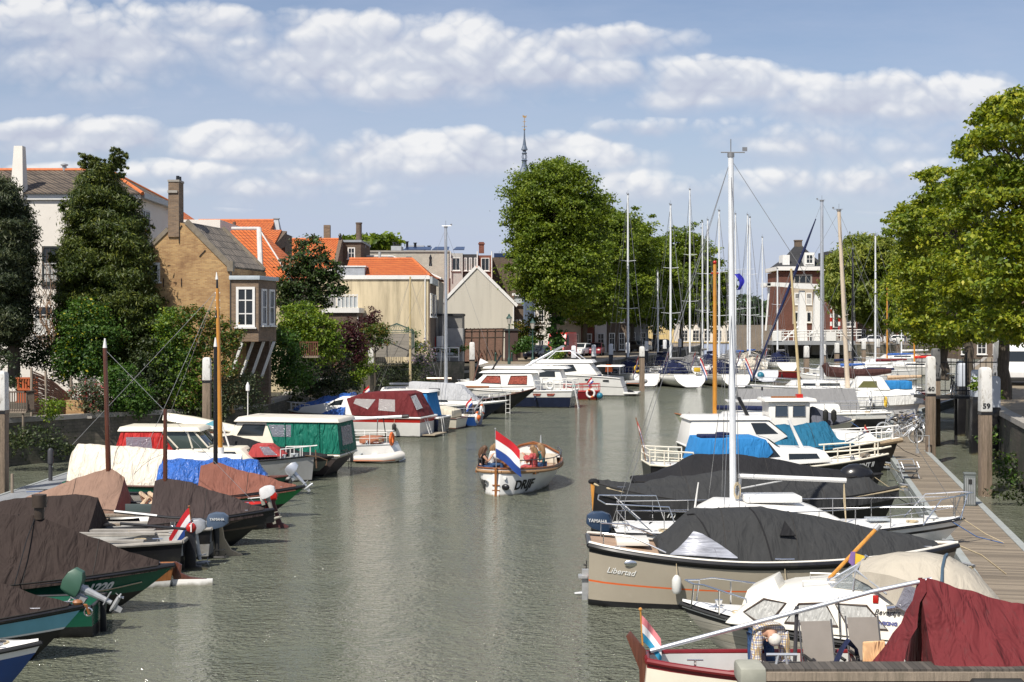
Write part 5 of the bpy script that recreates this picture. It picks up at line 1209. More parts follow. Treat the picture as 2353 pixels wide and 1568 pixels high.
mb=MB(); mb.tube([(6.72,-.0,1.95),(6.72,0,2.28)],.1,14); mb.tube([(6.72,0,2.2),(6.72,0,2.46)],.15,14); b.p('stove_pipe',mb,M('burnt_iron',(.05,.035,.025),.5,.4))
b.text('DD1220',.25,.845,.60,-1,whitel,bold=.012,centre=True)
b.ropecoil([b.surf(t,.70-.1*math.sin(PI*(t-.7)/.27),-1,.03) for t in (.7,.75,.8,.85,.9,.96)],.014)
mb=MB(); mb.tube([(6.65,-.02,2.0),(6.6,-.5,1.6),(6.55,-1.22,.8)],.012,5); b.p('tent_lacing',mb,blackc)
b=Boat('small_dinghy','low varnished dinghy with white rudder foot hidden behind the registration number boat',(402,1296),'stern',184,5.2,1.3,(.5,.42,.6),[(varnish,1),(white,.3)],ws=.3,rb=.4,railmat=varnish,rail_r=.025,deck=brown)
b.blade('rudder',[(.1,.5),(-.02,.56),(-.16,.48),(-.14,.3),(-.35,.2),(-.8,.14),(-.8,.0),(.0,0)],mahog,th=.07)
b.blade('rudder_foot',[(.05,.15),(-.86,.15),(-.86,-.2),(.05,-.2)],white,th=.09)
b=Boat('open_boat','black open boat with grey side decks, tricolour on its staff and a silver outboard',(430,1236),'stern',182,7.4,2.0,(.78,.7,.9),[(black,1),(botm,.3)],ws=.6,rb=.6,open_=True,deck=floorm,railmat=M('grey_oak_rail',(.3,.28,.25),.8,.2),rail_r=.05)
b.cover('bow_cover',[(.55,1.35,1.3),(.7,1.4,1.3),(.97,1.0,1.2)],brown,sagz=.05)
b.flag(-.1,-.35,.6,h=.9,w_=.75,fh=.5,lean=.12,dirn=(1,.2),sag=1.0)
b.outboard(.1,-.55,.7,8,galv,galv,sc_=.95)
b.blade('rudder',[(.05,.95),(-.2,.95),(-.22,.1),(-.5,.05),(-.52,-.3),(0.05,-.3)],black,th=.09)
mb=MB(); mb.tube([(-.1,.0,.98),(1.6,.1,1.15)],.035,8); b.p('tiller',mb,black)
mb=MB(); mb.box((2.2,-.62,.8),(2.6,.22,.05)); mb.box((2.2,.62,.8),(2.6,.22,.05)); b.p('side_deck',mb,M('grey_oak_rail',(.3,.28,.25),.8,.2))
mb=MB(); mb.ball((-.1,0,1.02),.13,12,mat=red); mb.box((-.12,0,1.04),(.03,.28,.2),mat=white); b.p('rudder_head',mb)
mb=MB()
for k,xx in enumerate((.6,1.1,2.9,3.4)): mb.box((xx,(-1) ** k*.3,.5),(.35,.3,.22),rz=k); 
b.p('gear_box',mb,M('blue_grey_gear',(.1,.13,.17),.6),bevel=.02)
b=Boat('open_boat','black open boat with large pale wooden rudder and dark blue outboard',(496,1206),'stern',182,7.2,2.0,(.8,.72,.9),[(black,1),(greyh,.5),(botm,.1)],ws=.7,rb=.6,open_=True,deck=floorm,railmat=M('grey_oak_rail',(.3,.28,.25),.8,.2),rail_r=.045)
b.cover('bow_cover',[(.42,1.5,1.2),(.5,1.62,1.2),(.75,1.45,1.2),(.97,1.0,1.2)],brown,sagz=.08)
pale=M('bleached_oak',(.42,.34,.22),.8,.2,3,stretch=(6,6,.6),dirt=(.16,.14,.1))
b.blade('rudder',[(.0,.9),(-.02,1.0),(-.14,1.08),(-.3,.92),(-.16,.82),(-.22,.45),(-.4,.15),(-.68,.03),(-.68,-.3),(.05,-.3),(.05,.7)],pale,th=.1)
mb=MB(); mb.tube([(-.1,.05,.92),(1.2,.05,1.0),(2.6,.05,1.15)],.035,8,mat=black); mb.tube([(1.5,.05,1.04),(2.6,.05,1.16)],.037,8,mat=white); b.p('tiller',mb)
o_=b.outboard(.12,.45,.72,0,M('slate_blue_cowling',(.07,.10,.15),.35),rubber,sc_=1.0)
lettering('YAMAHA',.1,whitel,o_,lambda u,v,w,W: (-.02-.05-u*.9,.18+w,.27+v))
mb=MB(); mb.box((2.6,.8,.78),(2.4,.22,.05)); mb.box((1.2,0,.5),(.5,1.3,.06)); b.p('thwart',mb,M('grey_oak_rail',(.3,.28,.25),.8,.2))
b=Boat('fishing_boat','brown wooden boat numbered 74 with purple brown tent and a short bare mast',(630,1170),'bow',4,8.0,2.5,(.85,.64,.97),[(black,1),(woodh,.9),(botm,.5)],ws=.35,rb=1.1,railmat=black,rail_r=.045,open_=True,deck=black,bowp=1.65,flare=.22)
b.cover('tent',[(.60,1.75,1.0),(.63,1.82,1.0),(.72,1.72,1.0),(.965,1.0,1.0)],brown2,sagz=.14,drop=.15)
b.mast(5.08,.5,3.7,.07,mahog,stays=(),r1=.05)
b.text('74',.24,.80,.62,-1,whitel,bold=.01)
mb=MB(); mb.box((2.4,-.95,.72),(3.4,.25,.05)); mb.box((2.4,.95,.72),(3.4,.25,.05)); mb.box((3.2,0,.62),(.4,2.0,.05)); b.p('side_deck',mb,oldwood)
b=Boat('fishing_boat','black and red boat with light brown tent, mahogany mast and red rudder head',(36,1150),'bow',181,7.4,2.3,(.75,.6,.82),[(black,1),(dred,.85),(botm,.4)],ws=.4,rb=.9,railmat=black,rail_r=.04,open_=True,deck=red,bowp=1.65)
b.cover('tent',[(.57,1.5,1.0),(.63,1.78,1.0),(.72,1.58,1.0),(.97,.86,1.0)],brown3,sagz=.1,drop=.15)
b.mast(4.65,.5,5.3,.085,mahog,stays=((.3,.6,.8),),lean=.14,tip=white,r1=.06)
b.outboard(.1,.45,.85,15,M('pearl_white_cowling',(.68,.68,.68),.3),white,sc_=.85)
b.blade('rudder',[(.05,1.05),(-.14,1.12),(-.3,.95),(-.2,.75),(-.3,.45),(-.4,.15),(-.6,.05),(-.6,-.3),(.05,-.3)],M('red_brown_rudder',(.09,.03,.028),.5),th=.08)
mb=MB(); mb.slab([(.1,-.06,.82),(-.26,-.06,.82),(-.26,-.06,1.0),(-.12,-.06,1.16),(.0,-.06,1.1),(.1,-.06,1.0)],(0,1,0),.12); b.p('rudder_head',mb,red,bevel=.02)
b.blade('leeboard',[(2.3,.85),(3.9,.85),(3.9,.5),(2.9,.35),(2.3,.6)],M('slate_green_board',(.06,.08,.08),.5),y=1.15,th=.06)
mb=MB()
for xx in (3.3,3.55): mb.tube([(xx,.2,.75),(xx+.1,.3,1.05),(xx-.1,.35,.9),(xx+.05,.5,.7)],.08,8)
b.p('canvas_roll',mb,tanc)
b=Boat('fishing_boat','leaf green and black wooden boat with terracotta tent and black white-tipped mast',(701,1117),'bow',4,8.0,2.5,(.85,.64,.97),[(black,1),(lgreen,.9),(botm,.45)],ws=.35,rb=1.2,railmat=black,rail_r=.045,deck=black,bowp=1.65,flare=.22)
b.cover('tent',[(.60,1.62,1.0),(.655,1.74,1.0),(.965,1.0,1.0)],terra,sagz=.1,drop=.12)
b.mast(5.25,.5,5.3,.075,black,tip=white,r1=.055)
b.text('31',.22,.79,.5,-1,whitel,bold=.01)
b=Boat('small_dinghy','small grey dinghy whose silver outboard sticks up behind the terracotta tent',(668,1098),'stern',183,4.6,1.4,(.6,.5,.65),[(black,1),(greyh,.6)],ws=.8,open_=True,deck=floorm,railmat=rubber,rail_r=.03)
b.outboard(-.02,0,.6,40,alu,alu,sc_=.9)
b=Boat('sailing_barge','green and white barge under a long cream and white tarpaulin with golden varnished mast',(590,1100),'bow',1,6.3,2.4,(.75,.66,.8),[(white,1),(dgreen,.5),(botm,.2)],ws=.5,rb=.5,railmat=dgreen,rail_r=.04,deck=white)
b.cover('tarpaulin',[(.02,1.75,1.5),(.05,1.98,2.2),(.3,1.88,2.2),(.52,1.76,2.2)],creamc,sagz=.0,drop=.05,wr=.025)
b.cover('tarpaulin',[(.525,1.74,2.2),(.7,1.68,2.2),(.92,1.6,2.2)],whitec,drop=-.12,wr=.03,grow=.98)
mb=MB(); mb.tube([b.surf(.84,.72,-1,.01),b.surf(.84,.72,-1,.03)],.1,14); b.p('porthole',mb,glassd)
b.mast(5.1,.8,7.2,.085,orangewood,stays=((.15,-.1,1.95),(2.3,1.1,.7),(2.3,-1.1,.7)),r1=.06,lean=-.12,extras=False,sw=.008)
mb=MB(); mb.tube([(4.98,0,6.2),(4.97,0,7.55)],.062,10,.03,mat=black); mb.tube([(4.96,0,7.5),(4.95,0,7.75)],.05,10,.01,mat=whitep)
for z in (6.25,6.55,6.8,7.05): mb.tube([(4.9,0,z),(5.07,0,z)],.02,6,mat=whitep)
b.p('mast_top',mb); mb=MB(); mb.tube([(5.1,0,.8),(5.1,0,1.85)],.1,12); b.p('mast_foot',mb,white)
b=Boat('sloop','green hulled sloop under a shiny blue tarpaulin',(662,1093),'bow',2,7.2,2.2,(.8,.7,.92),[(dgreen,1),(botm,.4)],ws=.5,rb=.8,railmat=mahog,rail_r=.035,deck=white)
b.cover('tarpaulin',[(.42,1.5,2.0),(.44,1.6,2.4),(.6,1.5,2.6),(.86,1.42,2.6),(.9,1.0,2.2)],bluec,wr=.05,drop=.15)
b=Boat('cabin_cruiser','white cabin boat with bright red side curtains and grey steel bow',(722,1046),'bow',-1,7.4,2.4,(.85,.8,1.0),[(greyh,1),(greyh,.5),(botm,.06)],ws=.85,rb=.1,railmat=black,rail_r=.035,deck=floorm,bowp=2.4)
c=b.cabin('cabin',[(2.3,.8),(5.3,.8),(4.75,1.32),(2.3,1.36)],.95,.85,cream,.05); b.swin(c,[(2.7,1.0),(3.5,1.0),(3.45,1.2),(2.7,1.2)]); b.swin(c,[(3.8,1.0),(4.7,1.0),(4.55,1.2),(3.8,1.2)])
b.pane('front_window',[(5.16,-.35,.95),(5.16,.35,.95),(4.87,.3,1.22),(4.87,-.3,1.22)],(1,0,.8),glassg)
c=b.cabin('awning',[(-.1,.85),(2.5,.85),(1.75,1.95),(.25,1.95)],1.02,.92,redc,.03); b.swin(c,[(.5,1.0),(1.5,1.0),(1.4,1.75),(.45,1.75)],vind)
c2=b.cabin('wheelhouse_frame',[(1.9,1.3),(3.55,1.34),(3.0,1.95),(1.7,1.95)],.88,.84,glassg,.01); c3=b.cabin('roof',[(.1,1.95),(3.3,1.95),(3.15,2.12),(.2,2.14)],.98,.9,cream,.06)
mb=MB()
for sd in (-1,1):
 for q in (((2.4,1.33),(1.8,1.96)),((3.55,1.35),(3.0,1.96)),((2.95,1.33),(2.75,1.96))): mb.tube([(q[0][0],sd*.88,q[0][1]),(q[1][0],sd*.86,q[1][1])],.035,6)
mb.tube([(3.56,-.86,1.37),(3.56,.86,1.37)],.03,6); b.p('window_post',mb,cream)
b.railing(.84,.98,.35,3,mid=False,closebow=True,mat=whitep,r=.02)
c=b.cabin('foredeck_hood',[(4.9,.95),(6.3,1.0),(5.75,1.42),(5.15,1.42)],.6,.5,cloth('faded_red_canvas',(.38,.05,.05),.1),.03); b.swin(c,[(5.6,1.05),(6.1,1.05),(5.75,1.36),(5.4,1.36)],vind)
mb=MB(); mb.tube([(4.2,-.3,1.35),(3.75,-.3,2.75)],.035,8); mb.ball((3.73,-.3,2.82),.05); m_=b.p('signal_mast',mb,whitep)
mb=MB(); mb.slab([(3.9,-.31,2.45),(3.3,-.35,2.2),(3.85,-.31,2.05)],(0,1,0),.01,lblue); mb.build('pennant',None,m_)
b.flag(4.0,-.3,1.5,h=.55,w_=.35,fh=.22,lean=-.15,sag=.6)
mb=MB(); mb.tube([(7.45,0,1.2),(7.5,-.05,.5)],.03,6); mb.tube([(7.1,-.25,1.0),(7.55,-.1,.95),(7.9,.0,.8),(7.85,0,.6)],.02,6); b.p('anchor',mb,M('rusty_iron',(.12,.07,.04),.8,.3))
b=Boat('sloop','long low sloop under a flat black cover with a grey green pointed bow',(766,1049),'bow',-2,8.8,2.5,(.8,.72,.86),[(black,1),(M('grey_green_hull',(.14,.15,.12),.4),.8),(botm,.35)],ws=.5,rb=.9,railmat=blackc,rail_r=.05,deck=black)
b.cover('cover',[(.02,1.0,2),(.40,1.62,1.7),(.55,1.65,1.7),(.8,1.15,1.8),(.97,.92,2)],blackc,wr=.03,drop=.1)
b=Boat('cabin_cruiser','cream steel cruiser with big green canvas wheelhouse canopy and brown bottom',(800,1041),'stern',170,8.6,2.8,(.85,.85,1.15),[(cream,1),(M('brown_hull',(.10,.08,.075),.4,.15),.84),(botm,.08)],ws=.88,rb=.6,rs=.75,railmat=cream,rail_r=.045,deck=cream,flare=.22)
c=b.cabin('canopy',[(-.02,.9),(2.55,.92),(3.05,2.12),(.12,2.1)],1.2,1.1,greenc,.02)
b.swin(c,[(2.0,1.55),(2.75,1.55),(2.95,2.02),(2.0,2.02)],vind); b.pane('rear_window',[(.02,-.7,1.2),(.02,.7,1.2),(.1,.7,1.95),(.1,-.7,1.95)],(-1,0,0),vind)
c=b.cabin('cabin',[(2.5,.9),(6.9,1.0),(6.6,1.45),(4.7,1.5),(4.25,2.12),(3.0,2.12)],1.15,1.02,cream,.05); b.swin(c,[(3.2,1.6),(4.25,1.6),(4.0,2.0),(3.1,2.0)],frame=rubber); b.swin(c,[(4.9,1.15),(6.2,1.15),(6.1,1.35),(4.9,1.35)])
b.cabin('roof',[(.0,2.12),(4.4,2.12),(4.2,2.32),(.1,2.28)],1.18,1.1,M('weathered_cream_roof',(.62,.58,.5),.5,.08,2,dirt=(.4,.16,.06),dscale=1.2,dlo=.62,dhi=.72),.05)
mb=MB()
for xx in (.8,2.2): mb.tube([(xx,1.24,.92),(xx+.05,1.14,2.1)],.02,6,mat=greenc)
b.p('canopy_seam',mb); b.railing(.72,.98,.4,5,mid=False,mat=whitep,r=.02,closebow=True)
mb=MB(); mb.tube([(4.1,.3,2.3),(4.1,.3,3.3)],.02,6); mb.lathe((4.1,.3,3.3),[(.02,0),(.08,.02),(.08,.22),(.02,.36)],10); b.p('radio_aerial',mb,whitep)
mb=MB(); mb.tube([(-.3,.95,.3),(-.32,.95,.9),(-.1,.95,1.05),(.1,.95,.95)],.018,6); mb.tube([(-.3,.65,-.2),(-.32,.65,.9),(-.1,.65,1.05)],.018,6); b.p('boarding_ladder',mb,rubber)
b2=thing('upturned_dinghy','cream dinghy lying upside down on the foredeck behind the red curtained boat','dinghy',Q(470,985,60),R(8))
mb=MB(); rows=[]
for i in range(13):
 t=i/12; w_=.62*(1-(t-.0) ** 2.6)*(1-.0)+.02; z=.42*(1-.3*abs(t-.6)) ; rows.append([(-t*3.0+1.2,-w_,0+.16*t),(-t*3.0+1.2,-w_*.75,z*.7+.1),(-t*3+1.2,0,z+.12),(-t*3+1.2,w_*.75,z*.7+.1),(-t*3+1.2,w_,.16*t)])
mb.loft(rows,cream,capa=True); o_=mb.build('hull',cream,b2,smooth=60); o_.rotation_euler=(R(-12),R(10),0); o_.location=(0,0,-.1)
mb=MB(); mb.tube([(1.2,-.6,-.15),(-1.6,-.3,-.1)],.03,6); mb.build('rub_rail',mahog,b2)
b=Boat('sailing_yacht','small white sailing boat with folded orange buoy at its stern beside the green canopy',(905,1018),'stern',170,7.6,2.4,(.78,.72,.95),[(white,1),(white,.2),(botm,.04)],ws=.55,rb=.9,rs=-.4,railmat=greyp,rail_r=.02,deck=white)
c=b.cabin('cabin',[(2.2,.75),(5.6,.8),(5.2,1.15),(2.4,1.2)],.8,.65); b.swin(c,[(2.7,.95),(4.8,.95),(4.6,1.08),(2.7,1.08)])
b.railing(.02,.4,.5,4,mat=whitep,closestern=True,r=.02)
mb=MB(); mb.tube([(-.45,.1,1.95),(2.4,0,1.78)],.065,10,mat=mastw); mb.tube([(-.7,.12,1.97),(-.4,.1,1.95)],.08,8,mat=black); b.p('boom',mb)
mb=MB(); mb.tube([(.75,.1,.8),(.7,.1,1.88)],.025,6,mat=steel); mb.tube([(.3,.1,.8),(.45,.1,1.88)],.025,6,mat=black); b.p('boom_crutch',mb)
b.buoyring((-.05,.55,1.0),.24,'x',(lifeo,lifeo)); mb=MB(); mb.box((1.0,0,.92),(.9,1.0,.3)); b.p('cockpit_cover',mb,cloth('rusty_brown_canvas',(.35,.14,.08),.1),bevel=.08)
mb=MB(); [mb.tube([(.6+.15*math.cos(a+i),.35+.12*math.sin(a*1.3),.85+.03*i) for a in [k*.8 for k in range(9)]],.018,5) for i in range(4)]; b.p('rope_coil',mb,rope)
def dinghy(label,px,py,head,L=2.3,mat=None,band=None,z=.0):
 o=P(px,py,z); t=thing('inflatable_dinghy',label,'dinghy',o,R(head),'inflatable dinghies'); m=mat or M('white_hypalon',(.66,.63,.58),.5,.05)
 mb=MB(); r=.2; w_=.5
 mb.tube([(0,-w_,.2),(L*.65,-w_,.2),(L*.88,-w_*.6,.24),(L,0,.3),(L*.88,w_*.6,.24),(L*.65,w_,.2),(0,w_,.2)],[r*.6,r,r,r,r,r,r*.6],12); mb.build('tube',m,t)
 mb=MB(); mb.box((L*.38,0,.12),(L*.8,.8,.08)); mb.box((.25,0,.22),(.06,.75,.36)); mb.build('floor',greyp,t); mb=MB(); mb.box((L*.42,0,.34),(.22,.85,.05)); mb.build('seat',M('white_hypalon',(.66,.63,.58),.5,.05),t)
 mb=MB(); mb.tube([(0,-w_-.16,.12),(L*.65,-w_-.17,.12),(L*.9,-w_*.7-.1,.14),(L+.12,0,.2),(L*.9,w_*.7+.1,.14),(L*.65,w_+.17,.12),(0,w_+.16,.12)],.03,6); mb.build('rub_strake',band or M('orange_strake',(.45,.16,.08),.6),t); return t
dinghy('white inflatable dinghy with orange strake floating behind the green canopy cruiser',818,1062,-3,1.95)
dinghy('grey inflatable dinghy hung on the stern of the large white motor yacht',1436,884,10,2.0,M('grey_hypalon',(.36,.35,.33),.5,.08),z=.35)
b=Boat('cabin_cruiser','white cruiser with dark red band, burgundy canopy and blue tarpaulin over its bow',(985,957),'stern',164,8.2,3.0,(1.05,1.05,1.25),[(white,1),(red,.97),(white,.74),(botm,.05)],ws=.9,rb=.8,rs=.1,railmat=white,rail_r=.05,deck=white)
c=b.cabin('canopy',[(.1,1.08),(3.9,1.1),(4.3,2.0),(3.3,2.32),(1.1,2.4),(.75,2.3)],1.3,1.05,burg,.06)
b.swin(c,[(3.0,1.45),(2.6,1.98),(3.75,2.0),(3.85,1.75)],vin); b.swin(c,[(1.45,1.35),(2.4,1.4),(2.4,2.0),(1.5,1.98)],vin)
b.pane('rear_window',[(.28,.2,1.5),(.28,1.1,1.45),(.68,.95,2.15),(.68,.2,2.2)],(-1,0,.4),vin)
c=b.cabin('cabin',[(3.6,1.1),(7.2,1.2),(6.9,1.5),(5.4,1.75),(4.6,2.1),(4.1,2.1)],1.2,.95,white,.06); b.swin(c,[(4.6,1.65),(5.4,1.6),(5.0,1.85),(4.5,1.95)],glassd)
b.cover('bow_tarpaulin',[(.53,2.3,1.7),(.6,2.26,1.7),(.75,1.95,1.8),(.95,1.4,2)],bluec,wr=.07,drop=-.02,grow=1.0)
mb=MB(); mb.tube([b.surf(.28,.97,1,.02),(b.surf(.28,.97,1,.02)[0],b.surf(.28,.97,1)[1]+.02,1.55)],.0,4)
b.fender(.17,1,mat=rubber,z=.75); b.railing(.8,.98,.45,4,mat=whitep,closebow=True,r=.02)
mb=MB(); mb.box((-.35,0,.12),(.7,2.0,.06)); b.p('swim_platform',mb,M('faded_teak',(.3,.25,.18),.8)); mb=MB(); [mb.tube([(-.3,y,.15),(-.02,y,.95)],.02,6) for y in (.3,.7)]; [mb.tube([(-.3+.06*k,.3,.2+.15*k),(-.3+.06*k,.7,.2+.15*k)],.015,5) for k in range(5)]; b.p('boarding_ladder',mb,whitep)
b=Boat('cabin_cruiser','navy hulled boat with sky blue canopy behind the burgundy one',(1022,958),'stern',165,7.0,2.5,(.9,.9,1.1),[(white,1),(navy,.93),(botm,.08)],ws=.9,rb=.6,railmat=white,rail_r=.04,deck=white)
c=b.cabin('canopy',[(.5,.92),(3.6,.95),(3.2,2.25),(.75,2.25),],1.05,.92,lbluec,.03); b.cabin('roof',[(.55,2.26),(3.4,2.26),(3.3,2.38),(.7,2.38)],1.0,.9,white,.04)
mb=MB(); [mb.tube([(-.2,y,-.1),(-.05,y,.95)],.02,6) for y in (.5,.85)]; b.p('boarding_ladder',mb,whitep)
b=Boat('small_cruiser','small cream boat with folded cream sprayhood',(1062,960),'stern',162,5.6,2.1,(.62,.62,.85),[(cream,1),(dred,.12),(botm,.05)],ws=.9,rb=.5,railmat=mahog,rail_r=.03,deck=cream)
c=b.cabin('cover',[(.3,.65),(3.2,.7),(3.0,1.2),(1.2,1.25),(.35,1.05)],.85,.75,cloth('pale_sand_canvas',(.6,.55,.44),.06),.06)
c=b.cabin('cabin',[(2.9,.7),(5.0,.8),(4.6,1.3),(3.0,1.5)],.8,.6,cream); b.swin(c,[(3.2,1.0),(4.3,1.0),(4.1,1.2),(3.2,1.25)])
b=Boat('small_sloop','little blue sloop with two white and orange lifebuoys on its stern',(1104,955),'stern',165,5.2,1.9,(.62,.6,.8),[(white,1),(blue,.9),(botm,.05)],ws=.7,rb=.6,railmat=white,rail_r=.03,deck=white)
b.buoyring((.0,.62,.55),.28,'x'); b.buoyring((-.05,-.2,.95),.28,'x'); b.railing(.02,.35,.45,3,mat=steel,closestern=True); b.flag(.2,.55,.8,h=.9,w_=.6,fh=.4,sag=.8,dirn=(1,-.3),lean=.2)
c=b.cabin('cabin',[(1.8,.6),(4.2,.65),(3.9,1.0),(2.0,1.05)],.65,.5)
mb=MB(); mb.ball((-.1,.8,.55),.16,10,lifeo); b.p('fender_ball',mb)
mb=MB(); mb.tube([(.4,0,.9),(-.2,.05,1.75)],.05,8); b.p('boarding_plank',mb,alu)
b=Boat('sailing_yacht','navy hulled sailing yacht with white deck, grey tent and tall grey mast',(1166,920),'bow',-8,8.8,2.9,(.95,.85,1.2),[(white,1),(navy,.9),(dred,.08),(botm,.05)],ws=.65,rb=1.5,railmat=white,rail_r=.04,deck=white)
c=b.cabin('cabin',[(2.6,.85),(7.2,1.0),(6.7,1.3),(2.8,1.5)],.95,.75,white,.06); b.swin(c,[(3.4,1.1),(5.2,1.1),(5.0,1.28),(3.4,1.3)])
c=b.cabin('tent',[(3.0,1.25),(6.9,1.2),(5.9,2.15),(5.2,2.25),(2.6,2.35),(2.5,1.3)],.9,.55,cloth('light_grey_canvas',(.42,.43,.45),.06),.05); b.swin(c,[(3.9,1.5),(4.6,1.5),(4.6,1.95),(3.9,1.95)],glassd)
b.mast(4.85,1.2,12.1,.12,alu,spr=((4.4,.5),),stays=b.rigstays(4.85,12.1),r1=.09,sw=.009); b.railing(.78,.99,.5,4,closebow=True)
b.flag(.1,0,1.0,h=1.1,w_=.7,fh=.45,sag=.7,dirn=(-1,.4))
b=Boat('sailing_barge','black hulled barge with sharp raking bow pointing right',(1233,891),'bow',-14,9.5,2.8,(.9,.8,1.75),[(black,1),(black,.5),(botm,.06)],ws=.4,rb=2.2,railmat=mahog,rail_r=.035,deck=floorm,bowp=1.5)
mb=MB(); mb.tube([(1.0,0,1.7),(6.2,0,1.75)],.1,10,.07); b.p('lowered_spar',mb,varnish)
mb=MB(); mb.tube([(7.6,.7,-.1),(7.6,.72,1.3)],.02,5); mb.tube([(7.9,.66,-.1),(7.9,.68,1.3)],.02,5); [mb.tube([(7.6,.72,.1+.28*k),(7.9,.68,.1+.28*k)],.015,5) for k in range(4)]; b.p('boarding_ladder',mb,whitep).location=(0,-1.6,0)
mb=MB(); mb.tube([(9.3,0,1.8),(5.4,.1,1.7)],.03,5); b.p('bow_stay',mb,wire)
b=Boat('sailing_yacht','old white sailing boat with slender pale wooden mast and long white boom',(1020,906),'stern',172,8.5,2.6,(1.0,.9,1.1),[(white,1),(blue,.5),(botm,.06)],ws=.6,rb=.8,railmat=white,deck=white)
b.mast(2.45,1.0,9.4,.1,M('pale_spruce_spar',(.50,.40,.22),.5,.1),stays=((-.0,-.9,1),(-.0,.9,1),(5,-.9,1),(5,.9,1)),r1=.06,sw=.009,extras=False)
mb=MB(); mb.tube([(.2,.2,1.75),(3.9,.2,1.72)],.08,10,mat=whitep); mb.tube([(-.5,-.3,2.1),(1.3,-.3,2.1)],.09,10,mat=varnish); b.p('boom',mb)
c=b.cabin('cabin',[(.6,.95),(4.6,1.0),(4.3,1.5),(.8,1.6)],1.0,.85,white,.06); b.swin(c,[(1.2,1.15),(2.2,1.15),(2.2,1.4),(1.2,1.4)]); b.swin(c,[(2.6,1.15),(3.6,1.15),(3.5,1.4),(2.6,1.4)])
redcurt=cloth('rust_red_curtain',(.40,.10,.07),.1,fold=1.0,fscale=8)
b=Boat('motor_yacht','white motor yacht with navy bottom, rust red curtains and white stern railings',(1322,896),'stern',168,10.4,3.4,(1.25,1.2,1.5),[(white,1),(navy,.62),(navy,.3),(botm,.05)],ws=.85,rb=.8,rs=.25,railmat=white,rail_r=.04,deck=white)
c=b.cabin('cabin',[(2.6,1.2),(9.0,1.35),(8.6,1.75),(7.1,1.85),(6.4,2.45),(3.0,2.5)],1.45,1.2,white,.06)
b.swin(c,[(3.3,1.65),(4.7,1.65),(4.5,2.25),(3.3,2.28)],redcurt,frame=rubber,fr=.03); b.swin(c,[(5.2,1.7),(6.7,1.75),(6.25,2.25),(5.3,2.25)],redcurt,frame=rubber,fr=.03)
b.cabin('roof',[(2.4,2.5),(6.9,2.46),(6.6,2.62),(2.7,2.66)],1.35,1.2,white,.05)
for t0 in (1.2,2.2):
 mb=MB(); mb.slab([b.surf(t0/b.L,.84,1,-.02),b.surf((t0+.6)/b.L,.84,1,-.02),b.surf((t0+.55)/b.L,.7,1,-.02),b.surf((t0+.1)/b.L,.7,1,-.02)],(0,1,0),.05); b.p('side_window',mb,redcurt)
b.railing(.0,.26,.75,6,mat=whitep,closestern=True,r=.025); b.buoyring((1.6,1.5,1.65),.26,'y',(white,white))
mb=MB(); [mb.tube([(-.1-.3*k/5,.9-.0,1.9-.38*k),(-.1-.3*k/5,1.35,1.9-.38*k)],.025,5) for k in range(6)]; [mb.tube([(-.05,y,2.0),(-.45,y,-.1)],.03,6) for y in (.9,1.35)]; b.p('boarding_ladder',mb,whitep)
mb=MB(); mb.tube([(7.6,0,1.8),(6.9,.1,3.9)],.05,8); b.p('signal_mast',mb,mahog); mb=MB(); mb.slab([(7.05,.1,3.5),(6.4,.15,3.2),(7.15,.1,3.0)],(0,1,0),.02); b.p('pennant',mb,flagw)
mb=MB(); mb.tube([(6.3,-.5,2.6),(5.6,-.5,3.7)],.07,8); b.p('folded_mast',mb,black)
b=Boat('motor_yacht','white motor yacht with folded radar arch behind the one with rust curtains',(1318,880),'stern',170,9.5,3.2,(1.3,1.3,1.5),[(white,1),(botm,.05)],ws=.85,railmat=white,deck=white)
c=b.cabin('cabin',[(.6,1.3),(6.8,1.35),(6.2,2.45),(1.0,2.45)],1.3,1.15,white,.06); b.swin(c,[(1.3,1.8),(2.6,1.8),(2.6,2.25),(1.35,2.25)]); b.swin(c,[(3.0,1.8),(5.0,1.8),(4.8,2.25),(3.0,2.25)])
b.cabin('roof',[(.3,2.45),(7.2,2.45),(7.0,2.6),(.6,2.65)],1.4,1.25,white,.05)
mb=MB(); [mb.tube([(3.8,y,2.6),(1.3,y,4.0)],.09,8,.06) for y in (-.5,.5)]; mb.box((1.2,0,4.05),(.8,1.3,.12),rot=Matrix.Rotation(R(28),3,'Y')); b.p('radar_arch',mb,alu)
b=Boat('small_workboat','dark red open boat with a white lifebuoy and blue fender ball',(1377,898),'stern',172,4.6,1.8,(.72,.68,.8),[(dred,1),(varnish,.1)],ws=.8,open_=True,deck=dred,railmat=red,rail_r=.03)
b.buoyring((.6,1.0,.55),.3,'y'); mb=MB(); mb.ball((-.1,.75,.35),.26,12); b.p('fender_ball',mb,M('teal_fender',(.02,.16,.24),.4)); b.railing(0,.6,.55,4,mat=red,r=.03); mb=MB(); mb.ball((3.0,.2,1.0),.2); b.p('yellow_bundle',mb,yellowp); mb=MB(); mb.ball((2.0,.2,1.0),.16,sc_=(1,1,1.4)); b.p('green_bundle',mb,M('teal_plastic',(.02,.3,.28),.5)); b.flag(.1,.4,.8,h=1.0,w_=.5,fh=.4,lean=.5,sag=.8,dirn=(1,0))
b=Boat('motor_yacht','large white motor yacht with black angular windows and open flybridge',(1428,868),'stern',170,12.0,3.8,(1.5,1.8,1.9),[(white,1),(black,.5),(white,.47),(botm,.05)],ws=.85,rb=1.2,rs=-.5,railmat=white,rail_r=.05,deck=white)
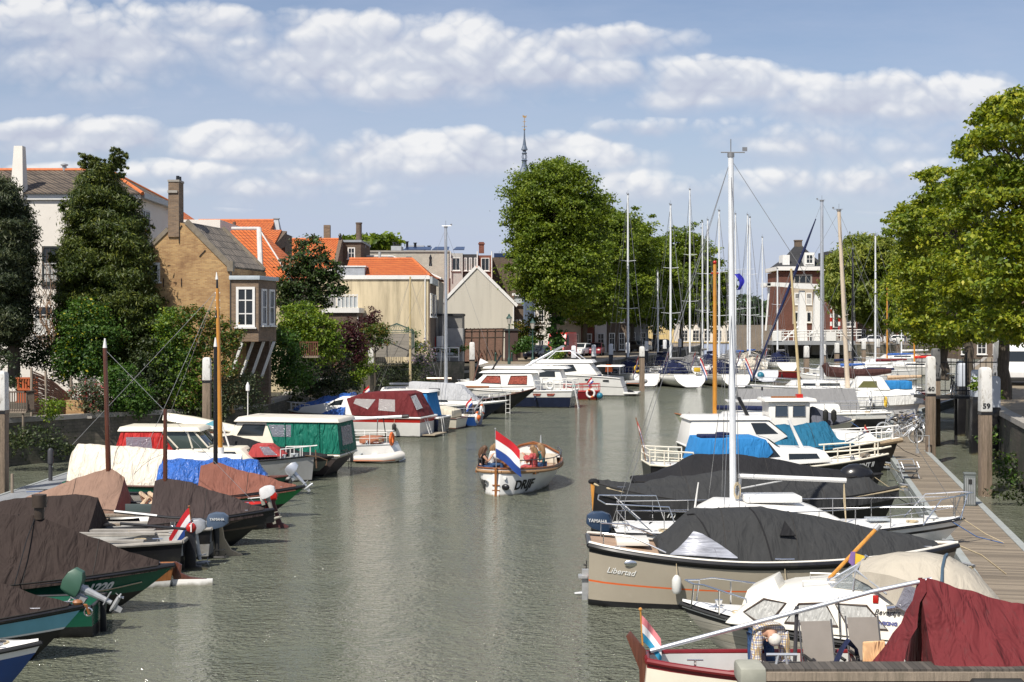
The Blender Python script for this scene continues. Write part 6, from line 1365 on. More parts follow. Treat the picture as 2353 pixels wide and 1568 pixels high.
c=b.cabin('saloon',[(1.8,1.75),(8.2,1.85),(7.2,2.75),(2.6,2.75)],1.6,1.4,white,.07); b.swin(c,[(3.6,2.1),(4.4,2.0),(5.6,2.0),(5.6,2.55),(3.9,2.6)],frame=rubber); b.swin(c,[(5.9,2.0),(7.2,2.05),(6.8,2.5),(5.9,2.55)])
b.cabin('flybridge',[(2.2,2.76),(7.6,2.76),(7.3,3.0),(2.4,3.0)],1.5,1.35,white,.05)
b.cabin('hardtop',[(-.2,2.45),(2.0,2.45),(1.9,2.55),(-.1,2.55)],1.4,1.3,white,.03)
mb=MB(); pts=[(3.2,1.3,3.0),(4.2,1.15,3.75),(5.4,1.1,3.7),(6.2,1.2,3.0)]
for sd in (-1,1): mb.tube([(x,sd*y,z) for x,y,z in pts],.04,6)
[mb.tube([(x,-y,z),(x,y,z)],.035,6) for x,y,z in pts[1:3]]; [mb.tube([(x,sd*1.35,1.8),(x,sd*1.35,2.45)],.03,6) for x in (0,1) for sd in (-1,1)]; b.p('windscreen_frame',mb,alu)
for k,t in enumerate((.1,.22)): mb=MB(); mb.box(b.surf(t,.8,1,-.02),(.5,.08,.14)); b.p('side_window',mb,glassd)
mb=MB(); mb.box((-.9,0,.25),(1.2,3.0,.12)); b.p('swim_platform',mb,white,bevel=.03); mb=MB(); mb.lathe((1.0,.6,2.0),[(.3,0),(.3,.5),(.2,.6)]); b.p('orange_cover',mb,lifeo)
mb=MB(); mb.lathe((-1.3,.9,.1),[(.05,0),(.15,.1),(.15,.7),(.05,.8)],rot=Matrix.Rotation(R(60),3,'Y')); b.p('outboard_leg',mb,black)
# right bank boats
libg=M('taupe_gelcoat',(0.34,0.30,0.235),.22,.04,2,coat=.4,dirt=(.42,.38,.31),dlo=.6,dhi=.8); orl=M('orange_stripe',(.6,.11,.02),.3,.03)
wikh=planks('stained_clinker_strakes',(.40,.37,.30),(.50,.47,.40),w=.14,axis=2,gap=.12,rough=.4)
r1=b=Boat('sloop','cream and dark red open sloop with burgundy tent in the bottom right corner',(1487,1508),'stern',-3,8.6,2.25,(1.0,.86,1.15),[(dred,1),(cream,.88),(botm,.1)],ws=.22,rb=.6,rs=-.1,pw=.8,railmat=dred,rail_r=.045,open_=True,deck=M('pale_grey_inner_paint',(.5,.51,.5),.5,.05),bowp=2.2,tm=.5)
mb=MB(); mb.tube([(.05,-.0,1.08),(3.35,.1,1.98),(4.25,.1,2.18)],.035,12); b.p('lowered_boom',mb,alu)
mb=MB(); mb.tube([(2.2,.1,.45),(2.25,.1,1.75)],.03,8); b.p('boom_crutch',mb,M('dark_steel',(.05,.05,.055),.4))
b.cover('tent',[(.472,2.0,1.0),(.484,2.2,1.0),(.52,2.16,1.0),(.75,1.62,1.1),(.9,1.3,1.3)],burg,drop=.14,wr=.035,sagz=.06)
mb=MB(); rows=[]
for i in range(9):
 u=i/8; rows.append([(4.13-.55*u ** 1.3+.03*math.sin(i*2.1) ,-.02-0.62*u-.04*math.sin(i*1.7),2.2-1.3*u),(4.05-.75*u ** 1.5,.1+.0*u+.05*math.sin(i*2.7),2.2-1.35*u),(4.12-.3*u,.12+.5*u,2.2-1.25*u)])
mb.loft(rows); b.p('tent_flap',mb,burg)
mb=MB(); mb.box((3.6,.0,.62),(.45,1.9,.08),mat=dred); mb.box((1.5,0,.62),(.9,1.4,.06),mat=cloth('wine_red_cushion',(.25,.06,.06),.1)); b.p('thwart',mb,bevel=.015)
mb=MB(); mb.box((.9,.1,.6),(.5,.5,.16)); b.p('locker',mb,M('pale_grey_inner_paint',(.5,.51,.5),.5,.05),bevel=.03)
mb=MB()
for k in range(4):
 mb.box((.95+k*.75,.98-.02*k,.78),(.06,.1,.2))
b.p('rib',mb,dred)
b.blade('rudder',[(-.02,1.1),(-.25,1.38),(-.32,1.3),(-.12,.8),(-.1,.0),(.05,.0)],mahog,th=.05)
b.flag(-.05,0.02,.9,h=.8,w_=.42,fh=.4,lean=-.05,dirn=(1,.15),sag=.85,mats=(cloth('pink_flag_cloth',(.6,.2,.22),fold=.2),flagw,cloth('sea_blue_flag_cloth',(.03,.25,.42),fold=.2)),staff=orangewood,fl0=.9)
mb=MB(); mb.lathe((4.05,-.45,.5),[(.22,0),(.27,.35),(.28,.37)],16); b.p('bucket',mb,white); mb=MB(); mb.ball((4.0,-.4,.95),.12,sc_=(1.3,1,.8)); mb.ball((4.15,-.5,.93),.1,sc_=(1.3,1,.7)); b.p('bucket_rags',mb,greyc)
b.ropecoil([(2.0+.25*math.cos(a),-.5+.12*math.sin(a*1.4),.68+.01*a) for a in [k*.7 for k in range(22)]],.018)
t=thing('finger_pier','narrow weathered boardwalk in the bottom right corner with steel cleats','pier',(0,0,0))
A=Vector((3.52,20.55,0)); Lp=7.5; zt=1.12
pk=planks('narrow_dark_deck_boards',(.06,.053,.045),(.11,.095,.08),w=.09,axis=0,gap=.2)
mb=MB(); mb.box((A.x+Lp/2,20.32,zt-.02),(Lp,.46,.05)); mb.build('deck',pk,t)
mb=MB(); mb.box((A.x+Lp/2,20.06,zt-.09),(Lp,.06,.12)); mb.box((A.x+Lp/2,20.58,zt-.09),(Lp,.06,.12)); mb.box((A.x+Lp/2,20.3,zt-.25),(Lp,.3,.12)); mb.build('beam',oldwood,t)
mb=MB(); mb.box((A.x-.12,20.32,zt-.1),(.38,.62,.26)); mb.build('end_buffer',M('grey_green_buffer',(.3,.3,.25),.8,.15),t,bevel=.06)
for x in (A.x+.35,A.x+4.1,A.x+6.6):
 m=MB(); m.tube([(x-.22,20.4,zt+.14),(x+.22,20.4,zt+.14)],.022,8); m.tube([(x-.08,20.4,zt),(x-.05,20.4,zt+.14)],.022,6); m.tube([(x+.08,20.4,zt),(x+.05,20.4,zt+.14)],.022,6); m.build('cleat',alu,t)
for x in (A.x+3.3,A.x+5.0):
 m=MB(); m.lathe((x-.4,20.0,zt-.2),[(.03,0),(.1,.06),(.1,.74),(.03,.8)],12,rot=Matrix.Rotation(R(90),3,'Y')); m.build('fender',rubber,t)
def gchair(label,loc,rz,mat,extra=None):
 t=thing('folding_chair',label,'chair',loc,rz,'folding chairs in the red sloop'); fr=M('dark_chair_frame',(.08,.08,.085),.4)
 m=MB(); m.slab([(-.2,-.24,.42),(.26,-.24,.44),(.26,.24,.44),(-.2,.24,.42)],(0,0,1),.025); m.build('seat',mat,t)
 m=MB(); m.loft([[(-.2,-.24,.44),(-.2,0,.43),(-.2,.24,.44)],[(-.3,-.24,.8),(-.32,0,.8),(-.3,.24,.8)],[(-.42,-.24,1.12),(-.42,0,1.12),(-.42,.24,1.12)]]); m.build('backrest',mat,t)
 for sd in (-.26,.26):
  m=MB(); m.tube([(.3,sd,0),(-.2,sd,.43),(-.44,sd,1.14)],.015,6); m.tube([(-.3,sd,0),(.2,sd,.63)],.015,6); m.build('leg',fr,t); m=MB(); m.box((.0,sd,.65),(.42,.05,.025)); m.build('armrest',M('black_armrest',(.02,.02,.02),.5),t)
 return t
mesh_=M('taupe_chair_mesh',(.24,.215,.19),.7,.06,4,bump=.2,bscale=300)
o1=P(1905,1555,.55); gchair('taupe mesh folding chair nearer the old man, navy jacket over its arm',(4.78,21.8,.24),R(-84),mesh_); gchair('taupe mesh folding chair beside the tent with a folded peach towel',(5.52,21.9,.28),R(-86),mesh_)
t=tag(MB().box((0,0,0),(.36,.06,.36)).box((0,-.2,-.2),(.36,.4,.05)).build('folded_towel',cloth('peach_towel',(.72,.45,.24),.06),bevel=.025,loc=(5.5,21.62,1.0)),'folded peach towel draped over the chair beside the tent','towel'); t.rotation_euler[2]=R(14)
m=MB(); m.loft([[(-.2,-.14,0),(-.06,-.1,.3),(.06,0,.42),(.2,.12,.26),(.26,.16,0)],[(-.22,.1,-.02),(-.08,.12,.28),(.04,.16,.42),(.2,.26,.24),(.28,.3,0)],[(-.1,.3,0),(-.04,.3,.2),(.06,.3,.3),(.2,.36,.2),(.24,.4,0)]]); t=tag(m.build('jacket',navyc,loc=(5.06,21.5,.8)),'navy jacket hanging over the arm of the chair nearer the old man','jacket')
b=Boat('cabin_cruiser','white clinker cruiser with curtained windows and beige camper canopy, bow to the left',(1562,1385),'bow',160,7.0,2.35,(.95,.86,1.12),[(white,1),(rubber,.93),(wikh,.86),(botm,.02)],ws=.85,rb=1.1,railmat=rubber,rail_r=.03,deck=white,deckdrop=-.03,bowp=2.1)
nm=M('cream_white_gelcoat',(.72,.69,.61),.3,.04,2)
X7=lambda s: 7.0-s
c=b.cabin('cabin',[(X7(4.5),.9),(X7(.95),1.0),(X7(1.35),1.36),(X7(1.9),1.56),(X7(2.6),1.66),(X7(4.5),1.68)],1.0,.74,nm,.08)
cs=cloth('pale_window_curtain',(.40,.40,.38),.05,rough=.4,fold=.35,fscale=5)
seal=M('brown_rubber_seal',(.06,.04,.03),.6)
for poly in ([(1.3,1.22),(1.62,1.44),(1.98,1.4),(1.75,1.1),(1.5,1.1)],[(1.98,1.1),(2.2,1.4),(2.62,1.44),(2.84,1.1)],[(2.78,1.44),(3.28,1.44),(3.62,1.1),(3.0,1.1)]): b.swin(c,[(X7(x),z) for x,z in poly],cs,frame=seal,fr=.02)
c=b.cabin('fore_hatch',[(X7(1.8),1.5),(X7(1.15),1.2),(X7(1.25),1.48),(X7(1.7),1.72)],.34,.32,nm,.02); b.pane('hatch_window',[(X7(1.2),-.22,1.26),(X7(1.2),.22,1.26),(X7(1.27),.2,1.45),(X7(1.27),-.2,1.45)],(1,0,.3),cs)
bc=cloth('beige_canopy_canvas',(.42,.38,.31),.05,fold=.3)
mb=MB(); rows=[]
for (s_,zt_,w_,zb) in ((3.05,2.0,.74,1.88),(3.3,2.1,.8,1.78),(3.65,2.18,.86,1.55),(4.1,2.2,.92,1.2),(4.5,2.14,.96,1.04),(4.9,1.92,.96,1.0),(5.45,1.3,.95,1.0)):
 rows.append([(X7(s_),-w_-.02,zb),(X7(s_),-w_,lerp(zb,zt_,.65)),(X7(s_),-w_*.7,zt_-.06),(X7(s_),0,zt_),(X7(s_),w_*.7,zt_-.06),(X7(s_),w_,lerp(zb,zt_,.65)),(X7(s_),w_+.02,zb)])
mb.loft(rows); can=b.p('camper_canopy',mb,bc,smooth=40)
mb=MB(); mb.slab([(X7(3.75),.945,1.5),(X7(4.3),.98,1.2),(X7(4.38),.98,1.7),(X7(3.9),.945,1.85)],(0,1,0),.02); mb.build('side_window',vind,can)
for s_,w_,z_ in ((4.45,.95,2.13),):
 mb=MB(); mb.tube([(X7(s_-.02),w_+.03,1.1),(X7(s_),w_*.98,lerp(1.3,z_,.75)),(X7(s_),w_*.7,z_-.02),(X7(s_),0,z_+.04),(X7(s_),-w_*.7,z_-.02)],.025,6); mb.build('canopy_piping',M('slate_blue_piping',(.05,.09,.13),.6),can)
fr=[(X7(2.7),.62,1.66),(X7(3.1),.75,2.0),(X7(3.6),.86,1.66)]
mb=MB()
for sd in (-1,1): mb.tube([(x,sd*y,z) for x,y,z in fr],.02,6); mb.tube([(X7(3.05),sd*.76,1.66),(X7(3.1),sd*.75,2.0)],.015,6)
mb.tube([(X7(2.7),-.62,1.68),(X7(2.55),0,1.68),(X7(2.7),.62,1.68)],.02,6); mb.tube([(X7(3.1),-.75,2.0),(X7(3.1),.75,2.0)],.02,6); mb.tube([(X7(2.6),0,1.68),(X7(3.1),0,2.0)],.015,6); b.p('windscreen_frame',mb,alu)
cg=vinyl('clear_glass_screen',(.35,.4,.42),.4); b.pane('windscreen',[(X7(2.68),-.6,1.68),(X7(2.68),.6,1.68),(X7(3.09),.74,1.99),(X7(3.09),-.74,1.99)],(.6,0,.8),cg,th=.01)
for sd in (-1,1): b.pane('side_screen',[(X7(2.75),sd*.64,1.67),(X7(3.55),sd*.84,1.67),(X7(3.1),sd*.75,1.98)],(0,sd,.2),cg,th=.01)
for sd in (-1,1):
 mb=MB(); mb.tube([(X7(.25),sd*.2,1.1),(X7(.3),sd*.22,1.5),(X7(.5),sd*.36,1.52),(X7(1.3),sd*.72,1.4),(X7(1.42),sd*.78,1.02)],.017,8); mb.tube([(X7(.8),sd*.5,1.05),(X7(.8),sd*.5,1.48)],.015,6)
 if sd > 0: mb.tube([(X7(.3),.22,1.5),(X7(.1),0,1.52),(X7(.3),-.22,1.5)],.017,8)
 b.p('pulpit_rail',mb,steel)
for y in (.42,-.42): mb=MB(); mb.tube([(X7(2.2),y,1.6),(X7(2.2),y,1.7),(X7(3.0),y,1.72),(X7(3.0),y,1.64)],.013,6); b.p('grab_rail',mb,steel)
mb=MB(); mb.tube([(X7(2.55),-.2,1.66),(X7(3.3),-.6,2.5)],.035,8,mat=orangewood); mb.tube([(X7(3.28),-.59,2.48),(X7(3.35),-.62,2.56)],.048,8,mat=galv); m_=b.p('pole',mb)
mb=MB(); mb.slab([(X7(2.95),-.36,2.1),(X7(3.12),-.4,2.05),(X7(3.1),-.38,1.75),(X7(2.95),-.34,1.82)],(0,1,0),.02,yellowp); mb.slab([(X7(2.9),-.34,2.12),(X7(2.97),-.36,2.12),(X7(2.96),-.34,1.85),(X7(2.86),-.32,1.95)],(0,1,0),.03,cloth('violet_cloth',(.2,.12,.3))); b.p('rolled_pennant',mb,parent=m_)
yt=lambda z: 1.0-.26*(z-.9)/.78+.012
lettering('Bevertje',.12,blackl,b.t,lambda u,v,w,W: (X7(3.4)-u,yt(1.32+v)+w,1.32+v),shear=.35)
lettering('WIKING',.07,M('navy_red_lettering',(.05,.06,.2),.5),b.t,lambda u,v,w,W: (X7(3.46)-u*1.2,yt(1.17+v)+w,1.17+v),bold=.004)
for s_ in (3.41,3.9): mb=MB(); mb.tube([(X7(s_),yt(1.2)-.02,1.2),(X7(s_),yt(1.2),1.2)],.035,10); b.p('emblem_disc',mb,M('brick_red_emblem',(.35,.08,.06),.5))
mb=MB(); mb.box((X7(3.42),yt(1.55),1.55),(.09,.06,.12)); b.p('navigation_light',mb,red,bevel=.01); mb=MB(); mb.tube([(X7(4.0),yt(1.5),1.5),(X7(3.6),yt(1.45)+.1,1.44)],[.02,.05],8); b.p('horn',mb,steel)
b.fender(.55,1,mat=rubber,ln=.3,r=.07,z=.7); b.ropecoil([(X7(2.8),.6,1.68),(X7(2.85),.95,1.4),(X7(2.9),1.1,.85)],.01,blackc)
b=Boat('sloop','large taupe tender with orange line and charcoal camper cover, moored next to the clinker cruiser',(1352,1240),'stern',-1.5,8.0,2.7,(1.3,.98,1.22),[(black,1),(libg,.88),(orl,.43),(libg,.40),(botm,.1)],ws=.55,rb=.5,rs=-.02,pw=.6,railmat=black,rail_r=.06,deck=teak,deckdrop=.02,bowp=2.6,flare=.12)
mb=MB(); ts_=b.ts
for sd in (-1,1): mb.tube([b.surf(t,1.035,sd,-.03) for t in ts_],.035,8)
b.p('toe_rail',mb,M('ivory_toe_rail',(.7,.67,.6),.35,.03))
b.cover('camper_cover',[(.185,1.28,2.2),(.19,1.35,2.4),(.285,1.98,2.3),(.47,2.02,2.2),(.62,1.82,1.9),(.94,1.3,2.0)],charc,drop=.0,wr=.015,grow=.93)
def side_pt(t,u,off=.02):
 st_=[(.185,1.28,2.2),(.19,1.35,2.4),(.285,1.98,2.3),(.47,2.02,2.2),(.62,1.82,1.9),(.94,1.3,2.0)]; zr,k=interp(t,st_)[:2]; e=b.zs(t)+.03; bb=b.hb(t)*.93+.02
 return Vector((t*b.L,-bb*u-off,e+(zr-e)*(1-u ** k)+off))
mb=MB(); mb.loft([[side_pt(t,u,.025) for u in (.96,.86,.76,.66,.58)] for t in (.215,.25,.285,.32,.36)]); mb2=MB()
rows=[]
for i in range(9):
 t=.21+.175*i/8; top=(.66+.3*(i-3)/5) if i > 3 else (.66+.3*(3-i)/3)
 rows.append([side_pt(t,.97-(.97-top)*j/4,.022) for j in range(5)])
mb2.loft(rows); b.p('cover_window',mb2,M('silvery_window_sheet',(.42,.43,.47),.22,.5,1.5,metal=.5,stretch=(1,1,9),bump=.5,bscale=2))
for tt in (.335,.475):
 mb=MB(); mb.tube([side_pt(tt+.045*(1-u)*(1 if tt < .4 else -1)-(.06 if tt < .4 else 0)*(1-u)*2,u,.012) for u in (.99,.9,.75,.55,.3,.1)],.016,6); b.p('cover_seam',mb,blackc)
mb=MB(); q0=side_pt(.5,.72,.02); mb.slab([q0,q0+Vector((.34,0,0)),q0+Vector((.12,.12,.3))],(0,-1,.5),.05); b.p('cover_vent',mb,blackc)
mb=MB(); mb.tube([(.3,-.75,1.25),(.3,-.78,1.55),(.9,-.95,1.5),(1.6,-1.12,1.2)],.018,8); b.p('stern_rail',mb,steel); mb=MB(); mb.tube([(.3,.75,1.25),(.3,.78,1.55),(.9,.95,1.5),(1.6,1.12,1.2)],.018,8); b.p('stern_rail',mb,steel)
mb=MB(); mb.box((.95,0,1.28),(.7,.9,.1)); b.p('deck_hatch',mb,M('ivory_toe_rail',(.7,.67,.6),.35,.03),bevel=.02)
b.text('Libertad',.175,.045,.60,-1,whitel,shear=.4,slope=-.012)
b.fender(.505,-1,mat=rubber,ln=.42,r=.12,z=.62); mb=MB(); mb.tube([(3.85,-1.3,1.1),(4.25,-1.3,1.1)],.02,8); b.p('cleat',mb,steel)
mb=MB(); mb.box((-.06,0,.3),(.16,.16,.7)); mb.tube([(.0,0,.14),(-.3,0,.12)],.05,8,.03); mb.box((-.12,0,.5),(.2,.3,.05)); b.p('stern_drive',mb,galv)
mb=MB(); q=b.surf(.11,.82,-1,.01); mb.ball(q,.1,12,sc_=(1.6,.2,.7)); b.p('hull_fitting',mb,steel)
mb=MB(); mb.tube([(7.9,0,1.25),(8.5,0,1.0),(9.1,.2,.55)],.016,5); b.p('mooring_line',mb,rope)
b=Boat('sailing_yacht','white sailing boat with the tallest near mast, boom and dark red waterline stripe',(1402,1213),'stern',2,8.9,2.7,(.95,.92,1.15),[(white,1),(black,.86),(white,.8),(dred,.3),(botm,.1)],ws=.7,rb=1.2,rs=.2,railmat=black,rail_r=.022,deck=white,deckdrop=-.02)
c=b.cabin('cabin',[(2.1,1.0),(6.0,1.02),(5.2,1.4),(4.9,1.5),(2.7,1.62),(2.3,1.4)],1.0,.78,white,.08); b.swin(c,[(4.0,1.2),(5.35,1.12),(5.05,1.32),(4.3,1.38)],glassd); b.swin(c,[(2.5,1.15),(3.0,1.12),(3.05,1.32),(2.6,1.34)],glassg)
mb=MB(); mb.box((4.0,0,1.68),(1.4,.9,.16)); mb.box((3.0,0,1.58),(.5,.5,.06)); b.p('companion_hatch',mb,white,bevel=.04); mb=MB(); mb.box((6.7,0,1.14),(.55,.5,.05)); b.p('fore_hatch',mb,M('smoked_hatch',(.35,.38,.4),.2),bevel=.015)
m_=b.mast(3.07,1.25,10.15,.088,mastw,stays=((8.8,0,1.2),(.1,-.5,1.0),(.1,.5,1.0),(3.0,-1.25,1.0),(3.0,1.25,1.0),(2.6,-1.2,1.0,6.5),(2.6,1.2,1.0,6.5)),r1=.07,sw=.009,lean=-.06)
mb=MB(); mb.tube([(3.2,0,2.22),(5.9,0,2.1)],.06,10,mat=white); mb.tube([(3.2,0,1.9),(4.3,0,2.1)],.02,6,mat=galv); mb.tube([(3.2,0,1.65),(3.25,0,2.2)],.04,6,mat=galv); b.p('boom',mb)
mb=MB(); [mb.tube([(5.85,0,2.1),(5.85+.03*math.sin(k),.03*math.cos(k),1.6),(5.9,0,1.05)],.012,5) for k in range(3)]; [mb.tube([(3.15+.08*math.cos(a),-.12,1.9+.18*math.sin(a)-.03*k) for a in [j*.7 for j in range(10)]],.012,5) for k in range(3)]; b.p('rope_coil',mb,rope)
b.railing(.03,.97,.55,9,closebow=True,closestern=True,r=.013)
mb=MB()
for sd in (-1,1): mb.tube([(7.6,sd*.75,1.08),(8.1,sd*.6,1.68),(8.9,sd*.2,1.78),(9.1,0,1.78)],.018,7); mb.tube([(8.7,sd*.25,1.15),(8.9,sd*.2,1.78)],.016,6)
b.p('pulpit_rail',mb,steel)
mb=MB()
for sd in (-1,1): mb.tube([(1.5,sd*1.15,1.0),(1.3,sd*1.15,1.6),(-.2,sd*.9,1.65)],.018,7); mb.tube([(.9,sd*1.1,1.0),(.2,sd*1.0,1.62)],.015,6)
mb.tube([(-.2,-.9,1.65),(-.3,0,1.65),(-.2,.9,1.65)],.018,7); b.p('pushpit_rail',mb,steel)
o_=b.outboard(-.05,-.35,.85,5,M('dark_blue_cowling',(.02,.04,.08),.3),rubber,sc_=1.15)
lettering('YAMAHA',.11,whitel,o_,lambda u,v,w,W: (-.5+u*.9,-.185-w,.24+v))
mb=MB(); [mb.tube([(.9+.05*math.sin(a*2),-.95,1.5-.06*a)for a in [k*.5 for k in range(12)]],.02,5)]; b.p('rope_hank',mb,blackc); mb=MB(); mb.box((.95,0,1.0),(1.6,1.2,.06)); b.p('cockpit_bench',mb,white,bevel=.02)
mb=MB(); mb.tube([(2.0,-.3,1.05),(2.15,-.3,2.1)],.03,8,.015); b.p('white_pole',mb,whitep)
b.ropecoil([(8.8,-.1,1.15),(9.3,-.3,.8),(9.7,-.5,.6)])
b=Boat('fishing_sloop','long black sloop under a sagging charcoal cover with bright orange stem post',(1366,1110),'stern',2,8.9,2.6,(1.4,.9,1.2),[(black,1),(black,.5),(botm,.1)],ws=.12,pw=.55,rb=.6,rs=-.1,railmat=rope,rail_r=.035,deck=black,bowp=2.2)
b.cover('cover',[(.0,1.42,1.2),(.12,1.35,1.6),(.42,1.75,1.5),(.7,1.5,1.6),(.9,1.55,1.5),(1.0,.98,1.6)],charc,wr=.06,drop=.3,sagz=.06)
b.blade('stem_post',[(-.12,1.38),(.06,1.38),(.14,-.2),(-.0,-.2)],orangewood,th=.14); mb=MB(); mb.ball((-.02,0,1.44),.13,sc_=(1.3,1,.7)); b.p('stem_cap',mb,blackc)
b.text('m',.3,.22,.5,-1,whitel,shear=.4)
b=Boat('motor_sloop','black covered sloop behind the orange stemmed one with a big black outboard cover',(1455,1103),'stern',1,8.2,2.6,(.9,.85,1.1),[(black,1),(botm,.1)],ws=.6,rb=.6,deck=black,railmat=blackc)
b.cover('cover',[(.0,1.0,1.6),(.1,1.18,1.7),(.24,1.72,1.6),(.45,1.72,1.6),(.7,1.4,1.7),(.88,1.1,1.7)],blackc,wr=.03,drop=.35)
mb=MB(); mb.ball((7.3,-.1,.98),.5,16,sc_=(1.2,.8,.9)); b.p('covered_hump',mb,M('shiny_black_cover',(.012,.012,.014),.25))
b=Boat('cabin_cruiser','steel cruiser with bright blue canopy, stern tricolour and pipe rails at the bow',(1484,1062),'stern',4,8.8,2.7,(1.1,.95,1.35),[(black,1),(black,.3),(botm,.1)],ws=.7,rb=.6,railmat=cream,rail_r=.035,deck=white)
c=b.cabin('canopy',[(1.5,1.05),(3.9,1.1),(4.35,1.5),(4.1,1.95),(3.9,2.0),(1.75,1.98)],1.1,.95,lbluec,.04); 
mb=MB(); mb.box((2.3,-.2,2.02),(.9,.8,.12)); mb.box((2.75,-.1,2.1),(.35,.5,.1),rz=.4); b.p('folded_canvas',mb,navyc,bevel=.05)
c=b.cabin('cabin',[(3.8,1.0),(6.5,1.15),(6.2,1.55),(4.6,1.62),(4.15,1.98),(3.8,1.98)],1.05,.85,white,.06); b.swin(c,[(3.9,1.3),(4.6,1.35),(4.2,1.85)],glassd); b.swin(c,[(4.9,1.25),(6.0,1.28),(5.9,1.45),(4.9,1.45)],glassd)
b.pane('front_window',[(6.45,-.5,1.25),(6.45,.5,1.25),(6.25,.45,1.5),(6.25,-.45,1.5)],(1,0,.6),glassg); b.pane('windscreen',[(4.62,-.8,1.66),(4.62,.8,1.66),(4.22,.8,1.95),(4.22,-.8,1.95)],(.6,0,.8),glassg)
b.railing(.0,.17,.5,3,mat=cream,closestern=True,r=.03); mb=MB()
for zo in (.22,.5):
 for sd in (-1,1): mb.tube([(t*b.L,sd*max(.05,b.hb(t)-.05),b.zs(t)+zo) for t in (.74,.82,.9,.97)]+[(8.9,0,1.38+zo)],.03,6)
for t in (.76,.86,.95): [mb.tube([(t*b.L,sd*max(.05,b.hb(t)-.05),b.zs(t)),(t*b.L,sd*max(.05,b.hb(t)-.05),b.zs(t)+.5)],.025,6) for sd in (-1,1)]
b.p('bow_rail',mb,cream); b.flag(.0,0,1.15,h=1.5,w_=.9,fh=.55,lean=-.35,sag=1.5,dirn=(1,0.1))
b.text('PINT II',.24,.86,.72,-1,whitel,bold=.008); mb=MB(); mb.tube([(5.6,-.2,1.55),(5.1,-.2,2.6)],.07,8,.05); b.p('lattice_mast',mb,white)
mb=MB(); mb.ball((.9,-.9,1.0),.1); b.p('orange_float',mb,lifeo)
b=Boat('cabin_cruiser','cruiser with long flat white roof, faded teal tarpaulin and thick rope fender',(1566,1020),'stern',4,9.0,2.8,(1.15,1.0,1.35),[(black,1),(botm,.15)],ws=.75,rb=.5,railmat=white,deck=white)
c=b.cabin('wheelhouse',[(.0,1.1),(3.2,1.1),(4.1,1.5),(3.3,2.15),(.2,2.15)],1.15,1.0,white,.05); b.swin(c,[(2.8,1.6),(3.7,1.62),(3.2,2.05),(2.6,2.05)],glassd); b.cabin('roof',[(.1,2.16),(3.5,2.16),(3.3,2.3),(.2,2.3)],1.08,1.0,white,.05); b.pane('windscreen',[(4.08,-.9,1.55),(4.08,.9,1.55),(3.4,.9,2.1),(3.4,-.9,2.1)],(.7,0,.8),glassg)
b.cover('tarpaulin',[(.37,1.5,1.6),(.42,1.85,1.7),(.58,1.98,1.6),(.66,2.02,1.5),(.70,1.5,1.6),(.76,1.3,1.7)],tealc,wr=.04,drop=.1)
c=b.cabin('fore_cabin',[(6.2,1.1),(8.0,1.25),(7.6,1.6),(6.2,1.65)],.8,.6); mb=MB(); [mb.tube([b.surf(t,.92,sd,.05) for t in (.86,.9,.94,.97)]+[(9.12,0,1.25)],.1,8) for sd in (-1,1)]; b.p('rope_fender',mb,M('frayed_rope_fender',(.36,.27,.17),.95,.25,12,bump=.8,bscale=60))
b.railing(.72,.97,.5,4,mat=white,closebow=True,r=.025); b.flag(7.2,-.6,1.3,h=.6,w_=.45,fh=.3,lean=.2,sag=1.2,dirn=(1,0)); mb=MB(); mb.slab([(2.6,-.3,2.25),(2.75,-.3,2.25),(2.35,-.3,3.05),(2.2,-.3,3.05)],(0,1,0),.12); b.p('mast_bracket',mb,black)
b=Boat('cabin_sloop','grey green hulled boat with pointed bow to the left and orange brown varnished mast',(1550,949),'bow',176,7.5,2.5,(1.0,.9,1.45),[(M('sage_green_hull',(.27,.29,.21),.35,.06),1),(botm,.03)],ws=.7,rb=1.0,railmat=varnish,rail_r=.03,deck=white)
c=b.cabin('cabin',[(2.2,.95),(5.6,1.05),(5.0,1.5),(2.3,1.55)],.95,.8,white,.06); b.swin(c,[(2.8,1.15),(4.6,1.15),(4.5,1.35),(2.8,1.35)])
b.mast(5.45,1.0,9.05,.12,orangewood,r1=.09,extras=False,stays=((7.3,0,1.4),(4.9,1.0,1),(4.9,-1.0,1))); mb=MB(); mb.ball((5.45,0,9.15),.1); mb.tube([(5.25,0,8.6),(5.65,0,8.6)],.03); b.p('mast_lantern',mb,red)
mb=MB(); [mb.tube([(4.2,y,1.1),(4.7,y,2.05),(3.2,y,2.1),(2.2,y,2.05),(2.3,y,1.0)],.03,6) for y in (-.8,.8)]; mb.box((3.6,0,2.08),(2.6,1.7,.05)); b.p('bimini',mb,white)
b=Boat('pilot_boat','blue hulled boat with small white wheelhouse, two front windows and red lamp box on top',(1965,964),'bow',2,6.8,2.5,(1.0,.9,1.35),[(cream,1),(blue,.62),(blue,.2),(botm,.06)],ws=.7,rb=.9,railmat=cream,rail_r=.03,deck=white)
c=b.cabin('wheelhouse',[(2.45,1.0),(4.35,1.0),(4.4,2.25),(2.35,2.25)],.85,.8,white,.08)
for x in (2.7,3.55): b.swin(c,[(x,1.55),(x+.6,1.55),(x+.6,2.1),(x,2.1)],glass('blue_grey_cabin_glass',(.05,.07,.1)),frame=steel,fr=.03)
b.cabin('roof',[(2.15,2.26),(4.7,2.26),(4.65,2.42),(2.2,2.42)],.98,.92,white,.04); mb=MB(); mb.box((4.0,-.2,2.5),(.3,.3,.2)); b.p('lamp_box',mb,red); mb=MB(); mb.box((3.2,-.3,2.46),(1.2,.1,.08)); b.p('roof_rail',mb,varnish)
b.cover('cockpit_cover',[(.66,1.9,1.3),(.69,2.0,1.3),(.85,1.6,1.3),(.97,1.4,1.5)],dgreyc,drop=.05)
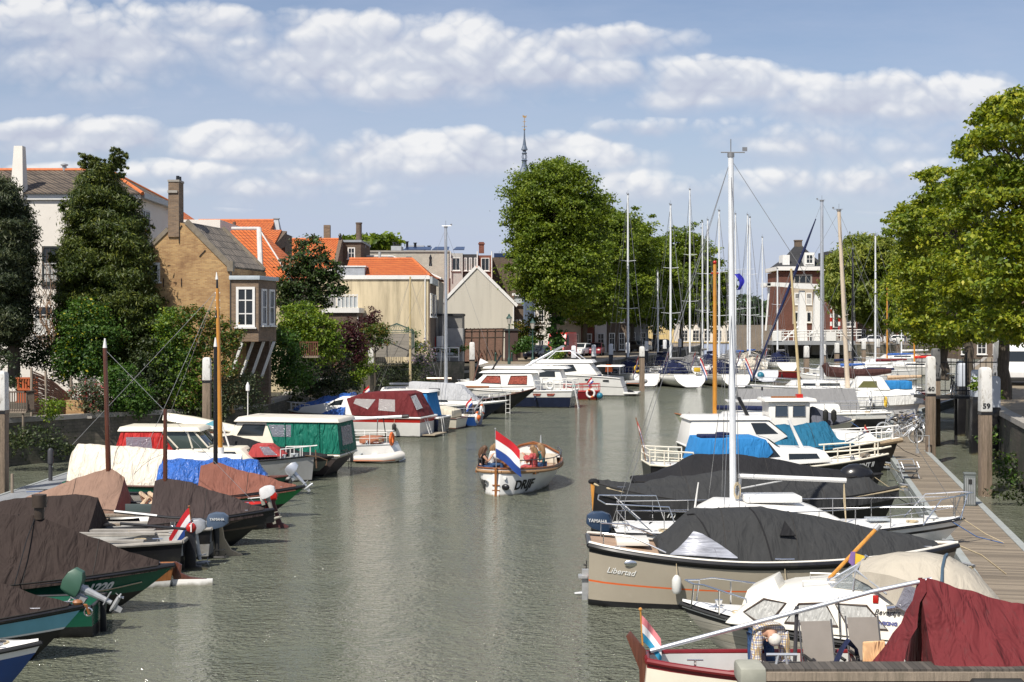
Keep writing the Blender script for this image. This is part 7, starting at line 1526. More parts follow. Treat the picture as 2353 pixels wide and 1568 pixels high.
c=b.cabin('cabin',[(.2,.95),(2.35,.95),(2.3,1.55),(.3,1.6)],1.0,.85,white,.06); b.swin(c,[(.8,1.15),(1.7,1.15),(1.7,1.38),(.8,1.38)],cs); mb=MB(); mb.tube([(.0,-.1,1.95),(2.2,-.1,1.9)],.12,10); b.p('furled_sail',mb,navyc)
b.mast(4.1,2.4,8.7,.08,M('pale_spruce_spar',(.50,.40,.22),.5,.1),r1=.055,lean=-.45,stays=((6.7,0,1.4),(1,.9,1),(1,-.9,1)),extras=False); mb=MB(); mb.tube([(2.25,.1,2.4),(2.25,.1,2.85)],.03,6,mat=galv); mb.box((2.25,.1,2.85),(.08,.08,.16),mat=black); b.p('navigation_light',mb)
for x in (4.9,5.3):
 mb=MB(); mb.lathe((x+.2,-.95,1.35),[(.03,.55),(.13,.45),(.14,.1),(.05,-.1)][::-1],10); b.p('fender',mb,rubber)
b=Boat('sailing_boat','boat under a big plain grey boom tent',(1690,945),'stern',2,7.6,2.5,(.95,.9,1.1),[(black,1),(botm,.2)],ws=.5,deck=white,railmat=white)
mb=MB(); rows=[[(x,-1.2,.95),(x,-.6,1.6),(x,0,2.25),(x,.6,1.6),(x,1.2,.95)] for x in (.1,1.5,3,4.5,6,7.0)]; mb.loft(rows,capa=True,capb=True); b.p('boom_tent',mb,greyc)
mb=MB(); mb.tube([(.3,-.6,1.0),(-.4,-.5,2.2)],.04,6,mat=galv); b.p('davit',mb)
b=Boat('sailing_yacht','black hulled yacht with white deck and steering wheel, stern towards the bicycles',(2042,945),'stern',174,9.0,2.8,(1.2,1.1,1.25),[(white,1),(black,.72),(black,.2),(botm,.06)],ws=.75,rs=.7,rb=.9,railmat=white,deck=white)
c=b.cabin('cabin',[(2.6,1.1),(6.6,1.15),(6.2,1.5),(2.8,1.6)],.95,.8,white,.06); b.railing(.02,.5,.55,5,closestern=True); mb=MB(); mb.ring((1.0,.2,1.9),.42,.018,'x',24); mb.tube([(1.0,.2,1.2),(1.0,.2,1.9)],.04,6); b.p('steering_wheel',mb,steel)
b.buoyring((.3,.9,1.75),.24,'x',(yellowp,yellowp)); lettering('Vera Elle',.26,greyp,b.t,lambda u,v,w,W: (2.0-u,1.36+.04+w,.95+v),shear=.1)
b=Boat('sailing_yacht','big white sailing yacht under a white cover, with pale mast and blue cockpit cover',(2112,905),'stern',177,11.5,3.2,(1.7,1.5,1.6),[(white,1),(M('light_grey_topsides',(.55,.56,.58),.3),.62),(botm,.05)],ws=.7,rs=.6,rb=1.4,railmat=white,deck=white)
b.cover('cover',[(.0,1.75,2),(.02,2.02,3),(.35,2.0,3),(.62,1.95,3)],whitec,drop=.55,wr=.05)
c=b.cabin('cabin',[(1.9,1.95),(4.3,1.95),(3.7,2.75),(2.4,2.75)],.85,.7,white,.05); b.swin(c,[(2.7,2.1),(3.9,2.1),(3.55,2.5),(2.75,2.5)],M('olive_tinted_glass',(.12,.12,.05),.15)); mb=MB(); mb.box((1.3,0,2.25),(1.5,1.4,.5)); b.p('cockpit_cover',mb,lbluec,bevel=.12)
b.mast(4.35,1.9,13.0,.15,M('tan_painted_mast',(.55,.46,.36),.4,.08),spr=((6.5,.9),),stays=b.rigstays(4.35,13,b=1.5),r1=.11,lean=.55,sw=.012); b.railing(.3,.97,.6,7,closebow=True)
b=Boat('sailing_yacht','white yacht with dark blue furled jib and brown boom cover',(1724,884),'bow',178,12.5,3.3,(1.3,1.2,1.45),[(white,1),(white,.5),(botm,.05)],ws=.7,rb=1.5,railmat=white,deck=white)
c=b.cabin('cabin',[(4.5,1.2),(9.8,1.3),(9.3,1.75),(4.8,1.85)],1.1,.9,white,.06); b.swin(c,[(6.0,1.4),(7.5,1.4),(7.5,1.6),(6.0,1.6)]); b.swin(c,[(7.8,1.4),(8.8,1.4),(8.7,1.6),(7.8,1.6)])
b.mast(7.15,1.6,15.2,.16,alu,stays=b.rigstays(7.15,15,b=1.5),r1=.12,spr=((7.5,1.0),),sw=.012)
mb=MB(); mb.tube([(12.3,0,1.9),(8.7,0,11.0),(7.6,0,13.9)],[.07,.12,.04],8); b.p('furled_jib',mb,navyc); mb=MB(); mb.tube([(7.0,0,3.0),(6.7,0,2.45),(4.5,0,2.25),(2.0,0,2.5)],[.3,.42,.4,.18],10); b.p('boom_cover',mb,cloth('dark_maroon_canvas',(.06,.025,.022),.1,fold=.8)); b.railing(.05,.97,.6,8,closebow=True)
# stern-on yachts in the distance
def yacht(label,px,py,head,L,B,zt,canopy=navyc,fl=True,extra=None,hull=white,mastmat=None,spr=2,cov=greyc,wl=None,low=False):
 b=Boat('sailing_yacht',label,(px,py),'stern',head,L,B,(1.25,1.15,1.45),[(hull,1),(hull,.5),(botm,.08)],ws=.8,rb=1.2,rs=-.9,railmat=hull,rail_r=.03,deck=white,flare=.3,z=1.25,bowl=True)
 c=b.cabin('cabin',[(L*.3,1.15),(L*.75,1.25),(L*.7,1.6),(L*.32,1.75)],B*.33,B*.27,white,.06); b.swin(c,[(L*.4,1.35),(L*.62,1.35),(L*.6,1.5),(L*.4,1.52)])
 if canopy is not None:
  mb=MB()
  for x,zz in ((L*.26,2.5),(L*.31,2.55),(L*.36,2.3)):
   mb.tube([(x,-B*.36,1.3),(x,-B*.32,zz-.35),(x,0,zz),(x,B*.32,zz-.35),(x,B*.36,1.3)],.05,6)
  b.p('sprayhood_frame',mb,canopy); b.cover('sprayhood',[(.3,2.2,2.6),(.34,2.3,2.6),(.42,1.7,2.4)],canopy,grow=.75,drop=-.1)
 mm=mastmat or mastw; st=b.rigstays(L*.42,zt)
 b.mast(L*.42,1.5,zt,.12,mm,spr=[(zt*.4,1.0),(zt*.65,.8)][:spr],stays=st,r1=.085,sw=.014)
 mb=MB(); mb.tube([(L*.42,0,2.6),(L*.12,0,2.75)],.16,8,.1); b.p('boom_cover',mb,cov)
 b.railing(.01,.28,.65,4,closestern=True,mat=steel,r=.02); b.railing(.3,.97,.55,5,mid=False,r=.012)
 if fl: b.flag(-.1,B*.25*(1 if fl is True else fl),1.3,h=1.6,w_=1.2,fh=.7,lean=-.2,sag=1.3,dirn=(-.3,-1 if fl==-1 else .6))
 for sd in (-1,1): b.fender(.35,sd,mat=navy,r=.14,ln=.6)
 if extra: extra(b)
 return b
def gear1(b): b.buoyring((-.1,.9,1.75),.28,'x',(yellowp,yellowp))
def gear2(b):
 mb=MB(); mb.box((-.2,-.7,1.7),(.3,.6,.4)); b.p('lifebuoy_case',mb,yellowp,bevel=.08); mb=MB(); mb.box((.05,0,.75),(.1,.9,.5)); b.p('stern_locker',mb,greyp); mb=MB(); mb.tube([(-.05,.95,1.9),(-.05,.95,2.1),(.2,.95,2.2)],.18,8); b.p('outboard_cover',mb,navyc)
yacht('white yacht stern with yellow horseshoe buoy left of the two other far sterns',1484,859,106,11.5,3.5,18.8,extra=gear1)
yacht('white yacht stern with a yellow lifebuoy case, middle of the three far sterns',1584,861,104,12,3.9,17.6,fl=-1,extra=gear2)
yacht('white yacht stern with red ensign directly behind the tallest mast',1690,861,100,11.5,3.5,17.0,fl=-1)
yacht('grey hulled yacht with cream bimini and a round blue fender',1758,851,100,11,3.5,17.3,canopy=creamc,hull=M('light_grey_topsides',(.55,.56,.58),.3),extra=lambda b: b.p('fender_ball',MB().ball((-.3,.6,.7),.4),M('teal_fender',(.02,.16,.24),.4)))
yacht('small distant white yacht stern near the drawbridge opening',1808,833,96,9.5,3.1,13.0,fl=False)
for i,(px,py,zt,hd,lab,kw) in enumerate([
(1612,842,21.5,100,'distant yacht with the tallest mast between the lindens',{}),
(1650,838,18.5,98,'distant yacht with navy sail cover right of the golden mast',dict(cov=navyc)),
(1715,836,19.5,98,'distant yacht whose tall mast rises right of the blue windsock',dict(cov=bluec)),
(1741,832,20.0,97,'distant yacht with blue boom cover near the furled blue jib',dict(cov=bluec)),
(1775,829,17.5,97,'distant white yacht in front of the wall by the drawbridge',{}),
(1634,829,19.5,97,'distant yacht hidden behind the golden varnished mast',{}),
(1548,842,12.0,108,'distant low yacht with navy canvas between the three near sterns',dict(cov=navyc)),
(1700,822,20.5,96,'farthest yacht left of the drawbridge',dict(spr=1))]):
 yacht(lab,px,py,hd,10.5,3.2,zt,fl=(i % 2==0),canopy=(greyc,navyc,None,creamc,blackc,None,navyc,greyc)[i],**kw)
t=thing('blue_flag','curled blue flag hoisted beside the tallest near mast','flag',Q(1692,630,37.5)); mb=MB(); rows=[]
for i in range(9): a=i/8; rows.append([(-.06+.14*math.sin(a*2.6),0,-a*.42),(.02+.16*math.sin(a*2.6) ,.05,-a*.42),(.08+.14*math.sin(a*3.0),.02,-a*.4+.02)])
mb.loft(rows,navyc and cloth('royal_blue_cloth',(.03,.03,.35),.1)); mb.build('cloth',None,t); mb=MB(); mb.tube([(-.1,0,.1),(-.12,0,-5.2)],.008,4); mb.build('halyard',wire,t)
def beam(label,px,py,L,zt=None,hull=white,mastmat=None,head=178,cov=whitep,cabinm=white,lean=0,tip='stern',extra=None,r=.11):
 b=Boat('sailing_boat',label,(px,py),tip,head,L,L*.3,(1.1,1.0,1.3),[(hull,1),(hull,.4),(botm,.08)],ws=.7,rb=1.0,railmat=hull,rail_r=.03,deck=white,z=1.1)
 c=b.cabin('cabin',[(L*.25,1.0),(L*.72,1.1),(L*.66,1.55),(L*.28,1.6)],L*.1,L*.08,cabinm,.05); b.swin(c,[(L*.35,1.2),(L*.58,1.2),(L*.56,1.4),(L*.35,1.4)])
 if zt: b.mast(L*.45,1.4,zt,r,mastmat or mastw,spr=((zt*.5,.8),),stays=b.rigstays(L*.45,zt),r1=r*.75,sw=.014,lean=lean)
 mb=MB(); mb.tube([(L*.45,0,2.1),(L*.1,0,2.2)],.16,8,.1); b.p('boom_cover',mb,cov); b.railing(.02,.97,.55,7,mid=False,r=.014,closebow=True)
 if extra: extra(b)
 return b
lred=cloth('scarlet_sail_cover',(.55,.03,.02),.1); 
beam('black masted white yacht below the overhanging tree',2062,862,9.5,13.2,mastmat=black)
beam('white masted boat with maroon cover just right of the black masted one',2104,850,9.5,15.5,cov=burg)
beam('small cabin boat with wooden slats and dark cover near the pile row',2075,878,7.5,None,cabinm=cream,cov=navyc)
beam('boat with tan tent moored behind the white covered yacht',2140,900,7.0,None,hull=dred,cabinm=tanc,cov=tanc)
beam('white boat with orange mast and blue sail cover near the far wall',2120,833,10,11.0,mastmat=orangewood,cov=bluec)
beam('white boat with scarlet sail cover under the right trees',2190,841,10,11.0,mastmat=orangewood,cov=lred)
beam('long white boat with white boom beyond the pile row',2150,822,11,12.0)
beam('low white boat with blue cover just left of the pile row',2003,864,6.5,None,cov=bluec)
beam('white boat with tan awning close to the far quay wall',2200,820,10,None,cov=tanc,cabinm=tanc)
beam('white sloop with navy box behind the furled brown sail',1985,850,7.0,None,cov=navyc)
def crew(b):
 for x in (1.4,2.2,2.9):
  o=MB(); o.ball((x,0,1.55),.12,8,mat=M('skin_tone',(.45,.25,.18),.6)); o.tube([(x,0,.9),(x,0,1.2),(x,0,1.45)],[.2,.2,.1],8,mat=M('bright_shirt',(.5,.06,.05),.7)); b.p('passenger',o)
b=Boat('passenger_sloop','dark red motor sloop with people aboard beyond the brown boom cover',(1888,852),'stern',178,6.5,2.2,(.9,.8,1.0),[(dred,1),(botm,.15)],ws=.6,open_=True,deck=dred,railmat=varnish)
# jetties,piles
plk=planks('jetty_boards',(.15,.122,.09),(.28,.23,.17),w=.145,axis=1,gap=.1)
plk2=planks('grey_pontoon_deck',(.24,.25,.26),(.30,.31,.32),w=.12,axis=0,gap=.1,rough=.6)
edgem=M('galvanised_edge',(.30,.32,.31),.6,.12,3,dirt=(.18,.17,.13))
def deckseg(t,a,b,w,zt,mat,wid=.2,em=None):
 a,b=Vector(a),Vector(b); d=(b-a); Ln=d.length; ang=math.atan2(d.y,d.x)-R(90); m=a.lerp(b,.5)
 o=MB().box((0,0,0),(w-2*wid,Ln,.07)).build('deck_boards',mat,t); o.location=(m.x,m.y,zt-.035); o.rotation_euler[2]=ang
 for sd in (-1,1):
  e=MB().box((0,0,0),(wid-.006,Ln,.16)).box((sd*.05,0,-.28),(.12,Ln,.3)).build('edge_beam',em or edgem,t); n=Vector((math.cos(ang),math.sin(ang))); e.location=(m.x+n.x*sd*(w/2-wid/2),m.y+n.y*sd*(w/2-wid/2),zt-.06); e.rotation_euler[2]=ang
t=thing('timber_jetty','long floating timber jetty along the right side of the canal','jetty')
deckseg(t,(5.9,6),(17.2,62),1.85,.5,plk); deckseg(t,(17.45,62.3),(25.5,92),1.9,.505,plk); deckseg(t,(25.6,92.3),(40,122),1.9,.5,plk)
t=thing('pontoon','grey floating pontoon on the left behind the brown tented boats','pontoon')
deckseg(t,(-15.6,14),(-15.6,56),1.8,.5,plk2,.12); deckseg(t,(-15.5,56.2),(-13.0,84),1.8,.495,plk2,.12); deckseg(t,(-12.9,84.3),(-5.5,110),1.8,.5,plk2,.12)
def cleats(px,py,lab):
 t=thing('mooring_cleat',lab,'cleat',P(px,py,.52),R(20),'mooring cleats on the jetty'); mb=MB(); mb.box((0,0,.03),(.22,.22,.06)); mb.tube([(0,-.2,.2),(0,.2,.2)],.03,8); mb.tube([(0,-.07,.05),(0,-.05,.2)],.025,6); mb.tube([(0,.07,.05),(0,.05,.2)],.025,6); mb.build('body',galv,t); mb=MB(); [mb.tube([(.12*math.cos(a) ,.1*math.sin(a),.09+k*.02+.01*a) for a in [j*.6 for j in range(11)]],.016,5) for k in range(2)]; mb.build('rope',rope,t)
for a in ((2226,1318,'rope wound cleat nearest on the jetty edge by the beige canopy'),(2178,1262,'rope wound cleat on the jetty edge at the taupe tender bow'),(2078,1128,'cleat on the jetty edge beside the charcoal covered bow'),(2128,1205,'cleat on the jetty edge by the pulpit of the tall masted boat'),(2040,1076,'cleat on the jetty edge next to the pipe railed bow')): cleats(*a)
t=thing('power_box','ribbed grey service box on the right edge of the jetty','service box',P(2228,1162,.5),R(-11)); MB().box((0,0,.47),(.33,.3,.94)).build('body',M('grey_green_box',(.13,.145,.14),.5,.1),t,bevel=.03)
for k in range(7): pass
MB().box((0,0,.97),(.36,.33,.06)).build('lid',M('grey_green_box',(.13,.145,.14),.5,.1),t,bevel=.02); MB().box((0,-.16,.74),(.1,.03,.14)).build('socket',rubber,t)
mb=MB(); [mb.box((-.13+.052*k,-.155,.45),(.022,.012,.8)) for k in range(6)]; mb.build('ribs',galv,t)
t=thing('folded_lounger','folded grey camping chair lying on the jetty','chair',P(2086,1100,.5),R(10)); mb=MB(); [mb.box((0,.05*k,.2+.13*k),(.55,.5,.05)) for k in range(3)]; mb.build('padding',M('grey_padding',(.10,.10,.10),.7),t,bevel=.02); mb=MB()
for sd in (-.3,.3): mb.tube([(sd,-.3,.02),(sd,.2,.62),(sd,.25,.65)],.018,6); mb.tube([(sd,.3,.02),(sd,-.3,.4),(sd,-.1,.6)],.018,6)
mb.tube([(-.3,.22,.66),(.3,.22,.66)],.02,6); mb.tube([(-.3,-.3,.4),(.3,-.3,.4)],.02,6); mb.build('frame',alu,t)
pilem=M('weathered_pile_timber',(.22,.165,.12),.9,.35,5,bump=.9,bscale=20,stretch=(9,9,.5),dirt=(.07,.06,.035),dscale=.8,dlo=.5,dhi=.75)
pcap=M('flaking_white_paint',(.60,.59,.56),.7,.07,3,dirt=(.26,.23,.18),dscale=4,dlo=.56,dhi=.68,stretch=(2,2,.7),bump=.4,bscale=12)
def pile(label,x,y,zt,w=.4,hcap=1.2,zb=-.8,num=None,lean=0.0,body=None,capm=None,ry=0,grp='white capped mooring piles',round_=False):
 t=thing('mooring_pile',label,'mooring pile',(x,y,0),R(ry),grp); body=body or pilem; h0=zt-hcap
 mb=MB()
 if round_: mb.tube([(0,0,zb),(lean*.8,0,h0)],w/2,12)
 else: mb.loft([[(lean*k-w/2,-w/2,z),(lean*k+w/2,-w/2,z),(lean*k+w/2,w/2,z),(lean*k-w/2,w/2,z)] for z,k in ((zb,0),(h0*.5,.4),(h0,.8))],close=True,capb=True)
 mb.build('timber',body,t,bevel=.025 if not round_ else 0)
 mb=MB(); q=w/2*1.03
 mb.loft([[(lean*k-s_,-s_,z),(lean*k+s_,-s_,z),(lean*k+s_,s_,z),(lean*k-s_,s_,z)] for z,k,s_ in ((h0+.002,.8,q),(zt-.12,1,q*.93),(zt-.03,1,q*.8),(zt,1,q*.5))],close=True,capa=True,capb=True); c=mb.build('painted_cap',capm or pcap,t,bevel=.02)
 MB().box((lean*.8,0,h0-.06),(w*1.04,w*1.04,.1)).build('tar_band',black,t)
 if num: lettering(num,.25,blackl,t,lambda u,v,w_,W: ((u-W/2-.02)*1.1+lean*.85,-q*1.0-.012-w_,h0+.12+v),bold=.006)
 return t
pile('big white topped pile numbered 59 beside the jetty',16.5,49.6,4.5,.38,1.55,num='59')
pile('white topped pile numbered 60 next to the bicycles',17.95,61.0,4.62,.36,1.6,num='60')
pile('dark pile numbered 61 beside the gangway',21.0,70.5,4.8,.38,1.5,num='61',capm=M('grey_black_paint',(.12,.12,.12),.7,.2))
pile('tall white topped pile behind the golden mast on the left bank',-13.3,62,4.55,.34,1.0)
pile('white topped pile in front of the cream building',-10.8,109,4.2,.42,1.5)
pile('white topped pile before the sunny quay corner',-3.2,114,4.55,.42,1.4)
pile('white topped pile beside the grey inflatable dinghy',11.6,127,4.0,.45,.9)
pile('pale weathered pile at the left edge of the view',-16.9,47,4.45,.42,1.3)
pile('tall grey pile standing before the third linden',11.5,180,4.2,.6,1.6,capm=M('grey_timber_cap',(.35,.34,.33),.8,.15))
for i,(px,x,y) in enumerate([(1304,5.55,128),(1349,7.7,134),(1391,9.8,141),(1428,12.2,150),(1462,15.2,161),(1494,18.9,176),(1520,22.4,190)]):
 pile(['white quay post left of the white parked car','white quay post right of the white parked car','white quay post before the third linden trunk','white quay post before the fourth linden trunk','white quay post between fourth and fifth trunks','white quay post in the deep shade behind the yachts','farthest white quay post of the left quay'][i],x,y,4.05,.42,1.1,body=black,capm=M('cool_white_paint',(.66,.67,.69),.6,.04),grp='white capped quay posts')  # caps in one even, slightly bluish white paint
for i,(px,yt) in enumerate([(1853,795),(1892,791.6),(1923,788.3),(1955,785.4),(1984.5,782.8),(2017.5,779.5),(2034.5,773),(2063,774.7),(2090.5,773),(2116,774),(2139,770.5),(2153,770.6),(2174,769)]):
 fd=(yt-HY)/2.25; pile(['first (leftmost) white cap of the far pile row','second white cap of the far pile row','third white cap of the far pile row','fourth white cap of the far pile row','fifth white cap of the far pile row','sixth white cap of the far pile row, narrow','seventh white cap of the far pile row, taller','eighth white cap of the far pile row before the white hatchback','ninth white cap of the far pile row','tenth white cap of the far pile row','eleventh white cap of the far pile row','twelfth white cap of the far pile row','thirteenth white cap of the far pile row under the trees'][i],(px-CX)/fd,F/fd,3.75,.5,1.2,grp='far row of white capped piles')
for i,(x,y,zt,ln,lab) in enumerate([(19.3,57.3,3.9,.12,'leaning grey white quay post right of pile 59'),(21.3,65.5,3.9,.1,'grey white quay post directly behind pile 59'),(16.6,45.2,3.9,.1,'grey white quay post cut by the right edge'),(25.4,81,3.9,.15,'grey white quay post left of pile 59'),(24.1,76.5,3.9,.12,'second grey white quay post left of pile 59')]):
 pile(lab,x,y,zt,.42,1.25,body=black,capm=M('bluish_white_paint',(.50,.53,.58),.6,.06),lean=ln,grp='leaning posts along the right quay')
t=thing('stub_post','dark steel tube with domed top on the pontoon','post',P(116,1105,.5)); mb=MB(); mb.tube([(0,0,0),(0,0,.85)],.07,12); mb.lathe((0,0,.6),[(.1,0),(.1,.45),(.07,.52),(.02,.55)],12); mb.build('tube',M('dark_steel',(.05,.05,.055),.4),t)
t=thing('small_post','thin grey timber post at the pontoon edge','post',P(28,1140,.4)); MB().tube([(0,0,0),(0,0,.72)],.05,8).build('post',oldwood,t)
t=thing('gangway','black steel gangway platform with spiked railing between quay and jetty','gangway',(20.4,70,0)); mb=MB(); mb.box((1.9,0,2.42),(4.6,1.6,.12)); mb.box((.2,0,1.4),(.15,1.4,2.0)); mb.box((1.6,.5,1.2),(.12,.12,2.6)); mb.build('platform',M('black_steel_gangway',(.02,.02,.022),.5),t)
mb=MB()
for k in range(16): x=-.3+k*.29; mb.tube([(x,.75,2.48),(x,.75,4.3+.0*k)],.018,5)
mb.tube([(-.3,.75,4.1),(4.2,.75,4.1)],.03,6); mb.tube([(-.3,.75,2.7),(4.2,.75,2.7)],.03,6); [mb.tube([(x,.75,2.45),(x,.75,4.6)],.06,6) for x in (2.2,4.2)]; mb.build('railing',M('black_steel_gangway',(.02,.02,.022),.5),t)
t=thing('wicker_fence','brown woven willow fence on the bank wall at the left','fence',(0,0,0)); a=Q(80,930,62.3); b_=Q(171,950,64); mb=MB(); rs=random.Random(3); n=26
a.z=2.1; b_.z=1.9
for i in range(n):
 f=i/n; pts=[]
 for k in range(11):
  u=k/10; p=a.lerp(b_,u); p.z += f*(1.9-.5*u)-.6*f*u*u+rs.uniform(-.02,.02); p.y += .05*math.sin(k*PI+i*PI)-.3; pts.append(p)
 mb.tube(pts,.032,5)
mb.build('woven_rods',M('willow_rods',(.22,.11,.07),.8,.3,8),t)
for u in (0,.35,.99):
 p=a.lerp(b_,u); MB().tube([(p.x,p.y-.42,1.2),(p.x,p.y-.42,4.1-.5*u)],.06,7).build('post',oldwood,t)
t=thing('trellis_screen','bright orange timber lattice screen behind the balcony','screen',Q(32,945,63)); orm=M('orange_stained_wood',(.42,.10,.03),.7,.15)
mb=MB(); mb.box((.5,.3,.9),(.95,.06,1.1)); [mb.box((.1+.12*k,.25,1.15),(.05,.05,.5)) for k in range(8)]; [mb.box((.5,.24,z),(1.0,.04,.08)) for z in (.4,.95,1.45)]; mb.build('panel',orm,t)
t=thing('balcony_deck','small timber balcony with slatted railing over the bank wall','balcony',Q(38,945,60.5)); mb=MB(); mb.box((0,0,0),(1.2,1.2,.1)); mb.build('floor',oldwood,t); mb=MB(); [mb.box((-.58+.1*k,-.58,.42),(.04,.04,.8)) for k in range(13)]; [mb.box((.58,-.5+.12*k,.42),(.04,.04,.8)) for k in range(9)]; mb.box((0,-.58,.84),(1.24,.08,.06)); mb.box((.58,0,.84),(.08,1.24,.06)); mb.build('railing',M('dark_oak_railing',(.12,.09,.07),.8),t); [MB().tube([(x,-.5,0),(x,-.5,-1.2)],.05,6).build('prop',oldwood,t) for x in (-.4,.45)]
t=thing('brick_planter','small brick pier on the bank wall beside the wicker fence','planter',Q(176,953,63.5)); MB().box((0,0,.28),(.8,.5,.75)).build('body',brick_y,t); MB().box((.1,0,-.1),(1.4,.8,.1)).build('slab',cap,t)
t=thing('iron_arbour','green iron arbour with a pointed roof before the cream wall','arbour',Q(910,800,101)); mb=MB(); w_=1.15
for x in (-w_,w_): mb.tube([(x,0,0),(x,0,1.25)],.035,5); mb.tube([(x,0,1.25),(0,.6,1.75)],.03,5); mb.tube([(x,1.4,0),(x,1.4,1.25)],.035,5); mb.tube([(x,1.4,1.25),(0,.6,1.75)],.03,5)
for z in (1.25,1.12): mb.tube([(-w_,0,z),(w_,0,z)],.03,5)
[mb.tube([(-w_+.23*k,0,1.25),(0,.6,1.75)],.015,4) for k in range(1,10)]; mb.build('frame',M('dark_green_iron',(.02,.06,.05),.5),t)
t=thing('garden_wall','grey board fence under the iron arbour','fence',Q(905,800,103)); MB().box((0,0,.2),(3.0,.1,1.7)).build('boards',planks('grey_fence_boards',(.24,.22,.19),(.3,.27,.23),w=.25,axis=2),t)
t=thing('iron_fence','black iron garden fence on the wall below the arbour','fence',Q(895,840,103)); mb=MB(); [mb.tube([(-.9+.13*k,0,-.1),(-.9+.13*k,0,1.15)],.02,4) for k in range(15)]; [mb.tube([(-.95,0,z),(.95,0,z)],.025,4) for z in (0,1.0)]; mb.build('railing',black,t)
t=thing('wooden_balcony','small red brown timber balcony hanging over the bushes','balcony',Q(712,820,76)); MB().box((0,0,0),(1.0,.8,.1)).build('floor',oldwood,t); mb=MB(); [mb.box((-.46+.115*k,-.38,.4),(.05,.04,.75)) for k in range(9)]; mb.box((0,-.38,.78),(1.0,.06,.06)); mb.build('railing',M('red_brown_railing',(.14,.05,.03),.7),t)
t=thing('terrace','dark garden terrace wall under the arbour overgrown with roots','retaining wall',(0,0,0)); mb=MB(); c0,c1=Q(850,835,103),Q(1050,830,118); c0.z=c1.z=3.0
mb.slab([(c0.x,c0.y,0.2),(c1.x+.6,c1.y,0.2),(c1.x+.6,c1.y,2.9),(c0.x,c0.y,3.0)],(-.3,.9,0),3); mb.build('wall',stonewall,t)
t=thing('terrace_railing','white painted railing with flower boxes by the red door','railing',Q(990,830,117)); mb=MB(); [mb.box((2.3*k/3,0,.55),(.08,.08,1.1)) for k in range(4)]; mb.box((1.15,0,1.1),(2.4,.1,.1)); mb.box((1.15,0,.35),(2.4,.1,.1)); mb.build('frame',whitep,t); [MB().box((.5+k*1.1,-.1,.6),(.5,.2,.2)).build('flower_box',greyp,t) for k in range(2)]
t=thing('rubble','pale rubble stones and rhubarb leaves on the shore behind the blue tarpaulin','rubble'); rs=random.Random(9)
mb=MB()
for i in range(70): p=Q(rs.uniform(620,810),0,rs.uniform(96,103)); p.z=rs.uniform(.05,.8); mb.ball(p,rs.uniform(.15,.45),6,sc_=(1.3,1,.5),rot=Matrix.Rotation(rs.uniform(0,3),3,'Z'))
mb.build('stones',M('rubble_stone',(.28,.24,.18),.9,.3,2,bump=.5),t,smooth=0); t['kind']='stuff'
mb=MB(); mb.add([(-17.5,86,-.3),(-9,100,-.3),(-11,110,1.3),(-18,104,1.6),(-18,90,1.2)],[(0,1,2,3,4)]); tag(mb.build('shore',earth),'muddy shore under the gardens',None,kind='structure')
t=tag(MB().tube([(0,0,0),(0,0,.45)],.02,5).tube([(-.25,0,.42),(-.05,0,.55),(.12,0,.7),(.1,0,.92),(.16,0,1.0),(.3,0,.98)],[.03,.13,.09,.04,.045,.01],8).build('heron',M('heron_grey',(.42,.40,.37),.8)),'grey heron standing on the shore left of the blue tarpaulin','heron'); t.location=Q(671,938,96)
# drawbridge
t=thing('drawbridge','white counterbalanced drawbridge with beams, pylons and railings in front of the brick corner house','drawbridge',Q(1850,780,247)); o=Q(1850,780,247); k=247/F
X=lambda px: (px-1850)*k
Z=lambda py: (HY-py)*k+6-o.z
mb=MB(); mb.slab([(X(1750),0,Z(653)),(X(1775),0,Z(649)),(X(1930),0,Z(655)),(X(1930),0,Z(667)),(X(1840),0,Z(664)),(X(1775),0,Z(657)),(X(1750),0,Z(657))],(0,1,0),.7); mb.slab([(X(1768),6,Z(648)),(X(1925),6,Z(654)),(X(1925),6,Z(664)),(X(1768),6,Z(655))],(0,1,0),.7); mb.box((X(1767),3.3,Z(655)),(.6,6.6,.6)); mb.build('balance_beam',whitep,t)
for (a0,a1,b0,b1,yy,zt_) in ((1839,1849,1835,1856,0,668),(1874,1885,1870,1890,0,668)):
 mb=MB(); mb.add([(X(b0),yy,Z(785)),(X(b1),yy,Z(785)),(X(b1),yy+2,Z(785)),(X(b0),yy+2,Z(785)),(X(b0)+.3,yy+.4,Z(zt_)),(X(b1)-.4,yy+.4,Z(zt_)),(X(b1)-.4,yy+1.4,Z(zt_)),(X(b0)+.3,yy+1.4,Z(zt_))],[(0,3,2,1),(4,5,6,7),(0,1,5,4),(1,2,6,5),(2,3,7,6),(3,0,4,7)]); mb.build('pylon',whitep,t)
mb=MB(); mb.box(((X(1770)+X(1960))/2,2,Z(788)),(X(1960)-X(1770),7,.7)); mb.build('deck',galv,t)
mb=MB()
for z in (758,764,771): mb.tube([(X(1772),-1.4,Z(z+4)),(X(1975),-1.4,Z(z))],.09,5)
for px in range(1772,1976,12): mb.tube([(X(px),-1.4,Z(785)),(X(px),-1.4,Z(760))],.09,5)
mb.build('railing',whitep,t)
for (x0,x1) in ((1773,1792),(1894,1916)): MB().box(((X(x0)+X(x1))/2,-1.55,Z(773)),(X(x1)-X(x0),.15,1.6)).build('panel',whitep,t)
for (pa,pb) in (((1770,660),(1762,760)),((1800,785),(1840,748)),((1845,785),(1890,745))): MB().tube([(X(pa[0]),1,Z(pa[1])),(X(pb[0]),1,Z(pb[1]))],.18,5).build('brace',whitep,t)
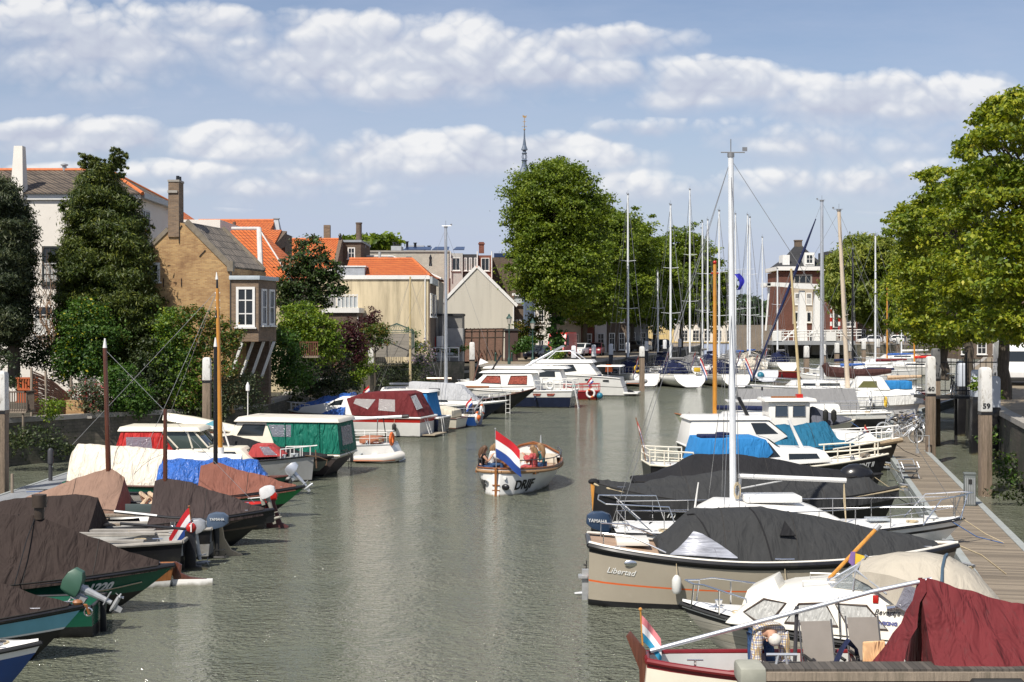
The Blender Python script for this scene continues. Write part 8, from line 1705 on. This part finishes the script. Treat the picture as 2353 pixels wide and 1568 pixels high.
for px in (1908,1926.5):
 tt=thing('striped_post','red and white striped post %s the bridge opening' % ('left of' if px==1908 else 'right of'),'striped post',Q(px+2,770,246),0,'striped bridge posts'); mb=MB()
 for j in range(8): mb.tube([(0,0,-.6+j*.72),(0,0,-.6+(j+1)*.72-.002)],.2 if j < 6 else .1,8,mat=(whitep if j % 2 else red))
 mb.build('post',None,tt)
t=thing('bridge_abutment','brown brick quay wall left of the bridge opening','quay wall',Q(1690,790,252)); MB().box((3.2,1,1.0),(6.4+.2,2,4.6)).build('wall',brick('tan_quay_brick',(.30,.24,.18),(.24,.19,.14),(.2,.17,.14)),t)
t=thing('bridge_abutment','concrete bridge abutment right of the dark opening','quay wall',Q(1866,800,250)); MB().box((3.5,1,.9),(7,2,4.2)).build('wall',M('old_concrete',(.28,.25,.21),.9,.2),t)
t=thing('green_footbridge','pale green girder footbridge behind the masts','footbridge',Q(1690,752,300)); MB().box((7.5,0,.2),(16,.8,.45)).build('girder',M('pale_green_girder',(.25,.5,.40),.6),t); [MB().box((x,0,-2),(.4,.4,4)).build('leg',greyp,t) for x in (1,14)]
mb=MB(); mb.add([(28,258,2.6),(60,258,2.6),(60,420,5.2),(28,420,5.2)],[(0,1,2,3)]); tag(mb.build('field',M('dry_grass',(.42,.30,.11),1,.15)),'strip of dry golden grass beyond the bridge',None,kind='structure')
# lamps,bollards,benches
def lamp(label,x,y,hgt=3.5):
 t=thing('street_lamp',label,'street lamp',(x,y,2.5),0,'green lantern street lamps'); gm=M('dark_green_iron',(.02,.06,.05),.5); mb=MB(); mb.lathe((0,0,0),[(.14,0),(.14,.5),(.07,.6),(.06,1.6),(.05,hgt-.1),(.09,hgt)],10); mb.tube([(-.2,0,hgt-.25),(.2,0,hgt-.25)],.02,5); mb.build('post',gm,t)
 MB().lathe((0,0,hgt),[(.12,0),(.24,.5)],6).build('lantern_glass',M('milky_lamp_glass',(.45,.42,.36),.2),t); MB().lathe((0,0,hgt+.5),[(.28,0),(.2,.12),(.1,.22),(.1,.3),(.03,.4)],6).build('lantern_roof',gm,t)
lamp('green lantern lamp left of the dark blue car',-.25,124,3.5); lamp('green lantern lamp in front of the dark blue car',1.85,127,3.1); lamp('small far lantern lamp beyond the lindens',20.6,200)
for i,(px,py) in enumerate(((1139,829),(1176,829))):
 t=thing('bollard',['small green bollard left of the lamp post','small green bollard right of the lamp post'][i],'bollard',T(px,py+2),0,'green bollards'); MB().lathe((0,0,0),[(.09,0),(.08,.7),(.1,.74),(.05,.85)],8).build('post',M('dark_green_iron',(.02,.06,.05),.5),t)
t=thing('garden_bench','white slatted bench before the pergola','bench',T(1088,815)); mb=MB(); [mb.box((-.5+.1*k+(.0 if k < 6 else .08),0,.65),(.05,.04,.5)) for k in range(12)]; mb.box((.05,0,.9),(1.3,.05,.06)); mb.build('backrest',whitep,t); MB().box((.05,-.25,.42),(1.3,.45,.05)).build('seat',whitep,t); [MB().box((x,-.25,.2),(.05,.4,.4)).build('leg',whitep,t) for x in (-.5,.6)]
# vehicles
tyre=M('tyre_rubber',(.02,.02,.02),.8,.2); rim=M('wheel_rim',(.4,.4,.42),.4,metal=.5)
def car(label,name,loc,rz,body,L=4.0,W=1.65,Ht=1.45,van=False,plate=True,group='parked cars'):
 t=thing(name,label,'van' if van else 'car',loc,R(rz),group)
 if van: prof=[(0,.35),(L,.35),(L+.05,.8),(L-.1,1.15),(L-.75,1.35),(L-1.25,Ht-.1),(L-1.7,Ht),(.1,Ht),(0,Ht-.2)]; gl=[(L-.85,1.3),(L-1.3,Ht-.25),(L-1.9,Ht-.25),(L-1.9,1.3)]
 else: prof=[(0.05,.3),(L-.05,.3),(L,.55),(L-.08,.78),(L*.72,.92),(L*.56,Ht-.04),(L*.42,Ht),(L*.12,Ht-.06),(.02,.95),(0,.6)]; gl=[(L*.69,.92),(L*.555,Ht-.12),(L*.15,Ht-.14),(L*.07,.95)]
 mb=MB()
 hw=lambda z: W/2*(1 if z < .95 else 1-.14*(z-.95)/(Ht-.95+1e-6)*(.4 if van else 1))
 n=len(prof); vs=[(x,-hw(z),z) for x,z in prof]+[(x,hw(z),z) for x,z in prof]; mb.add(vs,[tuple(range(n)),tuple(range(2*n-1,n-1,-1))]+[(i,n+i,n+(i+1) % n,(i+1) % n) for i in range(n)]); mb.build('body',body,t,bevel=.07,bseg=3)
 for sd in (-1,1):
  m=MB(); m.slab([(x,sd*(hw(z)-.01),z) for x,z in gl],(0,sd,0),.03); m.build('side_window',glassd,t)
 if van: f=[(L-.72,1.36),(L-1.28,Ht-.2)]
 else: f=[(L*.705,.95),(L*.575,Ht-.09)]
 m=MB(); nrm=Vector((f[1][1]-f[0][1],0,-(f[1][0]-f[0][0]))); m.slab([(f[0][0],-W*.42,f[0][1]),(f[0][0],W*.42,f[0][1]),(f[1][0],W*.38,f[1][1]),(f[1][0],-W*.38,f[1][1])],nrm,.03); m.build('windscreen',glassd,t)
 m=MB(); m.slab([(.03,-W*.38,1.0),(.03,W*.38,1.0),(L*.1,W*.36,Ht-.14),(L*.1,-W*.36,Ht-.14)],(-1,0,.3),.03); m.build('rear_window',glassd,t)
 for x in (L*.19,L*.81):
  for sd in (-1,1):
   m=MB(); m.lathe((x,sd*(W/2-.09),.31),[(.31,-.1),(.31,.1)],16,rot=Matrix.Rotation(R(90),3,'X')); w_=m.build('wheel',tyre,t); m=MB(); m.lathe((x,sd*(W/2-.08),.31),[(.18,-.1),(.18,.1)],12,rot=Matrix.Rotation(R(90),3,'X')); m.build('rim',rim,w_)
 for sd in (-1,1):
  m=MB(); m.ball((L-.04,sd*W*.36,.68),.13,10,sc_=(.5,1.1,.8)); m.build('headlight',M('headlight_glass',(.7,.7,.65),.15),t); m=MB(); m.box((0.0,sd*W*.42,.78),(.06,.12,.25)); m.build('tail_light',red,t)
 m=MB(); m.box((L+.0,0,.42),(.04,.5,.12)); m.build('number_plate',yellowp,t); m=MB(); m.box((L-.01,0,.38),(.08,W*.96,.22)); m.build('bumper',body if not van else rubber,t,bevel=.03)
 return t
dark=M('dark_blue_car_paint',(.012,.014,.028),.2,.1,coat=.5); redp=M('red_van_paint',(.5,.02,.018),.35,.06,coat=.3); wcar=M('white_car_paint',(.72,.72,.72),.3,.03,coat=.4); scar=M('silver_car_paint',(.42,.42,.38),.3,.05,metal=.5); maroon=M('maroon_car_paint',(.2,.02,.03),.3)
car('small dark blue hatchback facing the water by the lamp post','parked_car',(3.1,143.5,2.5),-112,dark,3.45,1.65,1.42)
car('red high roofed van partly hidden by the ivy trunk','red_van',(6.0,151.5,2.5),-108,redp,5.2,2.0,2.6,van=True)
car('white car between the first two linden trunks','parked_car',(8.2,158,2.5),-110,wcar,4.3,1.72,1.42)
car('maroon car behind the white one','parked_car',(9.6,160,2.5),-100,maroon,4.1,1.7,1.45)
car('silver hatchback behind the third linden trunk','parked_car',(15.6,182,2.5),-70,scar,3.7,1.7,1.42)
car('black car in the shade beyond the fourth trunk','parked_car',(19.5,190,2.5),-80,dark,4.4,1.75,1.5)
for i,(px,py,c_,lab,nm_) in enumerate([(2045,773,wcar,'white hatchback high on the far quay','parked_car'),(2110,778,wcar,'white car nose-on above the pile row','parked_car'),(2085,772,scar,'grey car between the two white ones on the far quay','parked_car'),(2025,772,wcar,'white car half hidden by the willow','parked_car'),(2150,776,dark,'dark car on the far quay under the trees','parked_car')]):
 p=Q(px,0,262-2*i); p.z=2.5; car(lab,nm_,(p.x,p.y,2.5),(-20,-80,-40,180,-60)[i],c_,4.2,1.75,1.5)
p=T(2352,885); car('white delivery van at the right edge under the trees','delivery_van',(p.x+.6,p.y+4,2.5),-100,wcar,5.4,2.0,2.5,van=True,group='parked vans')
# bicycles
def bike(label,loc,rz,fm,small=False,tyrem=None):
 t=thing('bicycle',label,'bicycle',loc,rz,'bicycles parked on the jetty'); r=.33
 for x in (-.52,.52):
  m=MB(); m.ring((x,0,r),r,.022,'y',24,6); w_=m.build('wheel',tyrem or M('grey_tyre',(.12,.12,.12),.7),t); s_=MB(); s_.ring((x,0,r),r-.03,.012,'y',24,5); [s_.tube([(x+.02*math.cos(a),0,r+.02*math.sin(a)),(x+(r-.03)*math.cos(a),0,r+(r-.03)*math.sin(a))],.004,4) for a in [k*PI/9 for k in range(18)]]; s_.build('rim',steel,w_)
  f=MB(); f.tube([(x+(r+.03)*math.cos(a),0,r+(r+.03)*math.sin(a)) for a in [R(20+12*k) for k in range(13)]],.02,5); f.build('mudguard',fm,w_)
 m=MB(); bb,st,hd=(-.08,0,.3),(-.2,0,.78),(.4,0,.8)
 for a,b_ in ((bb,st),(bb,hd),((-.17,0,.62),(.38,0,.88)),(bb,(-.52,.05,r)),(st,(-.52,.05,r)),((.36,0,.95),(.52,.04,r))): m.tube([a,b_],.017,6)
 m.build('frame',fm,t); m=MB(); m.ball((-.23,0,.9),.13,8,sc_=(1,.6,.35)); m.tube([(-.2,0,.78),(-.22,0,.9)],.015,5); m.build('saddle',rubber,t)
 m=MB(); m.tube([(.36,0,.93),(.34,0,1.05)],.015,5); m.tube([(.2,-.28,1.04),(.34,-.2,1.08),(.36,0,1.06),(.34,.2,1.08),(.2,.28,1.04)],.014,5); m.build('handlebar',steel,t)
 m=MB(); m.ring(bb,.09,.012,'y',14,4); m.tube([(bb[0],.06,.3),(bb[0]+.1,.08,.2)],.01,4); m.box((-.52,0,.72),(.36,.12,.02)); m.build('chainset',wire,t); return t
bk=[(2078,1018,-8,'silver','nearest silver bicycle with white tyres lying across the jetty'),(2112,1017,60,'black','black bicycle at the right end of the cluster, turned to the water'),(2055,1003,170,'silver','silver bicycle with thin wheels at the left of the cluster'),(2095,1004,10,'silver','silver bicycle in the middle of the cluster'),(2068,994,30,'black','black bicycle with a brown saddle cover at the back'),(2100,993,160,'black','black ladies bicycle behind the silver ones'),(2118,1002,80,'silver','silver bicycle against the railing at the right'),(2082,988,-20,'blue','blue bicycle at the far side of the cluster')]
for (px,py,rz,c_,lab) in bk: bike(lab,P(px,py,.5),R(rz),{'silver': alu,'black': black,'blue': blue}[c_],tyrem=M('whitish_tyre',(.45,.45,.44),.7) if c_=='silver' else None)
bike('black bicycle silhouetted on the gangway platform',(21.6,69.7,2.49),R(80),black)
for o in [x for x in COL.objects if x.name.startswith('bicycle')][-1:]: o['group']=''
bike('bicycle leaning beside the seated man on the quay',T(1253,830)+Vector((0,0,0)),R(70),black)
t=thing('jetty_rail','grey steel handrail end beside the bicycles','handrail',P(2108,1042,.5)); mb=MB(); mb.tube([(0,0,0),(0,0,.75),(.5,0,.75),(.5,0,0)],.03,6); mb.box((0,0,.1),(.12,.12,.2)); mb.build('frame',galv,t)
# people
skin=M('sunlit_skin',(.48,.27,.18),.55,.06,8); jeans=cloth('blue_jeans',(.03,.07,.16),.12,fold=.5,fscale=6)
def skinmesh(name,nodes,edges,mat,parent,sub=2,root=0):
 me=bpy.data.meshes.new(name); me.from_pydata([n[0] for n in nodes],edges,[]); me.materials.append(mat)
 o=bpy.data.objects.new(name,me); COL.objects.link(o); o.parent=parent
 m=o.modifiers.new('skin','SKIN'); m.use_smooth_shade=True
 if not me.skin_vertices: me.attributes
 for i,n in enumerate(nodes):
  r=n[1]; r=(r,r) if isinstance(r,(int,float)) else r; me.skin_vertices[0].data[i].radius=r; me.skin_vertices[0].data[i].use_root=(i==root)
 s=o.modifiers.new('sub','SUBSURF'); s.levels=sub; s.render_levels=sub
 return o
def person(label,loc,rz,J,shirt,trousers,hair,hairlen=.0,hat=None,grp=None,top='shirt',fingers=True,sleeve=1.0,scale=1.0):
 """J: joint dict (pelvis, chest, neck, head, and per side sh el wr hi kn an toe) in local metres; x faces forward"""
 names=['pelvis','belly','chest','neck','head','crown']; J={k: Vector(v) for k,v in J.items()}
 J.setdefault('belly',J['pelvis'].lerp(J['chest'],.45)); hd=(J['head']-J['neck']).normalized(); J['crown']=J['head']+hd*.09; J['collar']=J['chest'].lerp(J['neck'],.6)
 rad={'pelvis': (.13,.11),'belly': (.115,.1),'chest': (.14,.11),'neck': .055,'head': .088,'crown': .07,'sh': .055,'el': .04,'wr': .027,'hand': .033,'hi': .085,'kn': .058,'an': .04,'toe': .035}
 nodes,edges,idx=[],[],{}
 def add(k,base=None): idx[k]=len(nodes); nodes.append((J[k],rad[base or k]))
 for k in names: add(k)
 edges += [(0,1),(1,2),(2,3),(3,4),(4,5)]
 for sd in 'lr':
  J[sd+'hand']=J[sd+'wr']+(J[sd+'wr']-J[sd+'el']).normalized()*.07
  for k in ('sh','el','wr','hand','hi','kn','an','toe'): add(sd+k,k)
  edges += [(idx['chest'],idx[sd+'sh']),(idx[sd+'sh'],idx[sd+'el']),(idx[sd+'el'],idx[sd+'wr']),(idx[sd+'wr'],idx[sd+'hand']),(idx['pelvis'],idx[sd+'hi']),(idx[sd+'hi'],idx[sd+'kn']),(idx[sd+'kn'],idx[sd+'an']),(idx[sd+'an'],idx[sd+'toe'])]
  f=(J[sd+'wr']-J[sd+'el']).normalized(); side=f.cross(Vector((0,0,1))); side=side.normalized() if side.length > .1 else Vector((0,1,0)); nrm=side.cross(f)
  for q,(a,ln) in enumerate(((-.028,.05),(-.01,.062),(.01,.066),(.028,.055))):
   p0=J[sd+'hand']+side*a+f*.02; p1=p0+f*ln*.6-nrm*.012; p2=p1+f*ln*.4-nrm*.028; i0=len(nodes)
   nodes += [(p0,.0095),(p1,.0088),(p2,.0075)]; edges += [(idx[sd+'hand'],i0),(i0,i0+1),(i0+1,i0+2)]
  th=J[sd+'wr']+f*.03+side*(.03 if sd=='l' else -.03); i0=len(nodes); nodes += [(th,.011),(th+f*.03+side*(.02 if sd=='l' else -.02),.01),(th+f*.055-nrm*.01+side*(.022 if sd=='l' else -.022),.009)]; edges += [(idx[sd+'wr'],i0),(i0,i0+1),(i0+1,i0+2)]
 body=skinmesh('person',nodes,edges,skin,None); body.location=loc; body.rotation_euler[2]=rz; body.scale=(scale,)*3; tag(body,label,'person',grp)
 def sub(name,ks,es,mat,grow):
  n2=[(J[k],tuple(x+grow for x in ((rad[b2],rad[b2]) if isinstance(rad[b2],float) else rad[b2]))) for k,b2 in ks]; ii={k: i for i,(k,_) in enumerate(ks)}; return skinmesh(name,n2,[(ii[a],ii[b]) for a,b in es],mat,body)
 for sd in 'lr': J[sd+'cuff']=J[sd+'el'].lerp(J[sd+'wr'],.9) if sleeve >= 1 else J[sd+'sh'].lerp(J[sd+'el'],max(.15,sleeve))
 rad['cuff']=.035 if sleeve >= 1 else .05
 if sleeve >= 1: sub(top,[('pelvis','pelvis'),('belly','belly'),('chest','chest'),('collar','belly'),('lsh','sh'),('lel','el'),('lcuff','cuff'),('rsh','sh'),('rel','el'),('rcuff','cuff')],[('pelvis','belly'),('belly','chest'),('chest','collar'),('chest','lsh'),('lsh','lel'),('lel','lcuff'),('chest','rsh'),('rsh','rel'),('rel','rcuff')],shirt,.05)
 else: sub(top,[('pelvis','belly'),('belly','belly'),('chest','chest'),('lsh','sh'),('lcuff','cuff'),('rsh','sh'),('rcuff','cuff'),('collar','sh')],[('pelvis','belly'),('belly','chest'),('chest','collar'),('chest','lsh'),('lsh','lcuff'),('chest','rsh'),('rsh','rcuff')],shirt,.022)
 sub('trousers',[('pelvis','pelvis'),('lhi','hi'),('lkn','kn'),('lan','an'),('rhi','hi'),('rkn','kn'),('ran','an')],[('pelvis','lhi'),('lhi','lkn'),('lkn','lan'),('pelvis','rhi'),('rhi','rkn'),('rkn','ran')],trousers,.016)
 face=J.get('face',Vector((1,0,0))); face=(face-hd*face.dot(hd)).normalized(); sv=hd.cross(face); h0=J['head']+hd*.02
 rot=Matrix((face,sv,hd)).transposed(); mb=MB(); mb.ball(h0-face*.016+hd*.035,.102,14,sc_=(1,.88,.98),rot=rot)
 if hairlen > 0:
  pts=[h0-face*.07+hd*.02,h0-face*.1-hd*.1,h0-face*.1-hd*(.1+hairlen*.5) ,h0-face*.07-hd*(.1+hairlen)]; mb.tube(pts,[.09,.1,.09,.04],10)
  for s_ in (-1,1): mb.tube([h0+sv*.075*s_+hd*.04,h0+sv*.09*s_-hd*.06-face*.02,h0+sv*.08*s_-hd*(.08+hairlen*.6)-face*.03],[.04,.035,.02],8)
 mb.build('hair',hair,body,smooth=60)
 mb=MB(); mb.ball(h0+face*.094-hd*.012,.017,8,sc_=(1.2,.8,1.4),rot=rot,mat=skin); [mb.ball(h0+sv*.088*s_-hd*.01,.025,8,sc_=(.6,.4,1),rot=rot,mat=skin) for s_ in (-1,1)]; [mb.ball(h0+face*.083+sv*.032*s_+hd*.012,.011,6,mat=glassd) for s_ in (-1,1)]; mb.ball(h0+face*.084-hd*.045,.016,8,sc_=(.4,1.3,.35),rot=rot,mat=M('lip_tone',(.4,.12,.1),.5)); mb.build('face_details',None,body)
 if hat is not None: mb=MB(); mb.ball(h0+hd*.06,.108,14,sc_=(1,1,.7),rot=rot); mb.slab([h0+face*.06+sv*.07+hd*.06,h0+face*.18+sv*.05+hd*.045,h0+face*.18-sv*.05+hd*.045,h0+face*.06-sv*.07+hd*.06],hd,.012); mb.build('cap',hat,body)
 return body
def sit(lean=0.0,arms='lap',headturn=(1,0,0),fold=.42):
 J=dict(pelvis=(0,0,.0),chest=(.02+lean,0,.38),neck=(.03+lean*1.2,0,.52),head=(.05+lean*1.3,0,.63),face=headturn)
 for s_,y in (('l',1),('r',-1)):
  J[s_+'sh']=(.02+lean,y*.18,.44); J[s_+'hi']=(.03,y*.1,-.02); J[s_+'kn']=(fold,y*.12,.02); J[s_+'an']=(fold+.02,y*.12,-.4); J[s_+'toe']=(fold+.16,y*.12,-.43)
  if arms=='lap': J[s_+'el']=(.1+lean,y*.22,.18); J[s_+'wr']=(.32+lean,y*.1,.14)
  elif arms=='up': J[s_+'el']=(.2+lean,y*.2,.22); J[s_+'wr']=(.34+lean,y*.08,.42)
 return J
brownh=M('brown_hair',(.10,.05,.025),.6,.3,30,stretch=(8,8,1)); blondh=M('blond_hair',(.24,.14,.065),.6,.25,30,stretch=(8,8,1)); greyhr=M('silver_hair',(.55,.52,.47),.7,.15,30)
def plaid():
 m,nt,b,out=newmat('plaid_shirt'); L=nt.links.new; tc=nn(nt,'ShaderNodeTexCoord'); c=None; base=(.62,.58,.5)
 for i,(dir_,col,sc_) in enumerate((('X',(.05,.08,.22),9),('Z',(.05,.08,.22),9),('X',(.42,.28,.08),4.5),('Z',(.42,.28,.08),4.5),('Y',(.05,.08,.22),9))):
  w_=nn(nt,'ShaderNodeTexWave',wave_type='BANDS',bands_direction=dir_,i_Scale=sc_,i_Phase_Offset=i*.7); L(tc.outputs['Object'],w_.inputs['Vector']); r=ramp(nt,w_.outputs['Fac'],[(.8,(0,0,0)),(.9,(.75,.75,.75))]); c=mixc(nt,r.outputs[0],base if c is None else c,col)
 L(c,b.inputs['Base Color']); b.inputs['Roughness'].default_value=.9; return m
J=dict(pelvis=(-.32,.1,.86),belly=(-.12,.1,1.0),chest=(.14,.08,1.04),neck=(.27,.06,1.02),head=(.35,.06,.97),face=(.3,-.6,-.6))
for s_,y in (('l',.19),('r',-.19)):
 J[s_+'sh']=(.17,.08+y,.98); J[s_+'el']=(.24,.06+y*1.25,.62); J[s_+'wr']=(.36,.06+y*.8,.4); J[s_+'hi']=(-.33,.1+y*.6,.84); J[s_+'kn']=(-.24,.1+y*.8,.44); J[s_+'an']=(-.34,.1+y*.8,.06); J[s_+'toe']=(-.2,.1+y*.85,.02)
person('white haired man in plaid shirt and jeans bending over in the red sloop',(3.8,21.7,.32),R(-80),J,plaid(),jeans,greyhr,sleeve=1.0,scale=1.0)
drm=white
b=Boat('passenger_sloop','white open boat lettered DRIJF with big tricolour, under way mid canal',(1142,1079),'stern',73,6.4,2.8,(.92,.82,1.15),[(white,1),(white,.5),(M('dull_waterline',(.3,.28,.22),.6),.03)],ws=.1,rb=.5,rs=-.15,pw=.5,railmat=None,open_=True,deck=M('varnished_floor',(.3,.13,.05),.4),flare=.28,bowp=2.2,tm=.45)
hm=M('varnished_brown_rail',(.2,.07,.025),.3,.2,4)
mb=MB(); [mb.tube([b.surf(t,1.03,sd,-.01) for t in b.ts],.035,8) for sd in (-1,1)]; mb.tube([b.surf(0,1.03,-1),b.surf(0,1.03,1)],.035,8); b.p('gunwale',mb,hm)
mb=MB(); [mb.tube([b.surf(t,.9,sd,.03) for t in b.ts],.055,8) for sd in (-1,1)]; mb.tube([b.surf(0,.9,-1,.03),b.surf(0,.9,1,.03)],.055,8); b.p('rope_fender',mb,M('tan_rope_fender',(.34,.2,.10),.9,.25,25,bump=.9,bscale=50))
mb=MB()
for sd in (-1,1):
 mb.tube([(t*b.L,sd*(b.hb(t)-.03),b.zs(t)+.32) for t in (.06,.12,.25,.4,.55,.7,.82)],.02,6); [mb.tube([(t*b.L,sd*(b.hb(t)-.03),b.zs(t)),(t*b.L,sd*(b.hb(t)-.03),b.zs(t)+.32)],.016,6) for t in (.06,.15,.27,.4,.55,.7,.82)]
b.p('side_rail',mb,M('dark_steel',(.05,.05,.055),.4))
mb=MB(); mb.box((-.1,.0,.42),(.1,.06,1.15)); mb.box((-.14,0,.42),(.05,.08,1.1)); [mb.tube([(-.12,-.14,z),(-.12,.14,z)],.02,6) for z in (.2,.38,.02)]; b.p('rudder_post',mb,varnish)
c=b.cover('foredeck',[(.72,1.45,1.8),(.8,1.42,1.8),(.97,1.2,1.8)],white,drop=0,wr=0,grow=.96)
mb=MB(); mb.tube([(4.6,-1.0,1.12),(4.6,-.5,1.38),(4.6,0,1.5),(4.6,.5,1.38),(4.6,1.0,1.12)],.05,6,mat=hm); mb.box((4.55,0,1.45),(.05,.5,.04),mat=varnish); mb.tube([(5.6,0,1.35),(5.6,0,1.7)],.04,8,.02,mat=galv); b.p('foredeck_beam',mb)
mb=MB(); mb.slab([(4.5,-.98,.62),(4.5,.98,.62),(4.55,.9,1.1),(4.55,-.9,1.1)],(-1,0,0),.03); b.p('cover_roll',mb,cloth('beige_fabric_screen',(.52,.47,.38),.05,fold=.8))
mb=MB(); [mb.box((2.6,sd*.95,.72),(3.2,.36,.08)) for sd in (-1,1)]; mb.box((4.3,0,.72),(.4,1.8,.08)); mb.box((1.0,0,.68),(.35,1.8,.06)); b.p('bench',mb,varnish)
mb=MB(); mb.box((2.6,-.2,.85),(.9,.5,.06)); mb.tube([(2.6,-.2,.5),(2.6,-.2,.85)],.04); b.p('table',mb,M('white_table',(.6,.6,.58),.4))
[b.p('drink',MB().tube([(x,y,.88),(x,y,1.0)],[.035,.03],8),m_) for x,y,m_ in ((2.4,-.1,glassd),(2.7,-.3,varnish),(2.9,-.1,white))]
def sletter(u0,W0):
 pass
b.arctext('DRIJF',.45,.78,.2,-1,blackl,bold=.014)
b.arctext('DRIJF',.45,.5,.2,1,blackl,bold=.014,fwd=False)
mb=MB(); [mb.tube([(.1,y,z),(-.04,y,z)],.05,10,mat=m_) for y,z,m_ in ((.38,.48,steel),(-.3,.62,white))]; b.p('exhaust_outlet',mb); mb=MB(); mb.ball(b.surf(.01,.34,-1,.01),.15,12,sc_=(.5,1,.75)); b.p('black_badge',mb,black)
b.flag(0.02,.03,.9,h=1.45,w_=1.25,fh=.95,lean=-.12,sag=.52,dirn=(-.25,-1),staff=galv,fl0=.96)
bt=b.t; hx=bt.rotation_euler[2]
def inboat(label,x,y,face,shirt,hair,arms='lap',hl=.3,lean=.05,grp=None,sl=.3,z=.86,tr=None):
 p=bt.matrix_basis @ Vector((x,y,z)); bb=person(label,p,hx+R(face),sit(lean,arms),shirt,tr or jeans,hair,hl,sleeve=sl,top='top'); return bb
bt.rotation_euler[2]=hx
def wpos(x,y,z): return (bt.location.x+math.cos(hx)*x-math.sin(hx)*y,bt.location.y+math.sin(hx)*x+math.cos(hx)*y,z)
def inb(label,x,y,face,shirt,hair,**k):
 kw=dict(arms='lap',hl=.3,lean=.05,sl=.3,tr=jeans); kw.update(k)
 return person(label,wpos(x,y,.88),hx+R(face),sit(kw['lean'],kw['arms']),shirt,kw['tr'],hair,kw['hl'],sleeve=kw['sl'],top='top')
inb('woman with long brown hair in a black top at the left of the hire boat',.95,.92,-75,blackc,brownh,hl=.3,arms='up',lean=.08,sl=.15)
inb('blond woman in white at the left side, half behind the flag',1.9,.85,-80,whitec,blondh,hl=.12,arms='up',lean=.1,sl=1.0)
inb('blond woman in a coral red dress at the right of the hire boat',1.6,-.88,95,cloth('coral_print_dress',(.62,.12,.12),.3,fscale=12),blondh,hl=.28,arms='up',lean=.0,sl=1.0,tr=cloth('coral_print_dress',(.62,.12,.12),.3))
inb('woman with light brown hair in a teal top behind the one in coral',2.6,-.92,80,cloth('teal_top',(.02,.16,.18),.1),blondh,hl=.34,lean=.05,sl=.3)
p=T(1258,828); J=sit(.12,'up',(1,0,-.3)); person('man in light blue shirt, jeans and white cap sitting on the quay edge',(p.x,p.y,2.5+.48),R(-15),J,cloth('light_blue_shirt',(.28,.42,.52),.08),jeans,greyhr,hat=whitep,sleeve=1.0)
t=thing('quay_block','low block the man in the white cap sits on','block',(p.x,p.y,2.5)); MB().box((-.05,0,.17),(.5,.6,.34)).build('block',cap,t,bevel=.02)
for i,(px,d_,sh,lab) in enumerate([(1502,200,whitec,'far walker in white under the last linden'),(2080,250,navyc,'far walker in dark blue on the far quay by the white car'),(1795,246,navyc,'far walker in dark clothes on the drawbridge')]):
 q=Q(px,0,d_); J=dict(pelvis=(0,0,.9),chest=(0,0,1.28),neck=(0,0,1.43),head=(.02,0,1.56),face=(1,0,0))
 for s_,y in (('l',1),('r',-1)): J[s_+'sh']=(0,y*.19,1.36); J[s_+'el']=(-.03,y*.24,1.08); J[s_+'wr']=(.06,y*.24,.85); J[s_+'hi']=(0,y*.1,.88); J[s_+'kn']=(y*.1+.04,y*.1,.48); J[s_+'an']=(y*.18,y*.1,.08); J[s_+'toe']=(y*.18+.14,y*.1,.03)
 person(lab,(q.x,d_,2.5 if i < 2 else 3.4),R(40*i-60),J,sh,jeans,brownh,sleeve=1.0)
# fenders,cleats and mooring lines on every moored boat
rs=random.Random(77); fcols=[rubber,navy,M('white_fender',(.6,.6,.57),.5,.1),M('grey_blue_fender',(.14,.17,.22),.5,.1)]
for b in FLEET:
 if 'hire' in b.t['label'] or 'DRIJF' in b.t['label'] or b.L < 5: continue
 near=-1 if math.cos(R(b.head)) > 0 else 1
 if abs(math.cos(R(b.head))) > .6:
  for t in (rs.uniform(.2,.35),rs.uniform(.55,.7)):
   if rs.random() < .75: b.fender(t,near,mat=fcols[rs.randrange(4)],r=rs.uniform(.07,.11),ln=rs.uniform(.35,.5))
 for t in (.08,.9):
  x,y,z=b.surf(t,1.0,near,-.12); mb=MB(); mb.tube([(x-.12,y,z+.09),(x+.12,y,z+.09)],.014,6); mb.tube([(x,y,z-.03),(x,y,z+.09)],.018,6); b.p('cleat',mb,steel)
 if b.t.location.y < 100 and abs(math.cos(R(b.head))) > .6:
  shore_bow=(math.cos(R(b.head)) > 0)==(b.t.location.x > 0)
  t=.95 if shore_bow else .05; x,y,z=b.surf(t,1.0,near,-.05); d=1 if shore_bow else -1
  e=(x+d*rs.uniform(.9,1.5),y+rs.uniform(-.9,.9),.56); m=((x+e[0])/2,(y+e[1])/2,(z+e[2])/2-.12); b.ropecoil([(x,y,z),m,e],.013,rs.choice([rope,blackc,M('blue_line',(.05,.12,.3),.8)]))
 if b.L > 5 and not any(k in b.t['label'] for k in ('tent','cover','tarpaulin')):
  for t in (.84,.9,.14):
   x,y,z=b.surf(t,1.0,near,-.35); k=rs.randrange(3); mb=MB(); z += .03
   if k==0: mb.lathe((x,y,z-.05),[(.09,0),(.08,.1),(.05,.12),(.07,.2)],10); b.p('winch',mb,steel)
   elif k==1: [mb.tube([(x+.14*math.cos(a),y+.12*math.sin(a),z+.02*j) for a in [q*.7 for q in range(10)]],.016,5) for j in range(3)]; b.p('rope_coil',mb,rope)
   else: mb.box((x,y,z+.03),(.3,.24,.14)); b.p('deck_box',mb,rs.choice([navyc,whitep,oldwood,greyp]),bevel=.02)
